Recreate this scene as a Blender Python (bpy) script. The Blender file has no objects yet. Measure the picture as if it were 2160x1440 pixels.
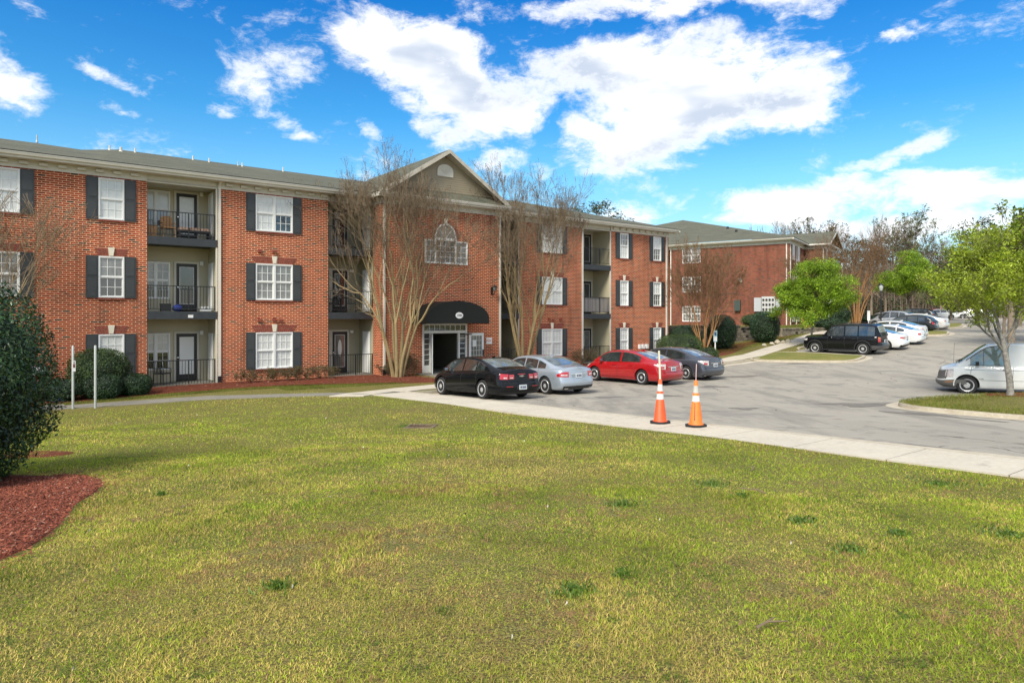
import bpy, math, random
import numpy as np
from mathutils import Vector, Matrix

# ------------------------------------------------------------------ camera, sky, sun, exposure
sc = bpy.context.scene
R = math.radians
cam_d = bpy.data.cameras.new("camera"); cam = bpy.data.objects.new("camera", cam_d)
sc.collection.objects.link(cam); sc.camera = cam
cam.location = (0, 0, 2.76); cam.rotation_euler = (R(90), 0, 0)
cam_d.sensor_width = 36; cam_d.lens = 24.0
cam_d.shift_y = -(720 - 671) / 2160
cam_d.clip_start = 0.1; cam_d.clip_end = 6000
EXPOSURE = 0.90
SUN_DIR = Vector((-.34, -.66, .74)).normalized()      # towards the veiled sun
SUN_EL = math.asin(SUN_DIR.z); SUN_AZ = math.atan2(SUN_DIR.x, SUN_DIR.y)
sd = bpy.data.lights.new("sun", 'SUN'); sd.energy = 2.9; sd.angle = R(22); sd.color = (1, .93, .80)
so = bpy.data.objects.new("sun", sd); sc.collection.objects.link(so)
so.rotation_euler = SUN_DIR.to_track_quat('Z', 'Y').to_euler()
sc.view_settings.view_transform = 'Standard'; sc.view_settings.look = 'None'
sc.view_settings.exposure = EXPOSURE; sc.view_settings.gamma = 1
sc.cycles.max_bounces = 6; sc.cycles.transparent_max_bounces = 12
try: sc.cycles.use_denoising = True
except Exception: pass

world = bpy.data.worlds.new("World"); sc.world = world; world.use_nodes = True
def build_sky():
    nt = world.node_tree; nt.nodes.clear()
    N = nt.nodes.new; L = nt.links.new
    out = N('ShaderNodeOutputWorld'); bg = N('ShaderNodeBackground'); bg.inputs[1].default_value = 0.105
    L(bg.outputs[0], out.inputs[0])
    sky = N('ShaderNodeTexSky'); sky.sky_type = 'NISHITA'; sky.sun_disc = False
    sky.sun_elevation = SUN_EL; sky.sun_rotation = SUN_AZ; sky.air_density = 1.0; sky.dust_density = .6; sky.ozone_density = 2.2
    tc = N('ShaderNodeTexCoord'); sep = N('ShaderNodeSeparateXYZ'); L(tc.outputs['Generated'], sep.inputs[0])
    def M(op, a, b=None, c=None):
        n = N('ShaderNodeMath'); n.operation = op
        for i, v in enumerate((a, b, c)):
            if v is None: continue
            if isinstance(v, (int, float)): n.inputs[i].default_value = v
            else: L(v, n.inputs[i])
        return n.outputs[0]
    az = M('ARCTAN2', sep.outputs[0], sep.outputs[1]); el = M('ARCSINE', sep.outputs[2])
    def noise(scale, det, rough, sx=1., sy=1., off=0., dist=0.):
        c = N('ShaderNodeCombineXYZ'); L(M('MULTIPLY', az, sx), c.inputs[0]); L(M('MULTIPLY', el, sy), c.inputs[1]); c.inputs[2].default_value = off
        n = N('ShaderNodeTexNoise'); n.inputs['Scale'].default_value = scale; n.inputs['Detail'].default_value = det
        n.inputs['Roughness'].default_value = rough; n.inputs['Distortion'].default_value = dist; L(c.outputs[0], n.inputs['Vector'])
        return n
    wn = noise(9, 5, .6, 1, 1.5, 3.1); wsep = N('ShaderNodeSeparateColor'); L(wn.outputs['Color'], wsep.inputs[0])
    az2 = M('ADD', az, M('MULTIPLY', M('SUBTRACT', wsep.outputs[0], .5), .085))
    el2 = M('ADD', el, M('MULTIPLY', M('SUBTRACT', wsep.outputs[1], .5), .055))
    # cloud banks: (azimuth, elevation, half widths, tilt, strength), degrees, ahead of the camera
    banks = [(-7.5,20.6,7.4,3.1,-14,1.6), (-3.2,18.0,6.2,3.2,-22,1.7), (-6.5,16.2,3.6,1.3,-28,.95), (1.8,18.8,3.2,2.4,0,1.0), (10,20.2,7.8,2.6,6,1.45), (14,17.4,9.2,3.7,-4,1.65), (11.5,14.6,7.4,2.5,10,1.4),
             (20.5,18.6,6.0,2.4,-16,1.15), (21.5,15.6,4.0,1.5,5,1.05), (6.5,15.0,3.0,1.6,-25,.9), (13,12.6,3.6,.9,0,.7), (11.5,24.2,11,1.0,2,.95), (22,23.6,4.5,1.2,-10,.95), (-36.8,15.4,2.8,1.5,-20,1.1), (-40,16.6,3.4,2.3,0,1.0), (-36,24.4,3.2,.7,0,.85),
             (-20.5,18.6,2.6,2.5,-55,.62), (-17.5,19.6,2.8,1.3,-10,.62), (-18.2,14.9,3.0,.55,-22,.55), (-23,15.6,1.3,.8,0,.45), (24.5,9.2,8.5,1.5,1,1.15), (32,8.8,7,1.5,0,1.05), (29.2,11.6,3.6,.75,16,.95), (21,7.6,5,.9,-3,.8), (31,6.5,10,1.8,0,.9),
             (-1.2,12.6,2.2,1.0,15,.62), (2.2,12.2,1.3,.7,0,.5), (10,8.4,4,.9,0,.42), (-30.5,16.9,2.2,.5,-10,.5), (-30,14.6,1.2,.4,0,.4), (29.5,19.8,.9,.4,0,.6), (-11.5,15.2,1.2,.7,-30,.6)]
    acc = None
    for (a, e, ra, re, tilt, st) in banks:
        dx = M('SUBTRACT', az2, R(a)); dy = M('SUBTRACT', el2, R(e))
        ct, stt = math.cos(R(tilt)), math.sin(R(tilt))
        px = M('MULTIPLY', M('ADD', M('MULTIPLY', dx, ct), M('MULTIPLY', dy, stt)), 1 / R(ra))
        py = M('MULTIPLY', M('SUBTRACT', M('MULTIPLY', dy, ct), M('MULTIPLY', dx, stt)), 1 / R(re))
        r2 = M('ADD', M('MULTIPLY', px, px), M('MULTIPLY', py, py))
        g = M('MULTIPLY', M('MAXIMUM', M('SUBTRACT', 1.25, r2), -1.0), st)
        acc = g if acc is None else M('SMOOTH_MAX' if False else 'MAXIMUM', acc, g)
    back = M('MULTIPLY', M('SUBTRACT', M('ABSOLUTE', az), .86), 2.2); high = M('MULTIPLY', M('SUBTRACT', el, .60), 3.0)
    acc = M('MAXIMUM', acc, M('MINIMUM', M('MAXIMUM', back, high), .75))  # unseen cloud cover behind and overhead, added to whiten the ambient light
    fb = noise(8.5, 12, .64, 1, 1.9, 0, .35)
    fb2 = noise(48, 7, .68, 1, 1.7, 5, .6)
    dens = M('ADD', M('MULTIPLY', acc, .44), M('ADD', M('MULTIPLY', M('SUBTRACT', fb.outputs[0], .5), 2.3), M('MULTIPLY', M('SUBTRACT', fb2.outputs[0], .5), .75)))
    mr = N('ShaderNodeMapRange'); mr.interpolation_type = 'SMOOTHSTEP'; L(dens, mr.inputs[0])
    mr.inputs[1].default_value = -.10; mr.inputs[2].default_value = .62
    mask = M('MULTIPLY', M('POWER', mr.outputs[0], 1.1), .98)
    # cloud tone: bright rims, softly greyer thick parts
    tone = noise(6.5, 3, .45, 1, 2.6, 9.4)
    th = N('ShaderNodeMapRange'); L(dens, th.inputs[0]); th.inputs[1].default_value = .30; th.inputs[2].default_value = .85
    tr_ = N('ShaderNodeMapRange'); tr_.interpolation_type = 'SMOOTHSTEP'; L(tone.outputs[0], tr_.inputs[0]); tr_.inputs[1].default_value = .40; tr_.inputs[2].default_value = .62
    gr = M('MULTIPLY', th.outputs[0], tr_.outputs[0]); gr2 = N('ShaderNodeClamp'); L(gr, gr2.inputs[0])
    cm = N('ShaderNodeMix'); cm.data_type = 'RGBA'; L(gr2.outputs[0], cm.inputs[0])
    cm.inputs[6].default_value = (6.3, 6.3, 6.25, 1); cm.inputs[7].default_value = (3.4, 3.85, 4.6, 1)
    # tint of the sky: deeper blue aloft, paler at the horizon
    hs = N('ShaderNodeMapRange'); L(el, hs.inputs[0]); hs.inputs[1].default_value = 0; hs.inputs[2].default_value = R(26)
    rp = N('ShaderNodeValToRGB'); L(hs.outputs[0], rp.inputs[0]); e = rp.color_ramp.elements
    e[0].position = .08; e[0].color = (.84,.84,.84,1); e[1].position = .95; e[1].color = (.06,.55,1.,1)
    for ps, c in ((.42, (.50,.90,1.0)), (.62, (.22,.74,1.0))): k = e.new(ps); k.color = (*c, 1)
    mul = N('ShaderNodeMix'); mul.data_type = 'RGBA'; mul.blend_type = 'MULTIPLY'; mul.inputs[0].default_value = 1
    L(sky.outputs[0], mul.inputs[6]); L(rp.outputs[0], mul.inputs[7])
    fin = N('ShaderNodeMix'); fin.data_type = 'RGBA'; L(mask, fin.inputs[0]); L(mul.outputs[2], fin.inputs[6]); L(cm.outputs[2], fin.inputs[7])
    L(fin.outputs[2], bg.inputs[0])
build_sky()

# ------------------------------------------------------------------ helpers
rnd = random.Random(7)
AL = math.atan2(.6012, .7991)
DU = Vector((.7991, .6012, 0)); DV = Vector((.6012, -.7991, 0))
def uv2w(u, v, z=0.): return Vector((u*.7991 + v*.6012, u*.6012 - v*.7991, z))
def w2uv(x, y): return x*.7991 + y*.6012, x*.6012 - y*.7991
def interp(t, pts):
    return float(np.interp(t, [p[0] for p in pts], [p[1] for p in pts]))
def sstep(a, b, x):
    t = np.clip((x - a) / (b - a), 0, 1); return t*t*(3 - 2*t)

class MB:
    def __init__(s): s.v = []; s.f = []; s.mi = []; s.m = 0; s.c = []
    def vert(s, p): s.v.append(tuple(p)); return len(s.v) - 1
    def face(s, idx): s.f.append(tuple(idx)); s.mi.append(s.m)
    def poly(s, pts):
        i = len(s.v); s.v += [tuple(p) for p in pts]; s.face(range(i, i + len(pts)))
    def box(s, x0, y0, z0, x1, y1, z1):
        i = len(s.v)
        s.v += [(x0,y0,z0),(x1,y0,z0),(x1,y1,z0),(x0,y1,z0),(x0,y0,z1),(x1,y0,z1),(x1,y1,z1),(x0,y1,z1)]
        for q in ((0,3,2,1),(4,5,6,7),(0,1,5,4),(1,2,6,5),(2,3,7,6),(3,0,4,7)): s.face([i + k for k in q])
    def prism(s, pts, axis, a, b):
        """closed outline pts (2D) extruded along axis ('x','y','z') from a to b"""
        def P(p, t): return {'x': (t, p[0], p[1]), 'y': (p[0], t, p[1]), 'z': (p[0], p[1], t)}[axis]
        n = len(pts); i = len(s.v)
        s.v += [P(p, a) for p in pts] + [P(p, b) for p in pts]
        s.face([i + k for k in range(n)][::-1]); s.face([i + n + k for k in range(n)])
        for k in range(n): s.face((i + k, i + (k + 1) % n, i + n + (k + 1) % n, i + n + k))
    def tube(s, pts, rad, n=6, cap=True):
        pts = [Vector(p) for p in pts]
        if not hasattr(rad, '__len__'): rad = [rad]*len(pts)
        i0 = len(s.v); a = None
        for k, p in enumerate(pts):
            d = (pts[min(k+1, len(pts)-1)] - pts[max(k-1, 0)])
            if d.length < 1e-9: d = Vector((0, 0, 1))
            d.normalize()
            if a is None: a = d.orthogonal().normalized()
            else:
                a = a - d*a.dot(d)
                a = a.normalized() if a.length > 1e-6 else d.orthogonal().normalized()
            b = d.cross(a)
            for j in range(n):
                t = 2*math.pi*j/n; q = p + (a*math.cos(t) + b*math.sin(t))*rad[k]; s.v.append((q.x, q.y, q.z))
        for k in range(len(pts) - 1):
            for j in range(n):
                s.face((i0+k*n+j, i0+k*n+(j+1)%n, i0+(k+1)*n+(j+1)%n, i0+(k+1)*n+j))
        if cap:
            s.face([i0 + j for j in range(n)][::-1]); s.face([i0 + (len(pts)-1)*n + j for j in range(n)])
    def lathe(s, prof, n=24, c=(0,0,0), axis='z', seg=None):
        i0 = len(s.v)
        for (r, h) in prof:
            for j in range(n):
                t = 2*math.pi*j/n; x, y = r*math.cos(t), r*math.sin(t)
                p = (x, y, h) if axis == 'z' else (x, h, y)
                s.v.append((p[0]+c[0], p[1]+c[1], p[2]+c[2]))
        for k in range(len(prof) - 1):
            for j in range(n): s.face((i0+k*n+j, i0+k*n+(j+1)%n, i0+(k+1)*n+(j+1)%n, i0+(k+1)*n+j))
        s.face([i0 + j for j in range(n)][::-1]); s.face([i0 + (len(prof)-1)*n + j for j in range(n)])
    def grid(s, P, nu, nv, close=False):
        i0 = len(s.v)
        for a in range(nu):
            for b in range(nv): s.v.append(tuple(P(a, b)))
        for a in range(nu - 1):
            for b in range(nv - 1): s.face((i0+a*nv+b, i0+(a+1)*nv+b, i0+(a+1)*nv+b+1, i0+a*nv+b+1))
    def build(s, name, mats, parent=None, smooth=False, angle=35):
        me = bpy.data.meshes.new(name); me.from_pydata(s.v, [], s.f)
        if not isinstance(mats, (list, tuple)): mats = [mats]
        for m in mats: me.materials.append(m)
        if any(s.mi): me.polygons.foreach_set('material_index', s.mi)
        if smooth:
            me.polygons.foreach_set('use_smooth', [True]*len(s.f))
            try: me.set_sharp_from_angle(angle=R(angle))
            except Exception: pass
        me.update()
        o = bpy.data.objects.new(name, me); sc.collection.objects.link(o)
        if parent is not None: o.parent = parent
        return o
def np_mesh(name, V, F, mat, parent=None, col=None, smooth=False):
    """V (n,3), F (m,k) arrays"""
    V = np.asarray(V, np.float32); F = np.asarray(F, np.int32); m, k = F.shape
    me = bpy.data.meshes.new(name); me.vertices.add(len(V)); me.vertices.foreach_set('co', V.ravel())
    me.loops.add(m*k); me.loops.foreach_set('vertex_index', F.ravel())
    me.polygons.add(m); me.polygons.foreach_set('loop_start', np.arange(m, dtype=np.int32)*k)
    if smooth: me.polygons.foreach_set('use_smooth', np.ones(m, bool))
    me.update(calc_edges=True); me.validate()
    if col is not None:
        at = me.color_attributes.new('tint', 'FLOAT_COLOR', 'POINT')
        c = np.ones((len(V), 4), np.float32); c[:, :3] = col; at.data.foreach_set('color', c.ravel())
    me.materials.append(mat)
    o = bpy.data.objects.new(name, me); sc.collection.objects.link(o)
    if parent is not None: o.parent = parent
    return o
def tag(o, label=None, cat=None, group=None, kind=None):
    if label: o['label'] = label
    if cat: o['category'] = cat
    if group: o['group'] = group
    if kind: o['kind'] = kind
    return o
def thing(name, label, cat, loc=(0,0,0), rz=0., group=None):
    o = bpy.data.objects.new(name, None); sc.collection.objects.link(o); o.location = loc; o.rotation_euler = (0, 0, rz)
    o.empty_display_size = .3
    return tag(o, label, cat, group)
def dup(root, loc, rz, label=None, group=None, scale=None):
    def cp(o, par):
        c = o.copy(); sc.collection.objects.link(c); c.parent = par
        for ch in list(o.children): cp(ch, c)
        return c
    r = cp(root, None); r.location = loc; r.rotation_euler = (0, 0, rz)
    if scale: r.scale = scale
    if label: r['label'] = label
    if group: r['group'] = group
    return r

# ------------------------------------------------------------------ materials
MATS = {}
def mat(name, col=(.5,.5,.5), rough=.6, metal=0., spec=.5, coat=0., nscale=0, namt=0., bump=0., bscale=40, detail=4, coords='Object', col2=None, emit=None, trans=None):
    m = bpy.data.materials.new(name); m.use_nodes = True; nt = m.node_tree; b = nt.nodes['Principled BSDF']
    b.inputs['Base Color'].default_value = (*col, 1); b.inputs['Roughness'].default_value = rough
    b.inputs['Metallic'].default_value = metal; b.inputs['Specular IOR Level'].default_value = spec
    b.inputs['Coat Weight'].default_value = coat; b.inputs['Coat Roughness'].default_value = .04
    N = nt.nodes.new; L = nt.links.new
    tc = N('ShaderNodeTexCoord')
    if nscale:
        n = N('ShaderNodeTexNoise'); n.inputs['Scale'].default_value = nscale; n.inputs['Detail'].default_value = detail; n.inputs['Roughness'].default_value = .65
        L(tc.outputs[coords], n.inputs['Vector'])
        mr = N('ShaderNodeMapRange'); L(n.outputs[0], mr.inputs[0]); mr.inputs[1].default_value = .3; mr.inputs[2].default_value = .7
        mx = N('ShaderNodeMix'); mx.data_type = 'RGBA'; L(mr.outputs[0], mx.inputs[0])
        c2 = col2 if col2 else tuple(c*(1 + namt) for c in col); c1 = col if col2 else tuple(c*(1 - namt) for c in col)
        mx.inputs[6].default_value = (*c1, 1); mx.inputs[7].default_value = (*c2, 1); L(mx.outputs[2], b.inputs['Base Color'])
    if bump:
        n2 = N('ShaderNodeTexNoise'); n2.inputs['Scale'].default_value = bscale; n2.inputs['Detail'].default_value = 5; L(tc.outputs[coords], n2.inputs['Vector'])
        bp = N('ShaderNodeBump'); bp.inputs['Strength'].default_value = bump; bp.inputs['Distance'].default_value = .02; L(n2.outputs[0], bp.inputs['Height']); L(bp.outputs[0], b.inputs['Normal'])
    if emit: b.inputs['Emission Color'].default_value = (*emit[0], 1); b.inputs['Emission Strength'].default_value = emit[1]
    MATS[name] = m; return m

def brick_mat(name, reds, mortar, bw=.262, rh=.083, ms=.013, dark=.06, scale=1.):
    m = bpy.data.materials.new(name); m.use_nodes = True; nt = m.node_tree; b = nt.nodes['Principled BSDF']; N = nt.nodes.new; L = nt.links.new
    b.inputs['Roughness'].default_value = .85; b.inputs['Specular IOR Level'].default_value = .2
    tc = N('ShaderNodeTexCoord'); s = N('ShaderNodeSeparateXYZ'); L(tc.outputs['Object'], s.inputs[0])
    ad = N('ShaderNodeMath'); ad.operation = 'ADD'; L(s.outputs[0], ad.inputs[0]); L(s.outputs[1], ad.inputs[1])
    c = N('ShaderNodeCombineXYZ'); L(ad.outputs[0], c.inputs[0]); L(s.outputs[2], c.inputs[1])
    br = N('ShaderNodeTexBrick'); L(c.outputs[0], br.inputs['Vector']); br.inputs['Scale'].default_value = scale
    br.inputs['Color1'].default_value = (0,0,0,1); br.inputs['Color2'].default_value = (1,1,1,1); br.inputs['Mortar'].default_value = (.5,.5,.5,1)
    br.inputs['Mortar Size'].default_value = ms; br.inputs['Mortar Smooth'].default_value = .25; br.inputs['Brick Width'].default_value = bw; br.inputs['Row Height'].default_value = rh
    br.offset = .5
    cr = N('ShaderNodeValToRGB'); L(br.outputs['Color'], cr.inputs[0]); cr.color_ramp.interpolation = 'CONSTANT'
    stops = [(0, (.035,.03,.03))] + [(dark + (1 - dark)*i/len(reds), r) for i, r in enumerate(reds)]
    e = cr.color_ramp.elements; e[0].position = 0; e[0].color = (*stops[0][1], 1); e[1].position = stops[1][0]; e[1].color = (*stops[1][1], 1)
    for p, r in stops[2:]:
        k = e.new(p); k.color = (*r, 1)
    nz = N('ShaderNodeTexNoise'); nz.inputs['Scale'].default_value = .45; nz.inputs['Detail'].default_value = 6; nz.inputs['Roughness'].default_value = .7; L(tc.outputs['Object'], nz.inputs['Vector'])
    mr = N('ShaderNodeMapRange'); L(nz.outputs[0], mr.inputs[0]); mr.inputs[1].default_value = .3; mr.inputs[2].default_value = .7; mr.inputs[3].default_value = .78; mr.inputs[4].default_value = 1.16
    mx = N('ShaderNodeMix'); mx.data_type = 'RGBA'; L(br.outputs['Fac'], mx.inputs[0]); L(cr.outputs[0], mx.inputs[6]); mx.inputs[7].default_value = (*mortar, 1)
    mp = N('ShaderNodeMapping'); mp.inputs['Scale'].default_value = (2.6, 2.6, .22); L(tc.outputs['Object'], mp.inputs[0]); ns = N('ShaderNodeTexNoise'); ns.inputs['Scale'].default_value = 1; ns.inputs['Detail'].default_value = 5; L(mp.outputs[0], ns.inputs['Vector'])
    ms_ = N('ShaderNodeMapRange'); L(ns.outputs[0], ms_.inputs[0]); ms_.inputs[1].default_value = .5; ms_.inputs[2].default_value = .72; ms_.inputs[3].default_value = 1.05; ms_.inputs[4].default_value = .74
    mm = N('ShaderNodeMath'); mm.operation = 'MULTIPLY'; L(mr.outputs[0], mm.inputs[0]); L(ms_.outputs[0], mm.inputs[1])
    ml = N('ShaderNodeMix'); ml.data_type = 'RGBA'; ml.blend_type = 'MULTIPLY'; ml.inputs[0].default_value = 1; L(mx.outputs[2], ml.inputs[6]); L(mm.outputs[0], ml.inputs[7])
    L(ml.outputs[2], b.inputs['Base Color'])
    inv = N('ShaderNodeMath'); inv.operation = 'SUBTRACT'; inv.inputs[0].default_value = 1; L(br.outputs['Fac'], inv.inputs[1])
    n3 = N('ShaderNodeTexNoise'); n3.inputs['Scale'].default_value = 60; L(tc.outputs['Object'], n3.inputs['Vector'])
    a2 = N('ShaderNodeMath'); a2.operation = 'MULTIPLY_ADD'; L(n3.outputs[0], a2.inputs[0]); a2.inputs[1].default_value = .4; L(inv.outputs[0], a2.inputs[2])
    bp = N('ShaderNodeBump'); bp.inputs['Strength'].default_value = .6; bp.inputs['Distance'].default_value = .008; L(a2.outputs[0], bp.inputs['Height']); L(bp.outputs[0], b.inputs['Normal'])
    MATS[name] = m; return m
def leaf_mat(name, cols, trans=.35, rough=.5, attr=True):
    """foliage: colour varies leaf by leaf (random per island) between cols"""
    m = bpy.data.materials.new(name); m.use_nodes = True; nt = m.node_tree; N = nt.nodes.new; L = nt.links.new
    b = nt.nodes['Principled BSDF']; out = nt.nodes['Material Output']
    g = N('ShaderNodeNewGeometry'); cr = N('ShaderNodeValToRGB'); L(g.outputs['Random Per Island'], cr.inputs[0])
    e = cr.color_ramp.elements; e[0].color = (*cols[0], 1); e[1].color = (*cols[-1], 1)
    for i, c in enumerate(cols[1:-1]): k = e.new((i + 1)/(len(cols) - 1)); k.color = (*c, 1)
    tc = N('ShaderNodeTexCoord'); nz = N('ShaderNodeTexNoise'); nz.inputs['Scale'].default_value = 1.6; nz.inputs['Detail'].default_value = 3; L(tc.outputs['Object'], nz.inputs['Vector'])
    mr = N('ShaderNodeMapRange'); L(nz.outputs[0], mr.inputs[0]); mr.inputs[1].default_value = .36; mr.inputs[2].default_value = .64; mr.inputs[3].default_value = .52; mr.inputs[4].default_value = 1.35  # clump-sized noise lightens and darkens leaves, shading put into their colour
    ml = N('ShaderNodeMix'); ml.data_type = 'RGBA'; ml.blend_type = 'MULTIPLY'; ml.inputs[0].default_value = 1; L(cr.outputs[0], ml.inputs[6]); L(mr.outputs[0], ml.inputs[7])
    L(ml.outputs[2], b.inputs['Base Color']); b.inputs['Roughness'].default_value = rough; b.inputs['Specular IOR Level'].default_value = .4
    tr = N('ShaderNodeBsdfTranslucent'); L(ml.outputs[2], tr.inputs[0]); mx = N('ShaderNodeMixShader'); mx.inputs[0].default_value = trans
    L(b.outputs[0], mx.inputs[1]); L(tr.outputs[0], mx.inputs[2]); L(mx.outputs[0], out.inputs[0])
    MATS[name] = m; return m
def tint_mat(name, scale_noise=.35, lo=.8, hi=1.2, rough=.7, trans=.3):
    """colour from the 'tint' vertex attribute times a patchy noise in world space"""
    m = bpy.data.materials.new(name); m.use_nodes = True; nt = m.node_tree; N = nt.nodes.new; L = nt.links.new
    b = nt.nodes['Principled BSDF']; out = nt.nodes['Material Output']; at = N('ShaderNodeAttribute'); at.attribute_name = 'tint'
    g = N('ShaderNodeNewGeometry'); nz = N('ShaderNodeTexNoise'); nz.inputs['Scale'].default_value = scale_noise; nz.inputs['Detail'].default_value = 5; L(g.outputs['Position'], nz.inputs['Vector'])
    mr = N('ShaderNodeMapRange'); L(nz.outputs[0], mr.inputs[0]); mr.inputs[1].default_value = .35; mr.inputs[2].default_value = .65; mr.inputs[3].default_value = lo; mr.inputs[4].default_value = hi
    ml = N('ShaderNodeMix'); ml.data_type = 'RGBA'; ml.blend_type = 'MULTIPLY'; ml.inputs[0].default_value = 1; L(at.outputs['Color'], ml.inputs[6]); L(mr.outputs[0], ml.inputs[7])
    L(ml.outputs[2], b.inputs['Base Color']); b.inputs['Roughness'].default_value = rough; b.inputs['Specular IOR Level'].default_value = .25
    if trans:
        tr = N('ShaderNodeBsdfTranslucent'); L(ml.outputs[2], tr.inputs[0]); mx = N('ShaderNodeMixShader'); mx.inputs[0].default_value = trans
        L(b.outputs[0], mx.inputs[1]); L(tr.outputs[0], mx.inputs[2]); L(mx.outputs[0], out.inputs[0])
    MATS[name] = m; return m

def ground_mat(name, layers, rough=.9, bump=.3, bscale=30):
    """base colour built from (noise scale, lo, hi, colour) layers over the first colour, world coordinates"""
    m = bpy.data.materials.new(name); m.use_nodes = True; nt = m.node_tree; N = nt.nodes.new; L = nt.links.new; b = nt.nodes['Principled BSDF']
    g = N('ShaderNodeNewGeometry'); cur = None
    b.inputs['Roughness'].default_value = rough; b.inputs['Specular IOR Level'].default_value = .2
    rgb = N('ShaderNodeRGB'); rgb.outputs[0].default_value = (*layers[0], 1); cur = rgb.outputs[0]
    for i, (s, lo, hi, c) in enumerate(layers[1:]):
        mp = N('ShaderNodeMapping'); mp.inputs['Location'].default_value = (i*13.7, i*5.1, i*3.3); L(g.outputs['Position'], mp.inputs[0])
        if isinstance(s, tuple): mp.inputs['Scale'].default_value = s; sv = 1.
        else: sv = s
        n = N('ShaderNodeTexNoise'); n.inputs['Scale'].default_value = sv; n.inputs['Detail'].default_value = 7; n.inputs['Roughness'].default_value = .65; L(mp.outputs[0], n.inputs['Vector'])
        mr = N('ShaderNodeMapRange'); L(n.outputs[0], mr.inputs[0]); mr.inputs[1].default_value = lo; mr.inputs[2].default_value = hi
        mx = N('ShaderNodeMix'); mx.data_type = 'RGBA'; L(mr.outputs[0], mx.inputs[0]); L(cur, mx.inputs[6]); mx.inputs[7].default_value = (*c, 1); cur = mx.outputs[2]
    L(cur, b.inputs['Base Color'])
    n = N('ShaderNodeTexNoise'); n.inputs['Scale'].default_value = bscale; n.inputs['Detail'].default_value = 6; L(g.outputs['Position'], n.inputs['Vector'])
    bp = N('ShaderNodeBump'); bp.inputs['Strength'].default_value = bump; bp.inputs['Distance'].default_value = .02; L(n.outputs[0], bp.inputs['Height']); L(bp.outputs[0], b.inputs['Normal'])
    MATS[name] = m; return m

M_BRICK = brick_mat('red_brick', [(.26,.033,.012),(.32,.044,.015),(.21,.028,.012),(.34,.056,.018),(.29,.037,.013),(.17,.026,.014),(.33,.046,.015)], (.66,.36,.21), ms=.015, dark=.045)
M_BRICK2 = brick_mat('red_brick_worn', [(.18,.040,.022),(.145,.034,.020),(.21,.050,.026),(.12,.030,.020)], (.30,.18,.12), dark=.05, ms=.011)
M_TRIM = mat('cream_trim_paint', (.58,.55,.46), .5, nscale=1.2, namt=.10)
M_WHITE = mat('white_vinyl', (.76,.76,.73), .35)
M_SHUT = mat('charcoal_shutter_paint', (.045,.049,.050), .5, nscale=3, namt=.12)
M_ROOF = ground_mat('green_grey_shingles', [(.105,.108,.078), (2.2,.35,.65,(.135,.135,.10)), ((.5,.5,14),.4,.6,(.075,.078,.058)), (9,.5,.75,(.17,.16,.12))], .95, .5, 25)
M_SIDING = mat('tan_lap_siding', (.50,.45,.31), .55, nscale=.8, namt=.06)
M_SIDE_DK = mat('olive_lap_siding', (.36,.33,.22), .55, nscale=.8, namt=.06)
M_SLAB = mat('dark_grey_deck_paint', (.032,.037,.042), .6, nscale=2, namt=.25)
M_BLACK = mat('black_metal_rail', (.012,.012,.013), .4)
M_BLIND = mat('white_blind_behind_glass', (.62,.63,.60), .12, spec=.6, nscale=5, namt=.08, coat=.6)
M_GLASSD = mat('dark_window_glass', (.030,.034,.036), .04, spec=1.0, coat=1.0, nscale=1.4, namt=.6)
M_GLASSM = mat('grey_curtained_glass', (.16,.165,.155), .06, spec=.9, coat=1.0, nscale=2.5, namt=.45)
M_CONC = ground_mat('pale_concrete', [(.50,.45,.36), (.9,.35,.65,(.43,.385,.31)), (14,.45,.75,(.56,.51,.42)), (2.2,.60,.72,(.33,.30,.25))], .85, .15, 60)
M_PATH = ground_mat('weathered_path_concrete', [(.19,.18,.15), (.8,.35,.65,(.235,.22,.185)), (9,.5,.7,(.15,.14,.12))], .9, .2, 40)
M_ASPH = ground_mat('worn_asphalt', [(.29,.265,.22), (.25,.35,.6,(.35,.32,.265)), ((.9,.12,1),.50,.64,(.19,.175,.15)), (1.3,.56,.68,(.16,.148,.13)), (.45,.56,.62,(.22,.205,.18)), (45,.45,.7,(.35,.325,.28)), (160,.5,.75,(.19,.175,.15))], .9, .5, 90)
M_KERB = ground_mat('kerb_concrete', [(.46,.41,.32), (2.5,.4,.6,(.38,.33,.25)), (12,.5,.7,(.52,.47,.38))], .85, .2, 50)
M_BARK = mat('smooth_tan_bark', (.33,.245,.11), .6, nscale=5, col2=(.21,.155,.08), bump=.3, bscale=18)
M_BARKG = mat('golden_bark', (.42,.22,.085), .6, nscale=5, col2=(.26,.13,.05), bump=.3, bscale=18)
M_TWIG = mat('brown_twigs', (.20,.145,.085), .8, nscale=4, namt=.3)
M_TWIGG = mat('rusty_twigs', (.20,.11,.05), .8, nscale=4, namt=.3)
M_BIRCH = mat('mottled_grey_bark', (.34,.32,.28), .75, nscale=9, col2=(.10,.092,.08), bump=.5, bscale=20)
M_GREYB = mat('grey_bark', (.20,.155,.11), .85, nscale=5, namt=.3)
M_RUBBER = mat('black_rubber', (.016,.016,.016), .75)
M_CHROME = mat('chrome', (.75,.75,.76), .12, metal=1)
M_ALLOY = mat('silver_alloy', (.52,.52,.52), .3, metal=.35)
M_DARKP = mat('dark_plastic', (.02,.02,.021), .5)
M_GALV = mat('galvanised_post', (.44,.46,.43), .5, metal=.3, nscale=6, namt=.15)

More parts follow.
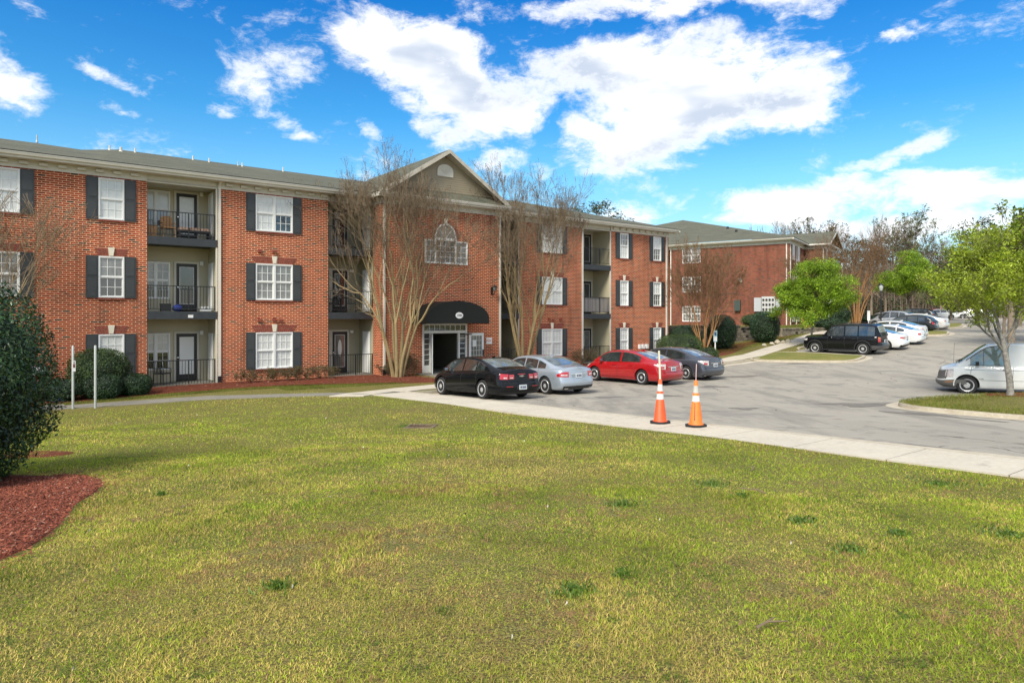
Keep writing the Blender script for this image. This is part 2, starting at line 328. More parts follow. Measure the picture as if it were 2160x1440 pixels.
def add_cracks(m, amt=.35, scale=.33, width=.006):
    nt = m.node_tree; b = nt.nodes['Principled BSDF']; N = nt.nodes.new; L = nt.links.new; src = b.inputs['Base Color'].links[0].from_socket; g = N('ShaderNodeNewGeometry')
    w = N('ShaderNodeTexNoise'); w.inputs['Scale'].default_value = 1.5; w.inputs['Detail'].default_value = 6; L(g.outputs['Position'], w.inputs['Vector'])
    ad = N('ShaderNodeMix'); ad.data_type = 'VECTOR'; ad.inputs[0].default_value = .28; L(g.outputs['Position'], ad.inputs[4]); L(w.outputs['Color'], ad.inputs[5])
    v = N('ShaderNodeTexVoronoi'); v.feature = 'DISTANCE_TO_EDGE'; v.inputs['Scale'].default_value = scale; L(ad.outputs[1], v.inputs['Vector'])
    mr = N('ShaderNodeMapRange'); L(v.outputs[0], mr.inputs[0]); mr.inputs[1].default_value = 0; mr.inputs[2].default_value = width; mr.inputs[3].default_value = amt; mr.inputs[4].default_value = 1
    n = N('ShaderNodeTexNoise'); n.inputs['Scale'].default_value = .4; L(g.outputs['Position'], n.inputs['Vector'])
    gate = N('ShaderNodeMapRange'); L(n.outputs[0], gate.inputs[0]); gate.inputs[1].default_value = .5; gate.inputs[2].default_value = .56; gate.inputs[3].default_value = 1; gate.inputs[4].default_value = 0
    mx = N('ShaderNodeMath'); mx.operation = 'MAXIMUM'; L(mr.outputs[0], mx.inputs[0]); L(gate.outputs[0], mx.inputs[1])
    ml = N('ShaderNodeMix'); ml.data_type = 'RGBA'; ml.blend_type = 'MULTIPLY'; ml.inputs[0].default_value = 1; L(src, ml.inputs[6]); L(mx.outputs[0], ml.inputs[7]); L(ml.outputs[2], b.inputs['Base Color'])
add_cracks(M_ASPH)

M_ASPD = ground_mat('damp_dark_asphalt', [(.13,.12,.105), (1.2,.4,.62,(.20,.185,.16)), (9,.5,.7,(.10,.092,.08)), (60,.45,.7,(.24,.22,.19))], .9, .5, 90)
# ------------------------------------------------------------------ the ground
TA = [(-200,-.2),(-40,-.2),(-27,-.1),(-20,.15),(-10.3,.48),(-3,.73),(0,.83),(10,1.2),(40,1.6)]      # along the kerb
TB = [(-200,-.3),(-32,-.24),(-26,-.24),(-20,-.04),(-14,.33),(-9,.78),(-5,1.03),(0,1.17),(10,1.35),(40,1.6)]   # inner lawn
TS = [(-80,-.3),(11,-.02),(16,-.1),(26,-.12),(32,-.08),(36,0),(40,.15),(44,.47),(49,.78),(54,1.14),(60,1.5),(75,2.05),(95,2.5),(114,2.74),(200,3.1),(900,3.3)]
TK = [(-100,-22.6),(12,-22.6),(16,-23.3),(24,-24.2),(36,-24.9),(42,-25.6),(60,-29.5),(75,-34),(114,-50),(160,-68),(300,-120)]
def _i(t, P): return np.interp(t, [p[0] for p in P], [p[1] for p in P])
def lawnz(u, v):
    s = sstep(3.0, 10.4, u)
    z = _i(v, TB)*(1 - s) + _i(v, TA)*s
    X = u*.7991 + v*.6012; Y = u*.6012 - v*.7991
    z = z - .10*np.exp(-((X + 2.1)**2 + (Y - 15.8)**2)/5.)            # dip at the drain
    return z + .015*np.sin(X*1.1 + .5)*np.sin(Y*.9) + .02*np.sin(X*.37 - Y*.5)
def lotz(u, v):
    fade = 1 - sstep(12, 26, u)
    return _i(u, TS) + (_i(v, TA) - _i(-20, TA))*fade*(v > -60) + 0*u
def kerbv(u): return _i(u, TK)
WALLV = -32.4
def G(u, v):
    u = np.asarray(u, float); v = np.asarray(v, float)
    d = kerbv(u) - v
    lot = lotz(u, v)
    side = lot + .12 + .010*np.clip(d, 0, 60)
    # terrace of the far block, above the retaining wall
    up = sstep(WALLV - .05, WALLV - .45, v)*sstep(38.3, 38.6, u)
    terr = 1.72 + .02*np.clip(u - 45, 0, 60)
    side = side*(1 - up) + np.maximum(terr, side)*up
    front = _i(v, TA)*0 + lot
    z = np.where(d > 0, side, front)
    z = np.where(u < 10.4, lawnz(u, v), np.where((u < 11.9) & (d < 0), _i(v, TA), z))
    # the yard in front of the near block keeps its own low level
    yard = -.06 - .16*sstep(8, 0, u) - .0*v
    w = sstep(-23.5, -27.5, v)*(1 - sstep(36, 38.3, u))
    return z*(1 - w) + yard*w
def g1(u, v): return float(G(u, v))
def gw(x, y): u, v = w2uv(x, y); return g1(u, v)
def at(px, Y, dz=0.):
    """world point on the ground seen in direction px (photo pixels) at distance Y"""
    x = (px - 1080)/1440*Y; return Vector((x, Y, gw(x, Y) + dz))

def lines(segs):
    out = []
    for a, b, st in segs: out += list(np.arange(a, b, st))
    out.append(segs[-1][1]); return np.array(sorted(set(np.round(out, 4))))
M_GRASS = ground_mat('lawn_soil_and_thatch', [(.23,.255,.032), (.55,.38,.62,(.28,.25,.05)), (2.1,.50,.68,(.16,.19,.027)), (14,.42,.66,(.30,.25,.09)), (70,.40,.56,(.07,.055,.022)), (4.5,.60,.72,(.19,.12,.055))], .95, .8, 60)
M_FARG = ground_mat('far_ground', [(.12,.11,.05), (.1,.4,.6,(.10,.12,.035)), (1.5,.5,.7,(.16,.12,.07))], .95, .4, 8)
def ground():
    us = lines([(-900,-60,120),(-60,-20,8),(-20,-2,1.2),(-2,10.36,.45),(10.36,10.4,.04),(10.4,11.9,.5),(11.9,12,.1),(12,62,.6),(62,130,3),(130,300,15),(300,2400,150)])
    vs = lines([(-2400,-200,150),(-200,-60,10),(-60,-36,1.5),(-36,8,.4),(8,30,2),(30,400,60)])
    UU, VV = np.meshgrid(us, vs, indexing='ij'); Z = G(UU, VV)
    d = kerbv(UU) - VV
    Z = np.where((UU > 11.95) & (d < .0), Z - .14, Z)                       # under the asphalt sheet
    Z = np.where((UU > 10.45) & (UU < 11.95) & (d < 0), Z - .16, Z)         # under the sidewalk slab
    X = UU*.7991 + VV*.6012; Y = UU*.6012 - VV*.7991
    V = np.stack([X, Y, Z], -1).reshape(-1, 3); n, m = UU.shape
    a = (np.arange(n - 1)[:, None]*m + np.arange(m - 1)[None]).ravel()
    F = np.stack([a, a + m, a + m + 1, a + 1], 1)
    o = np_mesh('ground', V, F, M_GRASS, smooth=True); tag(o, kind='structure')
ground()
def sheet(name, fu, ulines, tl, mat_, dz, skirt=.25, kind='structure'):
    """strip sheet: fu(u)->(v0,v1) over ulines; tl = lateral fractions"""
    mb = MB(); nl = len(tl)
    pts = []
    for u in ulines:
        v0, v1 = fu(u)
        for t in tl:
            v = v0 + (v1 - v0)*t; p = uv2w(u, v, float(lotz(u, v)) + dz); pts.append(p)
    mb.grid(lambda a, b: pts[a*nl + b], len(ulines), nl)
    o = mb.build(name, mat_, smooth=True, angle=60); return tag(o, kind=kind)
sheet('road', lambda u: (float(kerbv(u)) + .02, float(np.interp(u, [12,50,62,90,130,220], [28,20,0,-12,-34,-70]))),
      lines([(11.93,62,.6),(62,130,3),(130,221,13)]), np.concatenate([np.linspace(0,.4,40), np.linspace(.42,1,30)]), M_ASPH, .004)

def strip(path, w, zf, top, depth, name, mat_, kind='structure', joints=0, label=None):
    """slab of width w along a (u,v) centre line, real thickness; zf(u,v)+top = upper surface"""
    P = [Vector((p[0], p[1], 0)) for p in path]; pts = []
    for i in range(len(P) - 1):
        n = max(1, int((P[i+1] - P[i]).length/.5))
        for k in range(n): pts.append(P[i].lerp(P[i+1], k/n))
    pts.append(P[-1]); mb = MB(); rows = []
    for i, p in enumerate(pts):
        d = (pts[min(i+1, len(pts)-1)] - pts[max(i-1, 0)]).normalized(); nrm = Vector((-d.y, d.x, 0))
        row = []
        for s, dz in ((-w/2, -depth), (-w/2, 0), (-w/6, 0), (w/6, 0), (w/2, 0), (w/2, -depth)):
            q = p + nrm*s; row.append(uv2w(q.x, q.y, float(zf(q.x, q.y)) + top + dz))
        rows.append(row)
    mb.grid(lambda a, b: rows[a][b], len(rows), 6)
    mb.poly(rows[0][::-1]); mb.poly(rows[-1])
    o = mb.build(name, mat_); return tag(o, label, kind=kind)
def slabz(u, v): return _i(v, TA)
# sidewalk slabs with open joints, and their kerb edge
def sidewalk():
    mb = MB(); v = 9.0
    while v > -21.6:
        v2 = max(v - 1.52, -21.9); e = .02
        pts = []
        for (uu, vv) in ((10.38, v - e), (11.74, v - e), (11.74, v2), (10.38, v2)):
            pts.append(uv2w(uu, vv, float(slabz(uu, vv)) + .025))
        n = len(mb.v); low = [Vector((p.x, p.y, p.z - .2)) for p in pts]
        mb.v += [tuple(p) for p in pts + low]
        mb.face((n, n+1, n+2, n+3))
        for k in range(4): mb.face((n+k, n+4+k, n+4+(k+1) % 4, n+(k+1) % 4))
        v = v2
    o = mb.build('sidewalk', M_CONC); tag(o, kind='structure')
    strip([(11.06, 9), (11.06, -21.9)], 1.3, slabz, .008, .2, 'sidewalk_bed', MATS['damp_dark_asphalt'])
sidewalk()
strip([(11.84, 9.), (11.84, -22.4)], .17, slabz, .028, .35, 'kerb', M_KERB)
def kz(u, v): return lotz(u, v)
strip([(u, float(kerbv(u)) - .07) for u in list(range(12, 41, 2)) + [42]], .16, kz, .135, .3, 'kerb_front', M_KERB)
strip([(u, float(kerbv(u)) - .07) for u in [45,50,55,60,70,80,95,114,140]], .18, kz, .15, .35, 'kerb_upper', M_KERB)
strip([(u, float(kerbv(u)) + .22) for u in [12,16,20,24,28,32,36,40]], .42, kz, .012, .05, 'gutter_pan', M_CONC)
# walkway in front of the parked cars, the entrance walk and the path along the near block
def wz(u, v): return G(u, v)
strip([(9.6,-22.3),(11.2,-23.2),(13,-24.1),(16,-24.8),(24,-25.5),(36,-26.1),(40,-26.6),(46,-28.0),(58,-31.5),(70,-36)], 1.45, lambda u, v: np.maximum(G(u, v), lotz(u, v) + .10), .03, .3, 'walkway', M_CONC)
strip([(11.0,-21.4),(10.6,-22.6),(9.8,-23.6),(8.2,-25.0),(6,-26.2),(2,-27.0),(-8,-27.4),(-20,-27.6)], .95, wz, .02, .2, 'garden_path', M_PATH)
strip([(18.2,-25.4),(18.3,-30.4)], 3.0, wz, .036, .2, 'entrance_walk', M_PATH)
# patios under the balconies
def patio(u0, u1): strip([((u0+u1)/2, -31.3), ((u0+u1)/2, -33)], u1-u0, wz, .05, .2, 'patio', M_PATH)
for a, b in ((4.9,7.5),(12.62,14.9),(22.25,24.06),(29.2,31.5)): patio(a, b)

def stain(cx, cy, rx, ry, rot, seed, m_=None):
    rs = random.Random(seed); n = 26; ks = [1 + .35*math.sin(3*2*math.pi*k/n + seed) + rs.uniform(-.22, .22) for k in range(n)]; mb = MB(); R_ = 5; c, s_ = math.cos(rot), math.sin(rot)
    for r in range(R_ + 1):
        for k in range(n):
            t = (r/R_)*ks[k]; a = 2*math.pi*k/n; x = cx + (math.cos(a)*rx*c - math.sin(a)*ry*s_)*t; y = cy + (math.cos(a)*rx*s_ + math.sin(a)*ry*c)*t; mb.v.append((x, y, float(lotz(*w2uv(x, y))) + .010))
    for r in range(R_):
        for k in range(n): mb.face((r*n+k, r*n+(k+1) % n, (r+1)*n+(k+1) % n, (r+1)*n+k))
    tag(mb.build('asphalt_stain', m_ or M_ASPD), kind='structure')
for a in ((11.4,22.3,1.3,.55,.3,1),(12.0,19.4,1.2,.4,-.9,2),(5.6,24.6,.5,.3,.2,3),(8.4,28.6,.6,.3,.4,4),(7.4,31.0,.9,.35,.1,5),(11.0,33.5,1.2,.4,.2,6),(3.4,24.2,.5,.25,0,7),(6.9,20.3,.45,.3,.5,8),(17.5,40.5,1.5,.4,.1,9),(27,48.5,1.6,.5,.2,10)): stain(*a)
def dark_edge():
    mb = MB(); rr_ = random.Random(4); rows = []; v = 6.
    while v > -9.5: w = (.75 + .5*math.sin(v*.9) + rr_.uniform(-.12,.12))*(1 if v > -7 else max(.1, (v + 9.5)/2.5)) + .35; rows.append([uv2w(11.94 + w*t, v, float(lotz(11.94 + w*t, v)) + .009) for t in (0,.33,.66,1)]); v -= .3
    mb.grid(lambda a, b: rows[a][b], len(rows), 4); tag(mb.build('road_edge', M_ASPD), kind='structure')
dark_edge()
# ------------------------------------------------------------------ islands with a kerb ring
def smooth_loop(pts, n=8):
    P = [Vector((p[0], p[1])) for p in pts]; out = []; m = len(P)
    for i in range(m):
        a, b, c, d = P[i-1], P[i], P[(i+1) % m], P[(i+2) % m]
        for k in range(n):
            t = k/n; out.append(.5*((2*b) + (c - a)*t + (2*a - 5*b + 4*c - d)*t*t + (3*b - a - 3*c + d)*t*t*t))
    return out
def island(name, world_pts, top, mat_in, label=None, zf=None, n=8):
    L_ = smooth_loop(world_pts, n); c = sum(L_, Vector((0, 0)))/len(L_)
    zf = zf or (lambda x, y: float(lotz(*w2uv(x, y))))
    def ring(k): return [c + (p - c)*(1 - k/max((p - c).length, .3)) for p in L_]
    o_, i_ = ring(0), ring(.17); pan = ring(-.4); mb = MB(); m = len(L_)
    rows = [[(p.x, p.y, zf(p.x, p.y) - .2) for p in o_], [(p.x, p.y, zf(p.x, p.y) + top) for p in o_], [(p.x, p.y, zf(p.x, p.y) + top) for p in i_], [(p.x, p.y, zf(p.x, p.y) - .1) for p in i_]]
    for a in range(3):
        for k in range(m): mb.poly([rows[a][k], rows[a][(k+1) % m], rows[a+1][(k+1) % m], rows[a+1][k]])
    prow = [(p.x, p.y, zf(p.x, p.y) + .014) for p in pan]; orow = [(p.x, p.y, zf(p.x, p.y) + .014) for p in o_]
    for k in range(m): mb.poly([prow[k], prow[(k+1) % m], orow[(k+1) % m], orow[k]])
    tag(mb.build('kerb_ring', M_KERB), kind='structure')
    mb = MB(); R_ = 5; V = []
    for r in range(R_ + 1):
        for k in range(m):
            t = r/R_; p = i_[k].lerp(c, t); V.append((p.x, p.y, zf(p.x, p.y) + top - .015 + .10*math.sin(t*math.pi/2)))
    mb.v = V
    for r in range(R_):
        for k in range(m): mb.face((r*m+k, r*m+(k+1) % m, (r+1)*m+(k+1) % m, (r+1)*m+k))
    tag(mb.build(name, mat_in, smooth=True), kind='structure'); return L_
ISL_A = island('island_lawn', [(12.3,21.5),(13.2,22.9),(15.5,24.2),(19,24.9),(26,25.2),(30,23.6),(26,19.3),(19,18.3),(14.8,18.55),(12.9,20.0)], .13, M_GRASS)
isl_b = [(uv2w(*p).x, uv2w(*p).y) for p in ((39.3,-25.5),(39.0,-23.6),(40.6,-22.4),(42.4,-20.9),(44,-19.2),(45.2,-18.6),(45.0,-19.9),(43.2,-22.6),(41.8,-24.8),(41.2,-25.9))]
M_ISLG = ground_mat('mown_olive_grass', [(.13,.15,.03), (.8,.4,.6,(.20,.175,.05)), (9,.5,.7,(.09,.12,.02)), (30,.5,.7,(.24,.2,.09))], .95, .8, 50)
def ylw(px, py, z):
    Y = 1440*(2.76 - z)/(py - 671); return ((px - 1080)/1440*Y, Y)
island('island_lawn', [ylw(1588,757,.2), ylw(1700,757.5,.3), ylw(1790,757,.36), ylw(1822,754,.38), ylw(1822,751,.42), ylw(1790,748.5,.45), ylw(1720,746,.42), ylw(1640,746,.33), ylw(1590,750,.2)], .13, M_ISLG, zf=lambda x, y: gw(x, y) if False else float(lotz(*w2uv(x, y))))
island('island_lawn', [ylw(1935,718,1.0), ylw(1965,719,1.0), ylw(1998,717.5,1.05), ylw(2000,714,1.1), ylw(1975,711.5,1.15), ylw(1935,712,1.15)], .13, M_ISLG)
island('island_lawn', [ylw(1945,690,1.95), ylw(1990,689,2.0), ylw(2030,687,2.05), ylw(2020,684.5,2.1), ylw(1960,686,2.05)], .13, M_ISLG)

# ------------------------------------------------------------------ mulch beds
M_MULCH = ground_mat('red_bark_mulch', [(.15,.035,.016), (9,.4,.6,(.075,.02,.012)), (38,.5,.7,(.26,.085,.045)), (1.2,.45,.65,(.12,.04,.02))], .95, 1.0, 45)
def bed(pts, name, up=.05, n=8, rings=6):
    L_ = smooth_loop(pts, n); c = sum(L_, Vector((0, 0)))/len(L_); mb = MB(); m = len(L_)
    for r in range(rings + 1):
        for k in range(m):
            t = r/rings; p = L_[k].lerp(c, t); mb.v.append((p.x, p.y, gw(p.x, p.y) - .015 + up*min(1, t*rings)))
    for r in range(rings):
        for k in range(m): mb.face((r*m+k, r*m+(k+1) % m, (r+1)*m+(k+1) % m, (r+1)*m+k))
    tag(mb.build(name, M_MULCH, smooth=True), kind='structure'); return L_
BED = bed([(-3.78,5.1),(-3.98,6.0),(-4.42,6.95),(-4.85,8.1),(-5.9,9.2),(-8,10.3),(-12,10),(-12,4),(-6,3.4),(-4.2,4.3)], 'mulch_bed', rings=14)
BED2 = bed([(uv2w(*p).x, uv2w(*p).y) for p in ((-12,-30.9),(-12,-28.5),(0,-28.2),(5,-28.4),(9,-28.3),(12,-27.5),(14.5,-26.4),(16.4,-26.2),(16.5,-28.4),(16.3,-30.2),(14.6,-30.4),(14.4,-31.2),(0,-31.3))], 'mulch_border', up=.06, n=6, rings=12)
bed([(-9.6,12.3),(-8.6,12.0),(-7.95,12.3),(-8.1,12.7),(-8.8,13.0),(-9.6,13.0)], 'mulch_patch', up=.03)
BED3 = bed([(uv2w(*p).x, uv2w(*p).y) for p in ((20.5,-30.1),(20.4,-27.5),(26,-27.3),(36,-27.6),(41,-28.5),(48,-31),(56,-32.2),(50,-32.3),(40,-32.2),(38,-31.6),(30,-31.2),(22.5,-31.2))], 'mulch_strip', up=.04, n=6, rings=8)
bed([(16.3,24.2),(17.6,24.75),(20,24.9),(22,24.4),(20.5,23.4),(18,23.1)], 'mulch_ring', up=.19)
def inside(poly, x, y):
    P = np.array([(p.x, p.y) for p in poly]); r = np.zeros(len(x), bool); j = len(P) - 1
    for i in range(len(P)):
        xi, yi = P[i]; xj, yj = P[j]
        with np.errstate(divide='ignore', invalid='ignore'):
            c = ((yi > y) != (yj > y)) & (x < (xj - xi)*(y - yi)/(yj - yi + 1e-12) + xi)
        r ^= c; j = i
    return r

# ------------------------------------------------------------------ grass blades, mulch chips
NR = np.random.RandomState(11)
def vnoise(x, y, s, seed=0):
    """cheap smooth value noise"""
    r = np.random.RandomState(seed); T = r.rand(64, 64); X = (x*s) % 64; Y = (y*s) % 64
    xi = X.astype(int) % 64; yi = Y.astype(int) % 64; fx = X - np.floor(X); fy = Y - np.floor(Y); fx = fx*fx*(3-2*fx); fy = fy*fy*(3-2*fy)
    a = T[xi, yi]; b = T[(xi+1) % 64, yi]; c = T[xi, (yi+1) % 64]; d = T[(xi+1) % 64, (yi+1) % 64]
    return (a*(1-fx)+b*fx)*(1-fy) + (c*(1-fx)+d*fx)*fy
M_BLADE = tint_mat('grass_blades', .8, .78, 1.2, .6, .4)
def blades():
    Xs, Ys = [], []
    for (y0, y1, n) in ((2.1,4.5,170000),(4.5,7.5,190000),(7.5,12,160000),(12,18,110000),(18,28,80000)):
        y = NR.uniform(y0, y1, n); x = NR.uniform(-.80, .80, n)*(y + .3); Xs.append(x); Ys.append(y)
    x = np.concatenate(Xs); y = np.concatenate(Ys); u, v = w2uv(x, y)
    bare = vnoise(x, y, 1.1, 1)*.36 + vnoise(x, y, 3.3, 2)*.34 + vnoise(x, y, 11, 22)*.3
    keep = (u < 10.34) & (v > -25.7) & ~inside(BED, x, y) & (bare > .16 + .13*NR.rand(len(x)))
    keep &= ~((v < -22) & (np.abs(u - 10.3) < .7)) & ~((np.abs(x + 2.1) < .42) & (np.abs(y - 16) < .35))
    pd = np.array([(10.6,-22.6),(9.8,-23.6),(8.2,-25.0),(6,-26.2),(2,-27.0)])
    for i in range(len(pd) - 1):
        a, b = pd[i], pd[i+1]; t = np.clip(((u-a[0])*(b[0]-a[0]) + (v-a[1])*(b[1]-a[1]))/((b-a)**2).sum(), 0, 1)
        keep &= np.hypot(u - a[0] - t*(b[0]-a[0]), v - a[1] - t*(b[1]-a[1])) > .62
    x, y, u, v = x[keep], y[keep], u[keep], v[keep]; n = len(x); z = G(u, v)
    D = np.hypot(x, y); big = .6 + D/11.
    h = NR.uniform(.009, .025, n)*(.65 + .8*vnoise(x, y, 1.7, 3))*(1 + D/30); w = NR.uniform(.0011, .0026, n)*big*1.15
    a = NR.uniform(0, 2*np.pi, n); lean = NR.uniform(.1, 1.3, n)*h; la = NR.uniform(0, 2*np.pi, n)
    ca, sa = np.cos(a)*w, np.sin(a)*w; lx, ly = np.cos(la)*lean, np.sin(la)*lean
    V = np.empty((n, 5, 3)); zb = z - .006
    V[:,0] = np.stack([x-ca, y-sa, zb], 1); V[:,1] = np.stack([x+ca, y+sa, zb], 1)
    V[:,2] = np.stack([x+ca*.8+lx*.4, y+sa*.8+ly*.4, zb+h*.6], 1); V[:,3] = np.stack([x-ca*.8+lx*.4, y-sa*.8+ly*.4, zb+h*.6], 1)
    V[:,4] = np.stack([x+lx, y+ly, zb+h], 1)
    base = (np.arange(n)*5)[:,None]
    F = np.concatenate([base + [0,1,2], base + [0,2,3], base + [3,2,4]])
    green = np.array([.22,.30,.025]); lime = np.array([.36,.43,.035]); straw = np.array([.58,.46,.13]); dark = np.array([.10,.17,.02]); brown = np.array([.36,.22,.10])
    p = vnoise(x, y, .33, 5)*.45 + vnoise(x, y, 1.2, 6)*.3 + vnoise(x, y, 5, 8)*.25
    far = sstep(6, 15, D)
    ps = np.clip(.40 - .34*far + (p - .5)*2.2, .04, .88); r = NR.rand(n)
    col = np.where((r < ps)[:,None], straw, np.where((r < ps + .42)[:,None], lime, green))
    col = np.where((NR.rand(n) < .05 + .30*(vnoise(x, y, .9, 12) > .70) + .75*(vnoise(x, y, 5.5, 13)*.7 + vnoise(x, y, 14, 14)*.3 > .83))[:,None], dark, col); col = np.where(((NR.rand(n) < (.07 + .55*sstep(.40, .30, bare[keep]))*(1 - .75*far)))[:,None], brown, col)
    col = col*NR.uniform(.74, 1.32, (n, 1))*(1.08 + .14*far)[:,None]; col = np.repeat(col, 5, 0)
    o = np_mesh('grass', V.reshape(-1, 3), F, M_BLADE, col=col)
    tag(o, 'short patchy green and straw-coloured grass of the front lawn', 'grass', kind='stuff')
blades()
def strip_grass():
    """grass of the verges and islands"""
    n = 60000; parts = []
    u = NR.uniform(0, 16, n); v = NR.uniform(-28.35, -26.5, n)
    k = (v < -27.7 + .0*u) | (u > 9); k &= ~inside(BED2, *[c for c in (u*.7991+v*.6012, u*.6012-v*.7991)]); parts.append((u[k], v[k], 0))
    x = NR.uniform(12, 26, 60000); y = NR.uniform(18, 25.3, 60000); k = inside([Vector(p) for p in [(c.x, c.y) for c in ISL_A]], x, y); uu, vv = w2uv(x[k], y[k]); parts.append((uu, vv, 1))
    u = NR.uniform(40, 62, 30000); d = NR.uniform(.2, 5.8, 30000); v = kerbv(u) - 3.2 - d*.6; parts.append((u, v, 0))
    U = np.concatenate([p[0] for p in parts]); V_ = np.concatenate([p[1] for p in parts])
    z = np.concatenate([(lotz(p[0], p[1]) + .15) if p[2] else G(p[0], p[1]) for p in parts])
    x = U*.7991 + V_*.6012; y = U*.6012 - V_*.7991; n = len(x); D = np.hypot(x, y)
    h = NR.uniform(.03, .08, n); w = .0025*(1 + D/14); a = NR.uniform(0, 6.28, n); lx, ly = np.cos(a*3)*h*.6, np.sin(a*3)*h*.6
    P = np.stack([np.stack([x-np.cos(a)*w, y-np.sin(a)*w, z-.01], 1), np.stack([x+np.cos(a)*w, y+np.sin(a)*w, z-.01], 1), np.stack([x+lx, y+ly, z+h], 1)], 1)
    F = (np.arange(n)*3)[:,None] + [0,1,2]; r = NR.rand(n, 1)
    col = np.where(r < .4, [.20,.23,.03], np.where(r < .75, [.11,.16,.02], [.30,.24,.09]))*NR.uniform(.8, 1.2, (n, 1))
    o = np_mesh('verge_grass', P.reshape(-1, 3), F, M_BLADE, col=np.repeat(col, 3, 0)); tag(o, 'mown grass of the verges and the kerbed islands', 'grass', kind='stuff')
strip_grass()
M_CHIP = tint_mat('bark_chips', 1., .85, 1.15, .8, 0)
def chips():
    xs = []
    for poly, (x0, x1, y0, y1), n, s in ((BED, (-8,-3.5,3,9.4), 65000, 1.), (BED2, (-19,-1,18,36), 26000, 2.2)):
        x = NR.uniform(x0, x1, n); y = NR.uniform(y0, y1, n); k = inside(poly, x, y); xs.append((x[k], y[k], s))
    # stray chips on the grass round the bed
    t = NR.randint(0, len(BED), 900); x = np.array([BED[i].x for i in t]) + NR.normal(0, .12, 900); y = np.array([BED[i].y for i in t]) + NR.normal(0, .12, 900); xs.append((x, y, .8))
    x = np.concatenate([a[0] for a in xs]); y = np.concatenate([a[1] for a in xs]); s = np.concatenate([np.full(len(a[0]), a[2]) for a in xs]); n = len(x)
    z = G(*w2uv(x, y)) + .035 + NR.uniform(0, .022, n)
    a = NR.uniform(0, 6.28, n); l = NR.uniform(.006, .024, n)*s; w = NR.uniform(.002, .0055, n)*s; t1 = NR.normal(0, .35, n); t2 = NR.normal(0, .4, n)
    ax = np.stack([np.cos(a), np.sin(a), t1], 1)*l[:,None]; bx = np.stack([-np.sin(a), np.cos(a), t2], 1)*w[:,None]; c = np.stack([x, y, z], 1); up = np.array([0, 0, .004])
    V = np.stack([c-ax-bx, c+ax-bx*.6, c+ax*.9+bx, c-ax*.8+bx*.8, c+up*2], 1)
    b = (np.arange(n)*5)[:,None]; F = np.concatenate([b + [0,1,4], b + [1,2,4], b + [2,3,4], b + [3,0,4]])
    r = NR.rand(n, 1)
    col = np.where(r < .45, [.18,.048,.026], np.where(r < .75, [.105,.032,.02], np.where(r < .965, [.26,.08,.045], [.36,.20,.14])))*NR.uniform(.7, 1.3, (n, 1))
    o = np_mesh('bark_chips', V.reshape(-1, 3), F, M_CHIP, col=np.repeat(col, 5, 0)); tag(o, 'shredded red bark mulch chips covering the planting beds', 'mulch', kind='stuff')
chips()
# ------------------------------------------------------------------ parts of buildings
def text_mesh(name, txt, size, mat_, parent, M, depth=.003):
    cu = bpy.data.curves.new(name, 'FONT'); cu.body = txt; cu.size = size; cu.extrude = depth; cu.align_x = 'CENTER'; cu.align_y = 'CENTER'
    t = bpy.data.objects.new(name + '_tmp', cu); sc.collection.objects.link(t); bpy.context.view_layer.update()
    me = bpy.data.meshes.new_from_object(t.evaluated_get(bpy.context.evaluated_depsgraph_get()))
    bpy.data.objects.remove(t); me.transform(M); me.materials.clear(); me.materials.append(mat_)
    o = bpy.data.objects.new(name, me); sc.collection.objects.link(o); o.parent = parent; return o
FRONT = Matrix.Rotation(R(90), 4, 'X')     # text in XZ plane facing -Y
def wall_x(mb, x0, x1, z0, z1, y, holes=(), dep=.12, face=-1):
    """wall face at y (facing -y) with rectangular holes [(x0,x1,z0,z1)] and reveals"""
    xs = sorted({x0, x1, *[h[i] for h in holes for i in (0, 1) if x0 < h[i] < x1]}); zs = sorted({z0, z1, *[h[i] for h in holes for i in (2, 3) if z0 < h[i] < z1]})
    for a, b in zip(xs, xs[1:]):
        for c, d in zip(zs, zs[1:]):
            mx, mz = (a+b)/2, (c+d)/2
            if any(h[0] < mx < h[1] and h[2] < mz < h[3] for h in holes): continue
            mb.poly([(a,y,c),(b,y,c),(b,y,d),(a,y,d)])
    for (a, b, c, d) in holes:
        e = y + dep
        mb.poly([(a,y,c),(a,e,c),(b,e,c),(b,y,c)]); mb.poly([(a,y,d),(b,y,d),(b,e,d),(a,e,d)])
        mb.poly([(a,y,c),(a,y,d),(a,e,d),(a,e,c)]); mb.poly([(b,y,c),(b,e,c),(b,e,d),(b,y,d)])
def laps(mb, p0, p1, z0, z1, nrm, pitch=.115, t=.014, holes=()):
    """lap siding between plan points p0-p1 facing nrm; holes = (s0,s1,z0,z1) along the run"""
    p0 = Vector(p0); p1 = Vector(p1); Ln = (p1 - p0).length; d = (p1 - p0)/Ln; nrm = Vector(nrm); z = z0
    while z < z1 - .01:
        zt = min(z + pitch, z1); cuts = sorted({0, Ln, *[c for h in holes for c in (h[0], h[1]) if h[2] < (z+zt)/2 < h[3] and 0 < c < Ln]})
        for a, b in zip(cuts, cuts[1:]):
            if any(h[0] < (a+b)/2 < h[1] and h[2] < (z+zt)/2 < h[3] for h in holes): continue
            A = p0 + d*a; B = p0 + d*b; o = nrm*t
            mb.poly([(A.x+o.x, A.y+o.y, z), (B.x+o.x, B.y+o.y, z), (B.x, B.y, zt), (A.x, A.y, zt)])
            mb.poly([(A.x, A.y, z), (B.x, B.y, z), (B.x+o.x, B.y+o.y, z), (A.x+o.x, A.y+o.y, z)])
        z = zt
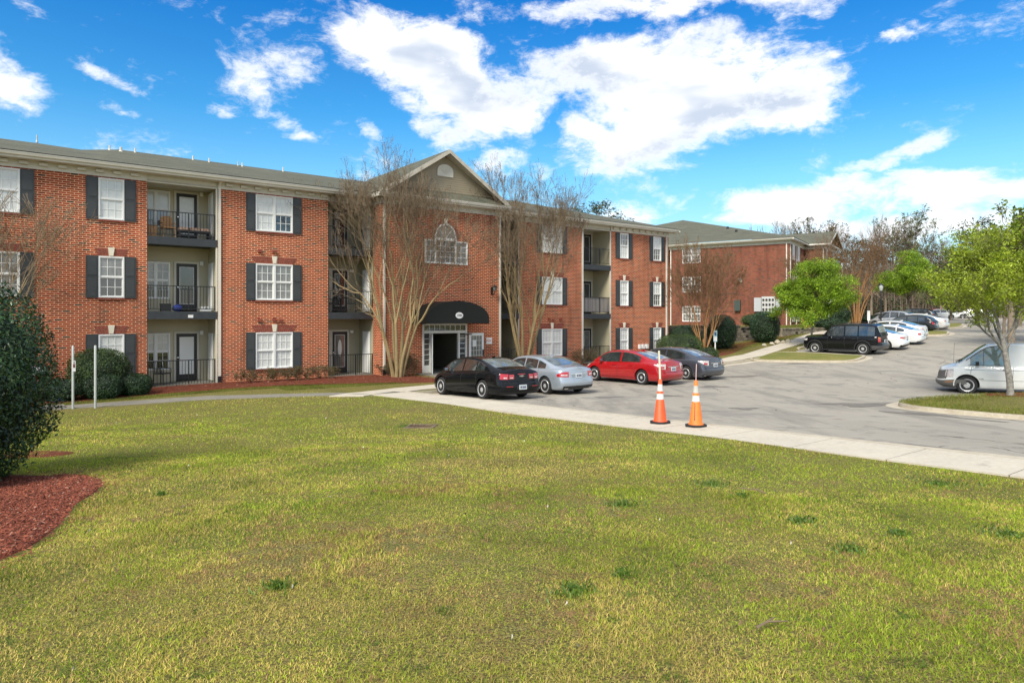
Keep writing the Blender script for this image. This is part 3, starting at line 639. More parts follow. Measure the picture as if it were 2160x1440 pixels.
def window(root, x0, x1, z0, z1, y, double=False, up='blind', lo='blind', muntins=True, arch=False, mat_=None, sill=True, grid=(3, 2)):
    PM = {'blind': M_BLIND, 'dark': M_GLASSD, 'mid': M_GLASSM}
    F = .055; mat_ = mat_ or M_WHITE
    fr = MB(); fr.box(x0, y-.035, z0, x0+F, y+.08, z1); fr.box(x1-F, y-.035, z0, x1, y+.08, z1)
    fr.box(x0+F, y-.034, z1-F, x1-F, y+.08, z1); fr.box(x0+F, y-.045, z0, x1-F, y+.08, z0+F*.9)
    xm = (x0+x1)/2; units = [(x0+F, x1-F)] if not double else [(x0+F, xm-.05), (xm+.05, x1-F)]
    if double: fr.box(xm-.05, y-.030, z0+F*.9, xm+.05, y+.08, z1-F)
    w = fr.build('window', mat_, root); zm = (z0+z1)/2
    sash = MB(); mun = MB()
    for (a, b) in units:
        sash.box(a, y-.012, zm-.025, b, y+.05, zm+.025)
        for (c, d, dy) in ((z0+F*.9, zm-.025, .03), (zm+.025, z1-F, .012)):
            s = .028
            sash.box(a, y+dy-.012, c, a+s, y+dy+.03, d); sash.box(b-s, y+dy-.012, c, b, y+dy+.03, d)
            sash.box(a+s, y+dy-.011, c, b-s, y+dy+.03, c+s); sash.box(a+s, y+dy-.011, d-s, b-s, y+dy+.03, d)
            if muntins:
                for i in range(1, grid[0]): xx = a + (b-a)*i/grid[0]; mun.box(xx-.011, y+dy-.004, c+s, xx+.011, y+dy+.012, d-s)
                for i in range(1, grid[1]): zz = c + (d-c)*i/grid[1]; mun.box(a+s, y+dy-.003, zz-.011, b-s, y+dy+.012, zz+.011)
    sash.build('sash', mat_, w)
    if muntins: mun.build('glazing_bars', mat_, w)
    for (c, d, dy, k) in ((z0+F*.9, zm, .03, lo), (zm, z1-F, .012, up)):
        ks = k if isinstance(k, tuple) else (k,)*len(units)
        for (a, b), kk in zip(units, ks):
            g = MB(); g.box(a+.01, y+dy+.012, c+.01, b-.01, y+dy+.02, d-.01); g.build('pane', PM[kk], w)
    if sill:
        s = MB(); xx = x0 - .02
        while xx < x1 + .0:
            s.box(xx, y-.05, z0-.085, min(xx+.068, x1+.02), y+.06, z0-.012); xx += .08
        s.build('sill', M_SOLD, w)
    return w
M_SOLD = mat('soldier_brick', (.24,.06,.035), .85, nscale=7, namt=.35)
M_MORT = mat('mortar', (.52,.38,.28), .9)
M_STONE = mat('cream_keystone', (.72,.66,.52), .7, nscale=3, namt=.06)
def shutter(root, x0, x1, z0, z1, y):
    m = MB(); m.box(x0, y-.035, z0, x1, y-.002, z1); t = .045; zm = (z0+z1)/2
    for (c, d) in ((z0, zm), (zm, z1)):
        a0, a1, c0, d0 = x0+t, x1-t, c+t*1.1, d-t*1.1
        o = [(x0+t*.8, y-.036, c+t*.9), (x1-t*.8, y-.036, c+t*.9), (x1-t*.8, y-.036, d-t*.9), (x0+t*.8, y-.036, d-t*.9)]
        m.box(a0, y-.050, c0, a1, y-.034, d0)
        m.box(a0+.025, y-.056, c0+.03, a1-.025, y-.049, d0-.03)
    m.box(x0, y-.044, z0, x0+.028, y-.036, z1); m.box(x1-.028, y-.044, z0, x1, y-.036, z1)
    for z in (z0, zm-.02, z1-.04): m.box(x0+.028, y-.043, z, x1-.028, y-.036, z+.04)
    return m.build('shutter', M_SHUT, root)
def lintel(root, x0, x1, z, y, h=.30, flare=.13):
    bk = MB(); bk.prism([(x0-.02, z), (x1+.02, z), (x1+flare, z+h), (x0-flare, z+h)], 'y', y-.008, y+.02)
    m = bk; m.m = 1; xm = (x0+x1)/2; n = max(6, int((x1-x0)/.085))
    for i in range(n):
        a, b = i/n, (i+1)/n - .012*8/n/ (1.0)*.9
        ba, bb = x0-.02 + (x1-x0+.04)*a, x0-.02 + (x1-x0+.04)*b; ta, tb = x0-flare + (x1-x0+2*flare)*a, x0-flare + (x1-x0+2*flare)*b
        if abs((ba+bb)/2 - xm) < .09: continue
        s = .45 if i % 2 else .55
        m.prism([(ba, z+.004), (bb, z+.004), (bb+(tb-bb)*s, z+h*s-.008), (ba+(ta-ba)*s, z+h*s-.008)], 'y', y-.018, y-.006)
        m.prism([(ba+(ta-ba)*s, z+h*s+.004), (bb+(tb-bb)*s, z+h*s+.004), (tb, z+h-.004), (ta, z+h-.004)], 'y', y-.018, y-.006)
    o = m.build('lintel', [M_MORT, M_SOLD], root)
    k = MB(); k.prism([(xm-.065, z+.0), (xm+.065, z+.0), (xm+.115, z+h+.03), (xm-.115, z+h+.03)], 'y', y-.05, y-.004); k.build('keystone', M_STONE, o)
def railing(root, x0, x1, zb, zt, y, slats=False):
    m = MB(); m.box(x0, y-.02, zt-.035, x1, y+.02, zt); m.box(x0, y-.015, zb+.06, x1, y+.015, zb+.09)
    n = int((x1-x0)/.115)
    for i in range(1, n): x = x0 + (x1-x0)*i/n; m.box(x-.008, y-.008, zb+.09, x+.008, y+.008, zt-.035)
    for x in (x0+.02, (x0+x1)/2+.25, x1-.02): m.box(x-.02, y-.021, zb, x+.02, y+.021, zt-.002)
    o = m.build('railing', M_BLACK, root)
    if slats:
        s = MB(); x = x0+.06
        while x < x1-.1: s.box(x, y+.025, zb+.07, x+.085, y+.04, zt-.05); x += .12
        s.build('privacy_slats', mat('weathered_pale_slats', (.40,.37,.36), .7), o)
    return o
def glass_door(root, x0, x1, z0, z1, y, panel='mid', frame=None, single=False):
    """black storm door in a cream casing"""
    c = MB(); t = .09
    c.box(x0-t, y-.03, z0, x0, y+.05, z1+t); c.box(x1, y-.03, z0, x1+t, y+.05, z1+t); c.box(x0, y-.029, z1, x1, y+.05, z1+t)
    o = c.build('door', M_TRIM, root)
    d = MB(); w = .13
    d.box(x0, y-.01, z0, x0+w, y+.03, z1); d.box(x1-w, y-.01, z0, x1, y+.03, z1); d.box(x0+w, y-.009, z0, x1-w, y+.03, z0+.26); d.box(x0+w, y-.009, z1-.15, x1-w, y+.03, z1)
    leaf = d.build('door_leaf', frame or M_BLACK, o)
    g = MB(); g.box(x0+w, y+.012, z0+.26, x1-w, y+.02, z1-.15); g.build('glass', {'mid': M_GLASSM, 'dark': M_GLASSD, 'white': M_WHITE, 'blind': M_BLIND}[panel], o)
    r = MB(); q = .022
    for (a, b, c_, e) in ((x0+w, x0+w+q, z0+.26, z1-.15), (x1-w-q, x1-w, z0+.26, z1-.15), (x0+w+q, x1-w-q, z0+.26, z0+.26+q), (x0+w+q, x1-w-q, z1-.15-q, z1-.15)): r.box(a, y-.016, c_, b, y+.011, e)
    r.build('glass_bead', M_WHITE, o)
    k = MB(); k.lathe([(0, -.075), (.028, -.07), (.028, -.04), (.012, -.035), (.012, -.008)], 10, (x0+.06, y, z0+1.0), 'y'); k.build('handle', M_CHROME, o)
    return o
def downspout(root, x, y, z0, z1):
    m = MB(); m.box(x-.05, y-.075, z0+.30, x+.05, y-.005, z1-.28)
    m.prism([(y-.075, z1-.28), (y-.005, z1-.28), (y-.30, z1), (y-.37, z1)], 'x', x-.05, x+.05)
    o = m.build('downspout', M_CREAM, root); f = MB(); f.box(x-.07, y-.10, z0-.05, x+.07, y-.002, z0+.30); f.build('downspout_boot', M_BLACK, o)
M_CREAM = mat('cream_aluminium', (.66,.63,.54), .4, nscale=1.5, namt=.08)
def gutter(mb, x0, x1, y, z):
    """K-style gutter + fascia along x, outer face at y"""
    prof = [(y, z), (y, z-.02), (y+.02, z-.07), (y+.035, z-.115), (y+.12, z-.12), (y+.12, z-.02)]
    mb.prism(prof, 'x', x0, x1); mb.box(x0, y+.121, z-.20, x1, y+.145, z-.005); mb.box(x0, y+.145, z-.205, x1, y+.60, z-.19)
def recess(root, x0, x1, dep, floors, items, sidemat=M_SIDING):
    """balcony bay: lap-sided back and side walls"""
    for f in range(3):
        z0 = 3.1*f; holes = [(a-x0, b-x0, z0+c, z0+d) for (a, b, c, d) in items.get(f, [])]
    m = MB(); allh = [(a-x0, b-x0, 3.1*f+c, 3.1*f+d) for f in items for (a, b, c, d) in items[f]]
    laps(m, (x0, dep), (x1, dep), -.05, 8.5, (0, -1), holes=allh); laps(m, (x0, 0), (x0, dep), -.05, 8.5, (1, 0)); laps(m, (x1, dep), (x1, 0), -.05, 8.5, (-1, 0))
    for (a, b, c, d) in allh: m.poly([(a+x0, dep+.06, c), (b+x0, dep+.06, c), (b+x0, dep+.06, d), (a+x0, dep+.06, d)])
    m.build('balcony_siding', sidemat, root)
    c = MB(); c.box(x0, .02, 8.42, x1, dep, 8.47); c.box(x0, .02, 8.36, x1, .12, 8.67)
    for x in np.arange(x0+.1, x1, .2): c.box(x-.006, .012, 8.37, x+.006, .02, 8.66)
    c.build('balcony_ceiling', M_TRIM, root)
    s = MB()
    for zt in (3.05, 6.15):
        s.box(x0+.005, -.03, zt-.33, x1-.005, .04, zt-.005); s.box(x0+.005, .04, zt-.27, x1-.005, dep-.02, zt-.02)
    return s.build('balcony_slab', M_SLAB, root)
def closet(root, x, y0, y1, z0):
    m = MB(); m.box(x-.05, y0, z0, x-.016, y1, z0+2.08)
    for (c, d) in ((.15, .95), (1.08, 1.95)): m.box(x-.062, y0+.14, z0+c, x-.05, y1-.14, z0+d)
    m.build('closet_door', M_WHITE, root)
def box_fix(root, name, b, m_): q = MB(); q.box(*b); return q.build(name, m_, root)

# ------------------------------------------------------------------ near block
bldA = thing('apartment_building', 'near three-storey red brick apartment block with arched black entrance canopy and pediment', 'building', uv2w(0, -31.38), AL)
def near_block():
    root = bldA; H = 8.38
    def holes(xs): return [(a, b, .48+3.1*f, 2.12+3.1*f) for a, b in xs for f in range(3)]
    W = [(-1.04,.64,1), (3.15,4.05,0), (9.21,10.89,1), (25.8,27.42,1), (32.4,33.2,0), (35.61,36.43,0)]
    def hf(r): return [h for a, b, _ in W if r[0] < a < r[1] for h in holes([(a, b)])]
    m = MB(); runs = [(-16, 4.87), (7.60, 12.60), (24.09, 29.16), (31.57, 37.22)]
    for r in runs: wall_x(m, r[0], r[1], -.3, H, 0, hf(r))
    D = 16.0
    # returns into the bays, outer side walls, back
    for x, y in ((4.87, 1.62), (7.60, 1.62), (12.6, 1.62), (24.09, 1.62), (29.16, 1.62), (31.57, 1.62)):
        s = -1 if x in (4.87, 12.6, 29.16) else 1
        m.poly([(x-s*.001, 0, -.3), (x-s*.001, .05, -.3), (x-s*.001, .05, H), (x-s*.001, 0, H)])
    m.poly([(37.22,0,-.3),(37.22,D,-.3),(37.22,D,H),(37.22,0,H)]); m.poly([(-16,D,-.3),(37.22,D,-.3),(37.22,D,H),(-16,D,H)]); m.poly([(-16,0,-.3),(-16,D,-.3),(-16,D,H),(-16,0,H)])
    # projecting centre block
    P = -.86; XL, XR = 14.94, 22.20
    ent = (17.24, 19.95, -.05, 2.47); wl = (17.38, 18.16, 5.62, 6.83); wc = (18.16, 19.12, 5.62, 7.02); wr = (19.12, 19.96, 5.62, 6.83)
    wall_x(m, XL, XR, -.3, H, P, [ent, (17.38, 19.96, 5.62, 6.80)])
    m.poly([(XL,P,-.3),(XL,1.62,-.3),(XL,1.62,H),(XL,P,H)]); m.poly([(XR,P,-.3),(XR,1.62,-.3),(XR,1.62,H),(XR,P,H)])
    m.build('wall', M_BRICK, root)
    kinds = {(0,0): ('mid','mid'), (0,1): ('mid','mid'), (0,2): ('blind','blind'), (1,0): ('blind','blind'), (1,1): ('mid','dark'), (1,2): ('blind','blind'),
             (2,0): ('blind','blind'), (2,1): ('mid','mid'), (2,2): (('blind','blind'),('blind','dark')), (3,0): ('blind','blind'), (3,1): ('blind','blind'), (3,2): ('blind','blind'),
             (4,0): ('blind','blind'), (4,1): ('blind','blind'), (4,2): ('mid','blind'), (5,0): ('blind','blind'), (5,1): ('blind','mid'), (5,2): ('blind','mid')}
    sh = {0: [(-1.48,-1.04),(.64,1.08)], 1: [(2.73,3.15),(4.05,4.47)], 2: [(8.80,9.21),(10.89,11.30)], 3: [(25.42,25.8),(27.42,27.80)], 4: [(32.02,32.4),(33.2,33.58)], 5: [(35.25,35.61),(36.43,36.80)]}
    for i, (a, b, dbl) in enumerate(W):
        for f in range(3):
            up, lo = kinds[(i, f)]; z = 3.1*f
            window(root, a, b, .48+z, 2.12+z, .0, bool(dbl), up, lo, grid=(3, 2) if not dbl else (3, 2))
            for (c, d) in sh[i]: shutter(root, c, d, .46+z, 2.13+z, 0)
            if f < 2: lintel(root, a, b, 2.14+z, 0, .31, .15 if not dbl else .2)
    # frieze, dentils, gutters
    fz = MB(); gt = MB(); dn = MB()
    for (a, b) in runs:
        f_ = MB(); f_.box(a, -.05, H-.01, b, .02, 8.67); f_ = f_.build('frieze', M_TRIM, root); dn = MB()
        x = math.ceil((a+.1)/.61)*.61
        while x < b-.3: dn.box(x, -.17, 8.50, x+.28, -.049, 8.62); x += .61
        dn.build('dentils', M_TRIM, f_)
    fz.box(XL-.04, P-.06, H-.01, XR+.04, P+.02, 8.70); fz.box(XL-.05, P+.02, H-.01, XL-.002, .05, 8.70); fz.box(XR+.002, P+.02, H-.01, XR+.05, .05, 8.70)
    gutter(gt, -16.4, 14.7, -.62, 8.86); gutter(gt, 22.5, 37.75, -.62, 8.86); gutter(gt, 14.60, 22.54, P-.58, 8.86)
    gt.box(14.60, P-.46, 8.66, 14.62, -.1, 8.86); gt.box(22.52, P-.46, 8.66, 22.54, -.1, 8.86)
    gt.box(14.62, P-.44, 8.655, 15.0, -.1, 8.67); gt.box(22.2, P-.44, 8.655, 22.52, -.1, 8.67)
    gt.box(37.62, -.6, 8.70, 37.75, 16.5, 8.86)
    fz.build('frieze', M_TRIM, root); gt.build('gutter', M_CREAM, root)
    # bays
    box_ = lambda n, b, mm: box_fix(root, n, b, mm)
    b1 = {f: [(4.95, 6.02, .50, 2.12), (6.27, 7.12, 0, 2.08)] for f in range(3)}
    recess(root, 4.87, 7.60, 1.62, 3, b1)
    for f in range(3):
        z = 3.1*f
        window(root, 4.88, 6.02, .50+z, 2.12+z, 1.60, True, ['blind','mid','blind'][f], ['dark','dark','mid'][f], grid=(2, 2), sill=False, muntins=f < 2)
        glass_door(root, 6.27, 7.12, .02+z, 2.08+z, 1.60, ['white','dark','blind'][f]); closet(root, 7.58, .55, 1.35, z+.02)
        box_('wall_light', (7.22, 1.46, 2.02+z, 7.36, 1.6, 2.2+z), M_WHITE)
        railing(root, 4.89, 7.52, z-.02 if f else -.12, z+1.0 if f == 0 else z+1.03, .03)
    b2 = {f: [(12.65, 13.3, 0, 2.08), (13.42, 14.22, 0, 2.08)] for f in range(3)}
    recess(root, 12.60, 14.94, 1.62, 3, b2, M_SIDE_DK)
    for f in range(3):
        z = 3.1*f
        glass_door(root, 12.64, 13.28, .02+z, 2.08+z, 1.60, 'mid'); d = glass_door(root, 13.46, 14.26, .02+z, 2.08+z, 1.60, ['mid','dark','dark'][f])
        closet(root, 14.92, .25, 1.1, z+.02); box_('wall_light', (14.38, 1.46, 2.0+z, 14.54, 1.6, 2.14+z), M_WHITE)
        railing(root, 12.62, 14.92, z-.02 if f else -.12, z+1.0, .03)
    o = MB(); o.prism([(13.86+.10*math.cos(t), 1.25+.42*math.sin(t)) for t in np.linspace(0, 6.28, 20)[:-1]], 'y', 1.585, 1.60); o.build('door_oval_glass', M_WHITE, root)
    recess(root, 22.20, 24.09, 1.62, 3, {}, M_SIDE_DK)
    for f in range(3): railing(root, 22.22, 24.07, 3.1*f-.02 if f else -.12, 3.1*f+1.0, .03)
    b4 = {f: [(29.25, 30.3, .5, 2.12), (30.55, 31.35, 0, 2.08)] for f in range(3)}
    recess(root, 29.16, 31.57, 1.62, 3, b4)
    for f in range(3):
        z = 3.1*f
        window(root, 29.25, 30.3, .5+z, 2.12+z, 1.60, True, 'blind' if f < 2 else 'mid', 'dark' if f != 1 else 'mid', sill=False, grid=(2, 2))
        glass_door(root, 30.60, 31.35, .02+z, 2.08+z, 1.60, ['mid','dark','dark'][f]); railing(root, 29.18, 31.55, z-.02 if f else -.12, z+1.0, .03, slats=(f == 1))
    for x, y in ((7.68, 0), (15.10, P), (22.10, P), (29.08, 0), (36.98, 0)): downspout(root, x, y, -.05, 8.74)
    for (a, b) in ((31.50,31.60),(24.05,24.13),(7.53,7.60)): box_('corner_board', (a, -.02, -.1, b, .03, H), M_TRIM)
    # roof
    def px(x, y, D): s = D/(1440*.7991 - .6012*(x-1080)); return s*((x-1080)*.7991 + 1440*.6012), 2.76 + (671-y)/1440*s*1440
    ry = 8.12; rz = 11.27; mr_ = MB(); E = -.64; EZ = 8.885; S = lambda y: EZ + (rz-EZ)*(y-E)/(ry-E)
    lft = [(-17, 7.0, 10.9), (px(78,302,38.38)[0], 7.0, px(78,302,38.38)[1]), (px(172,316,38.0)[0], 6.62, px(172,316,38.0)[1]), (px(250,316,39.5)[0], ry, rz)]
    prev = (-17, E, EZ); xs_e = [-17, lft[1][0], lft[2][0], lft[3][0]]
    for a, b, x0, x1 in zip(lft, lft[1:], xs_e, xs_e[1:]): mr_.poly([(x0,E,EZ),(x1,E,EZ),b,a]); mr_.poly([a, b, (x1,17,EZ), (x0,17,EZ)])
    RX = 30.0; CX = 37.9
    mr_.poly([(lft[3][0],E,EZ),(CX,E,EZ),(RX,ry,rz),lft[3]]); mr_.poly([lft[3],(RX,ry,rz),(CX,17,EZ),(lft[3][0],17,EZ)]); mr_.poly([(CX,E,EZ),(CX,17,EZ),(RX,ry,rz)])
    # centre gable roof
    gx, gz, gy = 18.60, 11.46, P-.48; ex0, ex1 = 14.60, 22.58
    for (xe, s) in ((ex0, 1), (ex1, -1)):
        a = [(xe, gy, EZ+.02), (gx, gy, gz), (gx, ry+.3, gz), (xe, ry-4.0, EZ+.02)]
        mr_.poly(a if s == 1 else a[::-1]); lo = [(p[0], p[1], p[2]-.05) for p in a]; mr_.poly(lo[::-1] if s == 1 else lo)
    # small roof strip at the foot of the pediment
    mr_.poly([(ex0+.1, P-.56, 8.87), (ex1-.1, P-.56, 8.87), (ex1-.8, P+.01, 9.32), (ex0+.8, P+.01, 9.32)])
    mr_.build('roof', M_ROOF, root)
    fb = MB(); dx, dz = gx-ex0, gz-EZ; Ls = math.hypot(dx, dz); nx, nz = dz/Ls, -dx/Ls
    for s in (1, -1):
        A = (gx - s*dx - s*.02, EZ-.0); B = (gx, gz+.0); w = .18
        fb.prism([A, B, (B[0], B[1]-w*1.15), (A[0]+s*.32, A[1]-.06)], 'y', gy-.02, gy+.02)
        fb.poly([(A[0], gy+.02, A[1]-.07), (B[0], gy+.02, B[1]-.24), (B[0], P, B[1]-.24), (A[0], P, A[1]-.07)])
    fb.build('rake_board', mat('weathered_rake_paint', (.46,.42,.34), .6, nscale=3, namt=.2), root)
    pd = MB(); z = 9.0
    while z < 11.15:
        zt = min(z+.115, 11.15); w0 = (gz-.16-z)/dz*dx; w1 = max(.02, (gz-.16-zt)/dz*dx)
        pd.poly([(gx-w0, P-.005, z), (gx+w0, P-.005, z), (gx+w1, P+.01, zt), (gx-w1, P+.01, zt)]); pd.poly([(gx-w0, P+.01, z), (gx+w0, P+.01, z), (gx+w0, P-.005, z), (gx-w0, P-.005, z)]); z = zt
    pd.build('pediment', M_PED, root)
    vt = MB(); vt.prism([(gx-.48, 10.12)] + [(gx-.48*math.cos(t), 10.42+.34*math.sin(t)) for t in np.linspace(0, math.pi, 14)] + [(gx+.48, 10.12)], 'y', P-.04, P)
    for k in range(7): t = math.pi*(k+.5)/7; vt.tube([(gx, P-.045, 10.30), (gx-.40*math.cos(t), P-.045, 10.42+.27*math.sin(t))], .018, 4)
    vt.build('gable_vent', M_TRIM, root)
    # arched window over the entrance
    def pane(par, *b_, m_=M_GLASSD): q = MB(); q.box(*b_); q.build('pane', m_, par)
    wf = MB(); yy = P
    zc0, zc1, zs1 = 5.62, 6.98, 6.80
    for x in (17.38, 17.96, 19.19, 19.90): wf.box(x, yy-.05, zc0, x+.08, yy+.08, zs1)
    wf.box(17.38, yy-.055, zc0-.04, 19.98, yy+.08, zc0+.05); wf.box(17.46, yy-.051, zs1-.07, 17.96, yy+.08, zs1); wf.box(19.27, yy-.051, zs1-.07, 19.90, yy+.08, zs1)
    wf.box(17.96, yy-.07, zs1-.02, 19.27, yy+.08, zs1+.12)
    w = wf.build('arched_window', M_WHITE, root)
    ar = MB(); cx_, cz_, r_ = 18.615, zs1+.12, .60
    pts_o = [(cx_ - (r_+.05)*math.cos(t), cz_ + (r_+.05)*1.18*math.sin(t)) for t in np.linspace(0, math.pi, 20)]; pts_i = [(cx_ - (r_-.03)*math.cos(t), cz_ + (r_-.03)*1.18*math.sin(t)) for t in np.linspace(0, math.pi, 20)]
    for k in range(19): ar.prism([pts_o[k], pts_o[k+1], pts_i[k+1], pts_i[k]], 'y', yy-.06, yy-.003)
    for t in (math.pi/4, math.pi/2, 3*math.pi/4): ar.tube([(cx_, yy-.03, cz_), (cx_-r_*math.cos(t), yy-.03, cz_+r_*1.18*math.sin(t))], .015, 4)
    ar.build('fanlight_frame', M_WHITE, w)
    q = MB(); q.prism([(cx_ - (r_-.01)*math.cos(t), cz_ + (r_-.01)*1.18*math.sin(t)) for t in np.linspace(0, math.pi, 20)], 'y', yy-.02, yy-.004); q.build('pane', M_GLASSM, w)
    for (a, b, n) in ((17.46, 17.96, 2), (18.04, 19.19, 4), (19.27, 19.90, 2)):
        pane(w, a, yy+.02, zc0+.05, b, yy+.03, zs1-.02, m_=M_GLASSD if n == 4 else M_GLASSM)
        mu = MB()
        for i in range(1, n): x = a + (b-a)*i/n; mu.box(x-.012, yy, zc0+.05, x+.012, yy+.02, zs1-.02)
        for i in range(1, 4): z = zc0+.05 + (zs1-.07-zc0)*i/4; mu.box(a, yy+.001, z-.012, b, yy+.019, z+.012)
        mu.build('glazing_bars', M_WHITE, w)
    ao = MB()
    for k in range(15):
        t = math.pi*(k+.5)/15
        if abs(t-math.pi/2) < .1: continue
        c, s_ = math.cos(t), math.sin(t); ca, sa = math.cos(t+.075), math.sin(t+.075); cb_, sb = math.cos(t-.075), math.sin(t-.075); r0, r1 = r_+.06, r_+.26
        ao.prism([(cx_-r0*ca, cz_+r0*1.15*sa), (cx_-r1*ca, cz_+r1*1.1*sa), (cx_-r1*cb_, cz_+r1*1.1*sb), (cx_-r0*cb_, cz_+r0*1.15*sb)], 'y', yy-.02, yy-.002)
    ao.build('brick_arch', M_SOLD, w)
    ks = MB(); ks.prism([(cx_-.07, cz_+.72), (cx_+.07, cz_+.72), (cx_+.13, cz_+1.02), (cx_-.13, cz_+1.02)], 'y', yy-.06, yy-.003); ks.build('keystone', M_STONE, w)
    # entrance
    en = MB(); e0, e1, _, eh = ent
    en.box(e0, P-.03, -.05, e0+.10, P+.12, eh); en.box(e1-.10, P-.03, -.05, e1, P+.12, eh); en.box(e0+.1, P-.029, eh-.07, e1-.1, P+.12, eh); en.box(e0+.1, P-.04, 1.98, e1-.1, P+.12, 2.12)
    for x in (17.66, 19.40): en.box(x, P-.03, -.05, x+.09, P+.12, 1.98)
    en.box(e0+.10, P-.02, -.05, 17.66, P+.1, .35); en.box(19.49, P-.02, -.05, e1-.1, P+.1, .35)
    eo = en.build('entrance', M_WHITE, root)
    gp = MB(); gp.box(e0+.1, P+.04, 2.12, e1-.1, P+.05, eh-.07); gp.box(e0+.10, P+.04, .35, 17.66, P+.05, 1.98); gp.box(19.49, P+.04, .35, e1-.1, P+.05, 1.98); gp.build('glass', M_GLASSD, eo)
    bars = MB()
    for i in range(1, 8): x = e0+.1 + (e1-e0-.2)*i/8; bars.box(x-.014, P, 2.12, x+.014, P+.04, eh-.07)
    for i in range(1, 6): z = .35+1.63*i/6; bars.box(e0+.1, P, z-.014, 17.66, P+.04, z+.014); bars.box(19.49, P, z-.014, e1-.1, P+.04, z+.014)
    bars.build('glazing_bars', M_WHITE, eo)
    lf = MB(); lf.prism([(17.76, P-.03), (17.80, P-.03), (17.36, P-.86), (17.32, P-.84)], 'z', -.03, 1.97); lf.build('door_leaf', M_WHITE, eo)
    rl = MB(); X0, X1, yb = 20.0, 20.95, P-.10
    rl.box(X0, yb-.045, -.03, X0+.13, yb, 1.97); rl.box(X1-.13, yb-.045, -.03, X1, yb, 1.97); rl.box(X0+.13, yb-.044, 1.83, X1-.13, yb, 1.97); rl.box(X0+.13, yb-.044, -.03, X1-.13, yb, .25)
    lf2 = rl.build('door_leaf', M_WHITE, eo)
    gb = MB()
    for i in range(1, 4): x = X0+.13+(X1-X0-.26)*i/4; gb.box(x-.012, yb-.04, .25, x+.012, yb-.012, 1.83)
    for i in range(1, 6): z = .25+1.58*i/6; gb.box(X0+.13, yb-.039, z-.012, X1-.13, yb-.013, z+.012)
    gb.build('door_glazing_bars', M_TRIM, eo); gg = MB(); gg.box(X0+.13, yb-.02, .25, X1-.13, yb-.014, 1.83); gg.build('door_glass', M_GLASSM, eo)
    nt_ = MB(); nt_.box(20.22, yb-.05, 1.25, 20.45, yb-.046, 1.6); nt_.build('paper_notice', M_WHITE, eo)
    pb = MB(); pb.box(X1-.10, yb-.09, .62, X1-.03, yb-.046, 1.08); pb.build('door_handle', M_BLACK, eo); cl = MB(); cl.box(19.7, yb-.10, 1.88, 20.15, yb-.05, 1.94); cl.build('door_closer', M_BLACK, eo)
    # corridor behind the entrance
    co = MB(); a0, a1, yb2 = 17.24, 19.95, 9.
    co.poly([(a0,P+.12,-.05),(a0,yb2,-.05),(a0,yb2,2.6),(a0,P+.12,2.6)]); co.poly([(a1,P+.12,-.05),(a1,P+.12,2.6),(a1,yb2,2.6),(a1,yb2,-.05)]); co.poly([(a0,yb2,-.05),(a1,yb2,-.05),(a1,yb2,2.6),(a0,yb2,2.6)]); co.poly([(a0,P+.12,2.6),(a0,yb2,2.6),(a1,yb2,2.6),(a1,P+.12,2.6)]); co.poly([(a0,P-.3,-.03),(a1,P-.3,-.03),(a1,yb2,-.03),(a0,yb2,-.03)])
    co.build('corridor', mat('dark_corridor_paint', (.17,.16,.12), .8), root)
    # canopy
    cv = MB(); cx2 = 18.42; rw = 1.86; zb = 2.50; rh_ = 1.12; n = 28; yf, ybk = P-1.62, P-.01
    arc = [(cx2 - rw*math.cos(t)*(1 if True else 1), zb + .14 + (rh_-.14)*math.sin(t)**.85) for t in np.linspace(0, math.pi, n)]
    arc = [(cx2-rw, zb)] + arc + [(cx2+rw, zb)]
    for k in range(len(arc)-1): a, b = arc[k], arc[k+1]; cv.poly([(a[0],yf,a[1]),(b[0],yf,b[1]),(b[0],ybk,b[1]),(a[0],ybk,a[1])])
    cv.poly([(p[0], yf, p[1]) for p in arc][::-1])
    for k in range(len(arc)-1): a, b = arc[k], arc[k+1]; cv.poly([(a[0]*.99+cx2*.01,yf+.02,a[1]-.03),(a[0]*.99+cx2*.01,ybk,a[1]-.03),(b[0]*.99+cx2*.01,ybk,b[1]-.03),(b[0]*.99+cx2*.01,yf+.02,b[1]-.03)])
    cn = cv.build('canopy', M_CANVAS, root)
    fr = MB()
    for x in (cx2-rw+.03, cx2+rw-.03): fr.tube([(x, yf+.04, zb+.02), (x, ybk, zb+.02)], .02, 6); 
    fr.tube([(cx2-rw+.03, yf+.04, zb+.02), (cx2+rw-.03, yf+.04, zb+.02)], .02, 6); fr.build('canopy_frame', M_GALV, cn)
    sg = MB(); sg.prism([(cx2+.02+.22*math.cos(t), 2.90+.155*math.sin(t)) for t in np.linspace(0, 2*math.pi, 24)[:-1]], 'y', yf-.018, yf-.002); so_ = sg.build('number_plate', M_WHITE, cn)
    text_mesh('number', '1080', .165, mat('grey_lettering', (.10,.10,.10), .6), so_, Matrix.Translation((cx2+.02, yf-.024, 2.90)) @ FRONT)
    # FDC sign, bell, lantern
    sg = MB(); sg.box(21.20, P-.03, 1.36, 21.58, P-.004, 1.70); s1 = sg.build('wall_sign', M_WHITE, root)
    text_mesh('lettering', 'FDC', .20, mat('red_lettering', (.40,.045,.03), .6), s1, Matrix.Translation((21.39, P-.035, 1.53)) @ FRONT)
    bl = MB(); bl.prism([(21.22,.62),(21.36,.62),(21.29,.76)], 'y', P-.05, P-.004); bl.build('alarm_bell', mat('dark_red_paint', (.16,.02,.015), .5), root)
    ln = MB(); lx, lz, ly = 21.57, 4.05, P
    ln.box(lx-.06, ly-.03, lz+.0, lx+.06, ly-.002, lz+.42); ln.tube([(lx, ly-.03, lz+.08), (lx, ly-.16, lz-.02), (lx, ly-.28, lz+.05), (lx, ly-.30, lz+.20)], .018, 6)
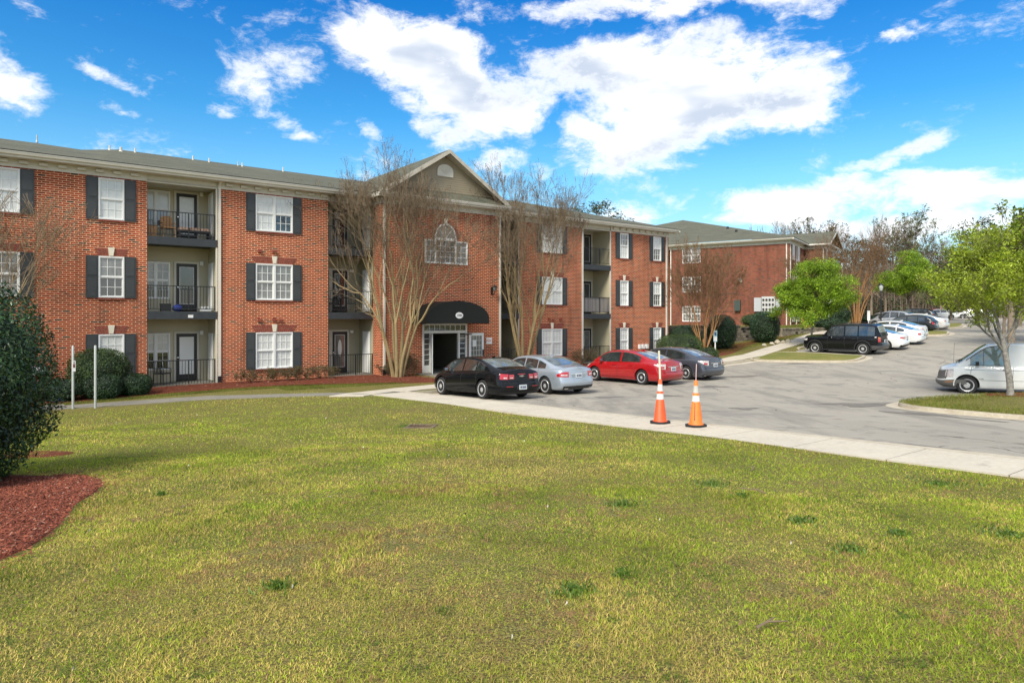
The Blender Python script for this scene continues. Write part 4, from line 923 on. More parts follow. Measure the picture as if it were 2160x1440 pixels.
    ln.lathe([(.0,.58),(.02,.55),(.03,.50),(.15,.42),(.155,.40)], 6, (lx, ly-.30, lz)); ln.lathe([(.08,.19),(.10,.21)], 6, (lx, ly-.30, lz))
    for k in range(6): t = math.pi*k/3; ln.tube([(lx+.09*math.cos(t), ly-.30+.09*math.sin(t), lz+.2), (lx+.145*math.cos(t), ly-.30+.145*math.sin(t), lz+.41)], .009, 4)
    lo_ = ln.build('wall_lantern', M_BLACK, root); gl = MB(); gl.lathe([(.085,.21),(.135,.40)], 6, (lx, ly-.30, lz)); gl.build('lantern_glass', M_GLASSM, lo_)
    # small fittings on brick
    for (a, b, c, d, mm) in ((1.02,1.42,.62,.95,M_WHITE), (.92,1.35,-.1,.30,M_GALV)): box_('utility_box', (a, -.14, c, b, -.004, d), mm)
    for x in (34.15, 34.5, 34.85): box_('meter_box', (x, -.13, .72, x+.20, -.004, 1.02), M_WHITE)
    for (x, z) in ((9.30, 5.72), (9.95, 5.74), (9.30, 2.62), (9.95, 2.62), (10.25, 2.60), (26.3, 2.62), (26.6, 2.60), (27.2, 2.62)): box_('vent_hood', (x, -.10, z, x+.16, -.004, z+.13), M_SOLD)
    box_('number_tag', (6.42, -.045, 2.78, 6.62, -.031, 2.90), M_WHITE)
    # roof vents
    def rv(pxx, pyy, D, h, r, mm):
        x, _ = px(pxx, 300, D); y = D - 31.38; z = S(y); q = MB(); r *= .7; q.lathe([(r*1.9, -.08), (r*1.3, .03), (r, .04), (r, h*.9)], 10, (x, y, z)); q.build('roof_vent', mm, root)
    for a in ((78,0,38.0,.30,.04,M_GALV), (231,0,38.6,.22,.05,M_TRIM), (255,0,38.2,.22,.09,M_TRIM), (285,0,38.8,.24,.05,M_TRIM), (407,0,38.9,.24,.05,M_TRIM), (441,0,38.6,.24,.05,M_TRIM), (502,0,38.9,.26,.04,M_GALV), (511,0,38.6,.22,.05,M_TRIM), (597,0,38.9,.26,.05,M_TRIM)): rv(*a)
M_PED = mat('taupe_siding', (.30,.25,.165), .6, nscale=.8, namt=.06)
M_CANVAS = mat('black_canvas', (.012,.014,.012), .75, spec=.3, bump=.2, bscale=200)
near_block()

# ------------------------------------------------------------------ far block
B2C = Vector((27.7, 68.2, 1.9)); B2A = math.atan2(.555, -.832)     # local x runs along the end wall, away from the corner to the left
bldB = thing('apartment_building', 'far red brick apartment block with green-grey hip roof behind the retaining wall', 'building', B2C, B2A + math.pi)
# local frame: +x = (.832,-.555) to the right, -y faces the camera; corner at the origin, walls run to x = -34
def far_block():
    root = bldB; H = 8.38
    m = MB(); Wn = [(-11.0, -9.0)]
    wall_x(m, -12.4, 0, -.8, H, 0, [(a, b, .5+3.15*f, 2.15+3.15*f) for a, b in Wn for f in range(3)])
    wall_x(m, -34, -12.9, -.8, H, 1.6)
    m.poly([(-12.4,0,-.8),(-12.4,3,-.8),(-12.4,3,H),(-12.4,0,H)])
    # front face going away to the right, with a projecting wing
    m.poly([(0,0,-.8),(0,7.6,-.8),(0,7.6,H),(0,0,H)]); m.poly([(0,7.6,-.8),(2.0,7.6,-.8),(2.0,7.6,H),(0,7.6,H)]); m.poly([(2.0,7.6,-.8),(2.0,15.2,-.8),(2.0,15.2,H),(2.0,7.6,H)])
    m.poly([(2.0,15.2,-.8),(0,15.2,-.8),(0,15.2,H),(2.0,15.2,H)]); m.poly([(0,15.2,-.8),(0,24,-.8),(0,24,H),(0,16.5,H)]); m.poly([(0,24,-.8),(-34,24,-.8),(-34,24,H),(0,24,H)])
    m.build('wall', M_BRICK2, root)
    for f in range(3): window(root, -11.0, -9.0, .5+3.15*f, 2.15+3.15*f, 0, True, 'mid', 'mid')
    fz = MB(); fz.box(-12.5, -.06, H-.05, .06, .02, 8.70); fz.box(.0, .02, H-.05, .06, 7.54, 8.70); fz.box(0, 7.54, H-.05, 2.06, 7.62, 8.7); fz.box(2.0, 7.62, H-.05, 2.06, 15.2, 8.7)
    fz.build('frieze', M_TRIM, root)
    gt = MB(); gutter(gt, -18.0, .5, -.6, 8.86); gt.box(.42, -.6, 8.70, .55, 7.1, 8.86); gt.box(.55, 7.0, 8.70, 2.6, 7.12, 8.86); gt.box(2.48, 7.12, 8.70, 2.60, 15.7, 8.86); gt.box(.06, -.45, 8.68, .42, 6.2, 8.70)
    gt.build('gutter', M_CREAM, root)
    for x in (-12.3, -.25): downspout(root, x, 0, -.4, 8.74)
    q = MB(); q.box(.0, .3, 0, .09, .42, H); q.box(.0, 3.2, 0, .09, 3.3, H); q.box(1.86, 7.5, 0, 1.98, 7.59, H); q.build('downspout', M_CREAM, root)
    # balconies seen edge-on along the front
    b = MB()
    for z in (3.0, 6.1): b.box(.0, 3.4, z-.3, .12, 6.3, z)
    b.build('balcony_slab', M_SLAB, root)
    w = MB()
    for z in (.5, 3.65, 6.8):
        for y in (1.4, 3.9, 8.4, 13.0): w.box(.0 + (2.0 if y > 7.6 else 0), y, z, .05 + (2.0 if y > 7.6 else 0), y+1.1, z+1.6)
    w.build('front_window_frames', M_WHITE, root)
    rf = MB(); E = -.64; EZ = 8.885; AX = -17.0; AY = 17.0; AZ = EZ + 5.15
    c0, c1, c2, c3 = (.6, E, EZ), (-34.6, E, EZ), (-34.6, 42, EZ), (.6, 42, EZ); A = (AX, AY, AZ); A2 = (AX, 28, AZ)
    rf.poly([c1, c0, A]); rf.poly([c0, c3, A2, A]); rf.poly([c1, A, A2, c2])
    # cross gable over the wing
    gy, gz = 11.4, EZ+1.65
    rf.poly([(2.7, 7.0, EZ), (2.7, gy, gz), (-6, gy, gz), (-1.0, 7.0, EZ)]); rf.poly([(2.7, gy, gz), (2.7, 15.8, EZ), (-1, 15.8, EZ), (-6, gy, gz)])
    rf.build('roof', M_ROOF, root)
    pd = MB(); pd.poly([(2.1, 7.5, 8.7), (2.1, 15.3, 8.7), (2.1, gy, gz-.15)]); pd.build('pediment', M_PED, root)
    rk = MB(); rk.prism([(6.95, EZ-.03), (gy, gz+.03), (15.85, EZ-.03), (15.85, EZ-.2), (gy, gz-.15), (6.95, EZ-.2)], 'x', 2.7, 2.75); rk.build('rake_board', M_CREAM, root)
    for (x, y) in ((-6.5, 4.6), (-8.2, 7.2)):
        v = MB(); z = EZ + (AZ-EZ)*(y-E)/(AY-E); v.lathe([(.16, -.1), (.14, .22), (.02, .26)], 8, (x, y, z)); v.build('roof_vent', M_BLACK, root)
    # service equipment on the end wall
    def bx(n, *b_, m_): q = MB(); q.box(*b_); return q.build(n, m_, root)
    bx('service_cabinet', -5.35, -.3, 1.62, -4.75, -.004, 2.75, m_=M_GREYBOX); bx('service_cabinet', -3.35, -.3, 1.55, -2.65, -.004, 2.95, m_=mat('light_grey_box', (.42,.43,.44), .5))
    mp = bx('meter_bank', -2.6, -.3, 1.0, -1.3, -.004, 3.05, m_=mat('meter_panel', (.50,.50,.48), .5))
    q = MB()
    for i in range(4):
        for j in range(4): q.lathe([(.0, -.42), (.10, -.41), (.10, -.30)], 10, (-2.42+.31*i, 0, 1.3+.48*j), 'y')
    q.build('meters', M_DARKP, mp)
    bx('service_cabinet', -1.25, -.3, 1.5, -.75, -.004, 2.8, m_=MATS['light_grey_box'])
    bx('utility_door', -7.9, -.06, .0, -6.95, -.002, 1.1, m_=M_GREYBOX); bx('wall_light', -5.0, -.2, 4.6, -4.6, -.003, 5.0, m_=M_TRIM)
    c = MB(); c.tube([(-8.8,-.05,3.35),(-5.2,-.05,3.45)], .02, 4); c.tube([(-.9,-.1,-.5),(-.9,-.1,1.5)], .05, 5); c.tube([(-10,-.05,1.6),(-5.5,-.05,1.6)], .02, 4); c.build('conduit', M_GREYBOX, root)
M_GREYBOX = mat('dark_green_cabinet', (.045,.065,.055), .5)
far_block()

# ------------------------------------------------------------------ retaining walls
M_BLOCK = brick_mat('grey_block', [(.22,.19,.14),(.26,.225,.165),(.17,.15,.115),(.29,.25,.185)], (.08,.07,.055), bw=.40, rh=.2, ms=.012, dark=.12)
def retaining(name, u0, u1, v, z0, ztop, label):
    r = thing(name, label, 'wall', uv2w(u0, v), AL); m = MB(); c = MB(); n = 8
    L_ = u1 - u0
    for i in range(n):
        a, b = L_*i/n, L_*(i+1)/n; zt = ztop(u0 + (a+b)/2)
        m.box(a, 0, z0, b, .36, zt-.1); c.box(a+.004, -.05, zt-.1, b-.004, .40, zt)
    m.build('block_courses', M_BLOCK, r); c.build('coping', M_BLOCK, r); return r
retaining('retaining_wall', 38.0, 52.5, WALLV - .02, -.1, lambda u: 2.22 if u < 46.5 else 2.05 - .0*(u-46), 'tall grey block retaining wall below the far block, behind the clipped shrubs')
retaining('retaining_wall', 52.6, 60.5, WALLV + .25, .3, lambda u: 1.92, 'low grey block retaining wall behind the bright green street tree')
# ------------------------------------------------------------------ vehicles
def pch(x, P):
    """smooth interpolation through points (monotone cubic)"""
    X = np.array([p[0] for p in P], float); Y = np.array([p[1] for p in P], float); h = np.diff(X); dl = np.diff(Y)/h; m = np.zeros(len(X)); m[0], m[-1] = dl[0], dl[-1]
    for i in range(1, len(X) - 1): m[i] = 0 if dl[i-1]*dl[i] <= 0 else 2*dl[i-1]*dl[i]/(dl[i-1] + dl[i])
    x = np.clip(x, X[0], X[-1]); i = int(np.clip(np.searchsorted(X, x) - 1, 0, len(h) - 1)); t = (x - X[i])/h[i]
    return float((2*t**3-3*t*t+1)*Y[i] + (t**3-2*t*t+t)*h[i]*m[i] + (-2*t**3+3*t*t)*Y[i+1] + (t**3-t*t)*h[i]*m[i+1])
def paint(name, col, flake=.0, rough=.22, coat=1.): return mat(name, col, rough, metal=flake, spec=.5, coat=coat)
M_CARGLASS = mat('tinted_car_glass', (.022,.028,.028), .03, spec=1., coat=1., nscale=3, namt=.5)
M_CARGLASS2 = mat('clear_car_glass', (.16,.19,.185), .03, spec=1., coat=1., nscale=2.5, namt=.55)
M_RED = mat('red_lamp', (.42,.010,.018), .12, coat=1, spec=.7)
M_LAMPC = mat('clear_lamp', (.55,.50,.48), .1, coat=1, nscale=14, namt=.4)
M_PLATE = mat('licence_plate', (.55,.58,.60), .4)
M_PLTX = mat('plate_characters', (.05,.06,.12), .6)
M_AMBER = mat('amber_lamp', (.60,.22,.02), .15, coat=1)

class Car:
    def __init__(s, L, W, H, wb, ro, r, top, belt, deck, rearp, frontp, rings=None, tumble=.30, gw=.905, zb=.20):
        s.L, s.W, s.H, s.wb, s.ro, s.r, s.top, s.belt, s.deck, s.rp, s.fp, s.tumble, s.gw, s.zb = L, W, H, wb, ro, r, top, belt, deck, rearp, frontp, tumble, gw, zb
        rear = [(0,0),(.003,.2),(.012,.4),(.03,.6),(.055,.74),(.09,.84),(.14,.91),(.22,.955),(.36,.985),(.6,1)]
        front = [(0,0),(.012,.2),(.04,.4),(.09,.58),(.15,.71),(.23,.82),(.34,.90),(.48,.955),(.66,.985),(.9,1)]
        s.ring = [('r', a, b) for a, b in rear] + [('m', t, 1.) for t in np.linspace(0, 1, 18)[1:-1]] + [('f', a, b) for a, b in front[::-1]]
        s.tl = [0, .06, .16, .30, .45, .58, .68, .78, .88, .95, 1.0]
    def P(s, q, t, off=0.):
        i = int(min(max(q, 0), len(s.ring) - 1.0001)); f = q - i
        def one(k):
            kind, a, b = s.ring[k]; xr = pch(t, s.rp); xf = s.L - pch(t, s.fp)
            x = xr + a if kind == 'r' else xf - a if kind == 'f' else (xr + .6) + (xf - .9 - xr - .6)*a
            wv = pch(t, [(0,.93),(.06,.965),(.2,.985),(.45,1.),(.7,1.0),(.85,.985),(.95,.96),(1,.93)])
            zt = pch(x, s.belt); z = s.zb + (zt - s.zb)*t
            return Vector((x, s.W/2*b*wv, z))
        p = one(i).lerp(one(min(i+1, len(s.ring)-1)), f)
        return p
    def N(s, q, t):
        e = .15; a = s.P(min(q+e, len(s.ring)-1.01), t) - s.P(max(q-e, 0), t); b = s.P(q, min(1, t+.02)) - s.P(q, max(0, t-.02))
        n = b.cross(a); n = n.normalized() if n.length > 1e-9 else Vector((-1,0,0))
        c = s.P(q, t) - Vector((s.L/2, 0, 0)); c.z = 0
        return n if n.dot(c) > 0 else -n
    def qx(s, x, t=.6):
        """ring position whose side point has the given x"""
        lo, hi = 0., len(s.ring) - 1.01
        for _ in range(30):
            m = (lo+hi)/2
            if s.P(m, t).x < x: lo = m
            else: hi = m
        return lo
    def patch(s, q0, q1, t0, t1, off=.006, nq=8, nt=4, side=1, f=None):
        m = MB(); pts = []
        for a in range(nq):
            for b in range(nt):
                q = q0 + (q1-q0)*a/(nq-1); t = (t0(q) if callable(t0) else t0); tt = (t1(q) if callable(t1) else t1); t = t + (tt-t)*b/(nt-1)
                p = s.P(q, t) + s.N(q, t)*off; p.y *= side; pts.append(p)
        m.grid(lambda a, b: pts[a*nt+b], nq, nt)
        return m
    # greenhouse section
    def sec(s, x):
        tp = pch(x, s.top); zbt = pch(x, s.belt) - .02; tp = max(tp, zbt + .012); k = s.gwx(x)
        wbt = s.W/2*k; wt = wbt - s.tumble*(tp - zbt); dz = min(.06, (tp-zbt)*.5)
        return [(0, tp), (.5*wt, tp-.05*dz-.002), (.78*wt, tp-.28*dz), (.92*wt, tp-.6*dz), (wt*.985+.002, tp-dz*1.15), (wt+(wbt-wt)*.15, tp-dz*1.15-(tp-dz*1.15-zbt)*.18), ((wt+wbt)/2, (tp-dz*1.15+zbt)/2), (wbt, zbt)], tp, zbt, wbt, wt, dz
    def gwx(s, x):
        a = (x - s.top[0][0])/(s.top[-1][0] - s.top[0][0]); return s.gw*(1 - .13*max(0, 1-a*5)**2 - .10*max(0, (a-.80)*5)**2)
    def ysurf(s, x, z):
        pts, tp, zbt, wbt, wt, dz = s.sec(x); P = pts[::-1]
        return float(np.interp(z, [p[1] for p in P], [p[0] for p in P]))
    def zsurf(s, x, y):
        pts = s.sec(x)[0]; return float(np.interp(abs(y), [p[0] for p in pts], [p[1] for p in pts]))
    def body(s, mats):
        nq, nt = len(s.ring), len(s.tl); m = MB(); idx = {}
        for q in range(nq):
            for sd in (1, -1):
                for j, t in enumerate(s.tl):
                    p = s.P(q, t); mid = q in (0, nq-1)
                    if mid and sd == -1: idx[q, sd, j] = idx[q, 1, j]; continue
                    idx[q, sd, j] = m.vert((p.x, p.y*sd, p.z))
        for q in range(nq-1):
            for j in range(nt-1):
                m.face((idx[q,1,j+1], idx[q+1,1,j+1], idx[q+1,1,j], idx[q,1,j])); m.face((idx[q,-1,j], idx[q+1,-1,j], idx[q+1,-1,j+1], idx[q,-1,j+1]))
        # deck and floor
        ys = [.86, .6, .3, 0]
        dk = {}
        for q in range(nq):
            p = s.P(q, 1.); zc = max(pch(p.x, s.deck), p.z)
            for sd in (1, -1):
                dk[q, sd, 0] = idx[q, sd, nt-1]
                for k, f in enumerate(ys):
                    if q in (0, nq-1): dk[q, sd, k+1] = idx[q, sd, nt-1]; continue
                    if f == 0 and sd == -1: dk[q, sd, k+1] = dk[q, 1, k+1]; continue
                    dk[q, sd, k+1] = m.vert((p.x, p.y*f*sd, p.z + (zc - p.z)*(1 - f**2.4)))
        for q in range(nq-1):
            for k in range(len(ys)):
                for sd in (1, -1):
                    a = [dk[q,sd,k], dk[q+1,sd,k], dk[q+1,sd,k+1], dk[q,sd,k+1]]
                    u = []; [u.append(v) for v in a if v not in u]
                    if len(u) >= 3: m.face(u if sd == -1 else u[::-1])
        for q in range(nq-1):
            a = [idx[q,1,0], idx[q+1,1,0], idx[q+1,-1,0], idx[q,-1,0]]; u = []; [u.append(v) for v in a if v not in u]
            m.face(u)
        o = m.build('body', mats)
        import bmesh as bm_
        b = bm_.new(); b.from_mesh(o.data); bm_.ops.recalc_face_normals(b, faces=b.faces); b.to_mesh(o.data); b.free()
        # wheel arches
        cm = MB()
        for wx in (s.ro, s.ro + s.wb):
            for sd in (1, -1):
                n = 28; R_ = s.r + .055; y0, y1 = sd*(s.W/2 - .27), sd*(s.W/2 + .2)
                cm.prism([(wx + R_*math.cos(2*math.pi*k/n), s.r + .01 + R_*math.sin(2*math.pi*k/n)) for k in range(n)], 'y', min(y0, y1), max(y0, y1))
        c = cm.build('cutter', mats[-1]); b = bm_.new(); b.from_mesh(c.data); bm_.ops.recalc_face_normals(b, faces=b.faces); b.to_mesh(c.data); b.free()
        md = o.modifiers.new('b', 'BOOLEAN'); md.operation = 'DIFFERENCE'; md.object = c; md.solver = 'EXACT'
        bpy.context.view_layer.update(); me = bpy.data.meshes.new_from_object(o.evaluated_get(bpy.context.evaluated_depsgraph_get()))
        if len(me.polygons) > 100:
            old = o.data; o.data = me; bpy.data.meshes.remove(old)
        o.modifiers.clear(); bpy.data.objects.remove(c); me = o.data; me.name = 'body'
        me.materials.clear(); [me.materials.append(x) for x in mats]
        for p in me.polygons:
            p.material_index = 0; cc = p.center
            for wx in (s.ro, s.ro + s.wb):
                if math.hypot(cc.x - wx, cc.z - s.r - .01) < s.r + .05 and abs(cc.y) < s.W/2 - .012 and cc.z > s.zb + .005: p.material_index = 1
            if cc.z < s.zb + .01: p.material_index = 1
        # greenhouse joined to the same mesh
        g = MB(); x0, x1 = s.top[0][0], s.top[-1][0]; n = 34; rows = []
        for i in range(n + 1):
            x = x0 + (x1-x0)*i/n; pts = s.sec(x)[0]; rows.append([(x, -y, z) for y, z in pts[::-1]] + [(x, y, z) for y, z in pts[1:]])
        g.grid(lambda a, b_: rows[a][b_], n+1, len(rows[0]))
        g.poly(rows[0]); g.poly(rows[-1][::-1])
        b = bm_.new(); b.from_mesh(me); i0 = len(b.verts); vs = [b.verts.new(v) for v in g.v]
        for f in g.f:
            try: b.faces.new([vs[k] for k in f][::-1])
            except Exception: pass
        b.to_mesh(me); b.free()
        me.polygons.foreach_set('use_smooth', [True]*len(me.polygons))
        try: me.set_sharp_from_angle(angle=R(38))
        except Exception: pass
        me.update(); return o
    def side_glass(s, xa, xb, lowoff=.05, hi=.035, pad=.007, sd=1, n=14, k=5):
        m = MB(); pts = []
        for a in range(n):
            x = xa + (xb-xa)*a/(n-1); _, tp, zbt, wbt, wt, dz = s.sec(x); z0 = zbt + lowoff; z1 = max(z0 + .004, tp - dz*1.15 - hi)
            for b in range(k): z = z0 + (z1-z0)*b/(k-1); pts.append((x, sd*(s.ysurf(x, z) + pad), z))
        m.grid(lambda a, b: pts[a*k+b], n, k); return m
    def screen(s, xa, xb, wf=.90, pad=.008, n=9, k=13):
        m = MB(); pts = []
        for a in range(n):
            x = xa + (xb-xa)*a/(n-1); wt = s.sec(x)[4]*wf
            for b in range(k): y = -wt + 2*wt*b/(k-1); pts.append((x, y, s.zsurf(x, y) + pad))
        m.grid(lambda a, b: pts[a*k+b], n, k); return m
def wheel(root, x, y, r, w, side, spokes=5, rimr=.66, rimmat=None, hub=.12, twin=False):
    m = MB(); rr = r*rimr; m.lathe([(rr*.97, -w/2), (r*.93, -w/2), (r*.985, -w*.38), (r, -w*.2), (r, w*.2), (r*.985, w*.38), (r*.93, w/2), (rr*.97, w/2)], 28, (x, y, r), 'y')
    t = m.build('wheel', M_RUBBER, root, smooth=True, angle=40)
    k = MB(); yo = side*(w/2)
    rim = []
    for (ra, h) in ((rr*1.04, 0.004), (rr*1.0, .012), (rr*.86, -.002), (rr*.84, -.05)): rim.append((ra, yo + side*h))
    i0 = len(k.v); n = 28
    for (ra, h) in rim:
        for j in range(n): a = 2*math.pi*j/n; k.v.append((x + ra*math.cos(a), y + h, r + ra*math.sin(a)))
    for a in range(len(rim)-1):
        for j in range(n): k.face((i0+a*n+j, i0+a*n+(j+1) % n, i0+(a+1)*n+(j+1) % n, i0+(a+1)*n+j))
    for sp in range(spokes):
        a = 2*math.pi*(sp + .25)/spokes
        for da in ((-.13, .13) if twin else (0,)):
            hw0, hw1 = rr*.21*(6/spokes)**.7*(.66 if twin else 1), rr*.27*(6/spokes)**.7*(.55 if twin else 1); aa = a + da
            c, s_ = math.cos(aa), math.sin(aa); c0, s0 = math.cos(a), math.sin(a); P = []
            for (rad, hw, h, cc, ss) in ((rr*hub*.8, hw0, .002, c0, s0), (rr*.90, hw1, -.006, c, s_)):
                for sg in (-1, 1): P.append((x + rad*cc - sg*hw*ss, y + yo + side*h, r + rad*ss + sg*hw*cc))
            b = [(p[0], p[1] - side*.03, p[2]) for p in P]; q = [P[0], P[1], P[3], P[2]]; bq = [b[0], b[1], b[3], b[2]]
            k.poly(q); 
            for e in range(4): k.poly([q[e], q[(e+1) % 4], bq[(e+1) % 4], bq[e]])
    k.lathe([(.0, yo + side*.010), (rr*hub, yo + side*.008), (rr*hub*1.15, yo - side*.02)] if True else [], 12, (x, y, r), 'y')
    k.build('rim', rimmat or M_ALLOY, t, smooth=True, angle=30)
    d = MB(); d.lathe([(0, yo - side*.065), (rr*.88, yo - side*.06), (rr*.9, yo - side*.10)], 24, (x, y, r), 'y'); d.build('brake_recess', M_DARKP, t); return t
def finish_car(c, root, pm, opt):
    """windows, lamps, wheels and trim shared by the cars"""
    W2 = c.W/2; g = opt.get('glass', M_CARGLASS)
    c.body([pm, M_DARKP] if not opt.get('body_mats') else opt['body_mats']).parent = root
    for sd in (1, -1):
        for (xa, xb) in opt['sides']: c.side_glass(xa, xb, sd=sd, **opt.get('sg', {})).build('side_window', opt.get('sidemat', g), root, smooth=True)
        if opt.get('trim'):
            xa = opt['sides'][0][0] - .05; xb = opt['sides'][-1][1] + .03; m = MB(); up = []; 
            for x in np.linspace(xa, xb, 22):
                _, tp, zbt, *_r = c.sec(x); dz = _r[-1]; z = max(zbt + .05, tp - dz*1.15 - .022); up.append((x, sd*(c.ysurf(x, z) + .010), z))
            m.tube(up, .009, 4); m.tube([(x, sd*(c.ysurf(x, c.sec(x)[2]+.04) + .010), c.sec(x)[2]+.04) for x in np.linspace(xa, xb, 10)], .008, 4); m.build('window_trim', M_CHROME, root)
        # door seams, handles, mirror
        m = MB()
        for x in opt['seams']:
            q = c.qx(x); pts = [c.P(q, t) + c.N(q, t)*.0015 for t in (.14, .3, .5, .7, .85, .97)]
            m.tube([(p.x, p.y*sd, p.z) for p in pts], .0065, 3)
        if opt.get('sill_seam', 1):
            pts = [c.P(c.qx(x), .14) + Vector((0, .002, 0)) for x in np.linspace(c.ro + c.r + .1, c.ro + c.wb - c.r - .1, 5)]; m.tube([(p.x, p.y*sd, p.z) for p in pts], .007, 3)
        m.build('door_seams', M_DARKP, root)
        for x in opt['handles']:
            p = c.P(c.qx(x), .84); h = MB(); h.box(x-.10, sd*(p.y) - .012, p.z-.014, x+.10, sd*(p.y) + .012 + (.018 if sd > 0 else 0), p.z+.014) if sd > 0 else h.box(x-.10, sd*p.y - .03, p.z-.014, x+.10, sd*p.y + .012, p.z+.014)
            h.build('door_handle', opt.get('handlemat', pm), root)
        mx = opt['mirror']; zb_ = c.sec(mx)[2]; yb = c.ysurf(mx, zb_+.03); h = MB()
        h.prism([(yb-.02, zb_+.04), (yb+.09, zb_+.05), (yb+.22, zb_+.06), (yb+.24, zb_+.15), (yb+.20, zb_+.19), (yb+.09, zb_+.19), (yb+.07, zb_+.09)] if sd > 0 else [(-yb+.02, zb_+.04), (-yb-.09, zb_+.05), (-yb-.22, zb_+.06), (-yb-.24, zb_+.15), (-yb-.20, zb_+.19), (-yb-.09, zb_+.19), (-yb-.07, zb_+.09)], 'x', mx-.05, mx+.06)
        mo = h.build('side_mirror', opt.get('mirrormat', pm), root)
        h = MB(); y0, y1 = sorted((sd*(yb+.09), sd*(yb+.22))); h.box(mx-.054, y0, zb_+.075, mx-.049, y1, zb_+.175); h.build('mirror_glass', M_CHROME, mo)
        for wx in (c.ro, c.ro + c.wb): wheel(root, wx, sd*(W2 - .115), c.r, .215, sd, **opt['wheel'])
        for (q0, q1, t0, t1, mm) in opt['tail']: c.patch(q0, q1, t0, t1, side=sd).build('taillight', mm, root, smooth=True)
        for (q0, q1, t0, t1, mm) in opt['head']: c.patch(len(c.ring)-1-q1, len(c.ring)-1-q0, t0, t1, side=sd).build('headlight', mm, root, smooth=True)
    c.screen(*opt['windshield']).build('windshield', g, root, smooth=True)
    c.screen(*opt['rear'], **opt.get('rearkw', {})).build('rear_window', opt.get('reargl', g), root, smooth=True)
    # plate
    t = opt['plate']; p = c.P(0, t); m = MB(); m.box(p.x-.022, -.155, p.z-.08, p.x+.01, .155, p.z+.08); pl = m.build('licence_plate', M_PLATE, root)
    m = MB()
    for i, w in enumerate((.03,.028,.03,.02,.03,.03)): y = -.115+.042*i; m.box(p.x-.025, y, p.z-.04, p.x-.021, y+w, p.z+.035); 
    for i in range(6): y = -.115+.042*i; m.box(p.x-.026, y+.008, p.z-.02 + .02*(i % 2), p.x-.0205, y+.02, p.z-.005+.02*(i % 2))
    m.build('plate_characters', M_PLTX, pl)
    for (nm, q0, q1, t0, t1, mm, off) in opt.get('extra', []):
        for sd in ((1, -1) if not nm.startswith('mid_') else (1, -1)): c.patch(q0, q1, t0, t1, side=sd, off=off).build(nm.replace('mid_', ''), mm, root, smooth=True)

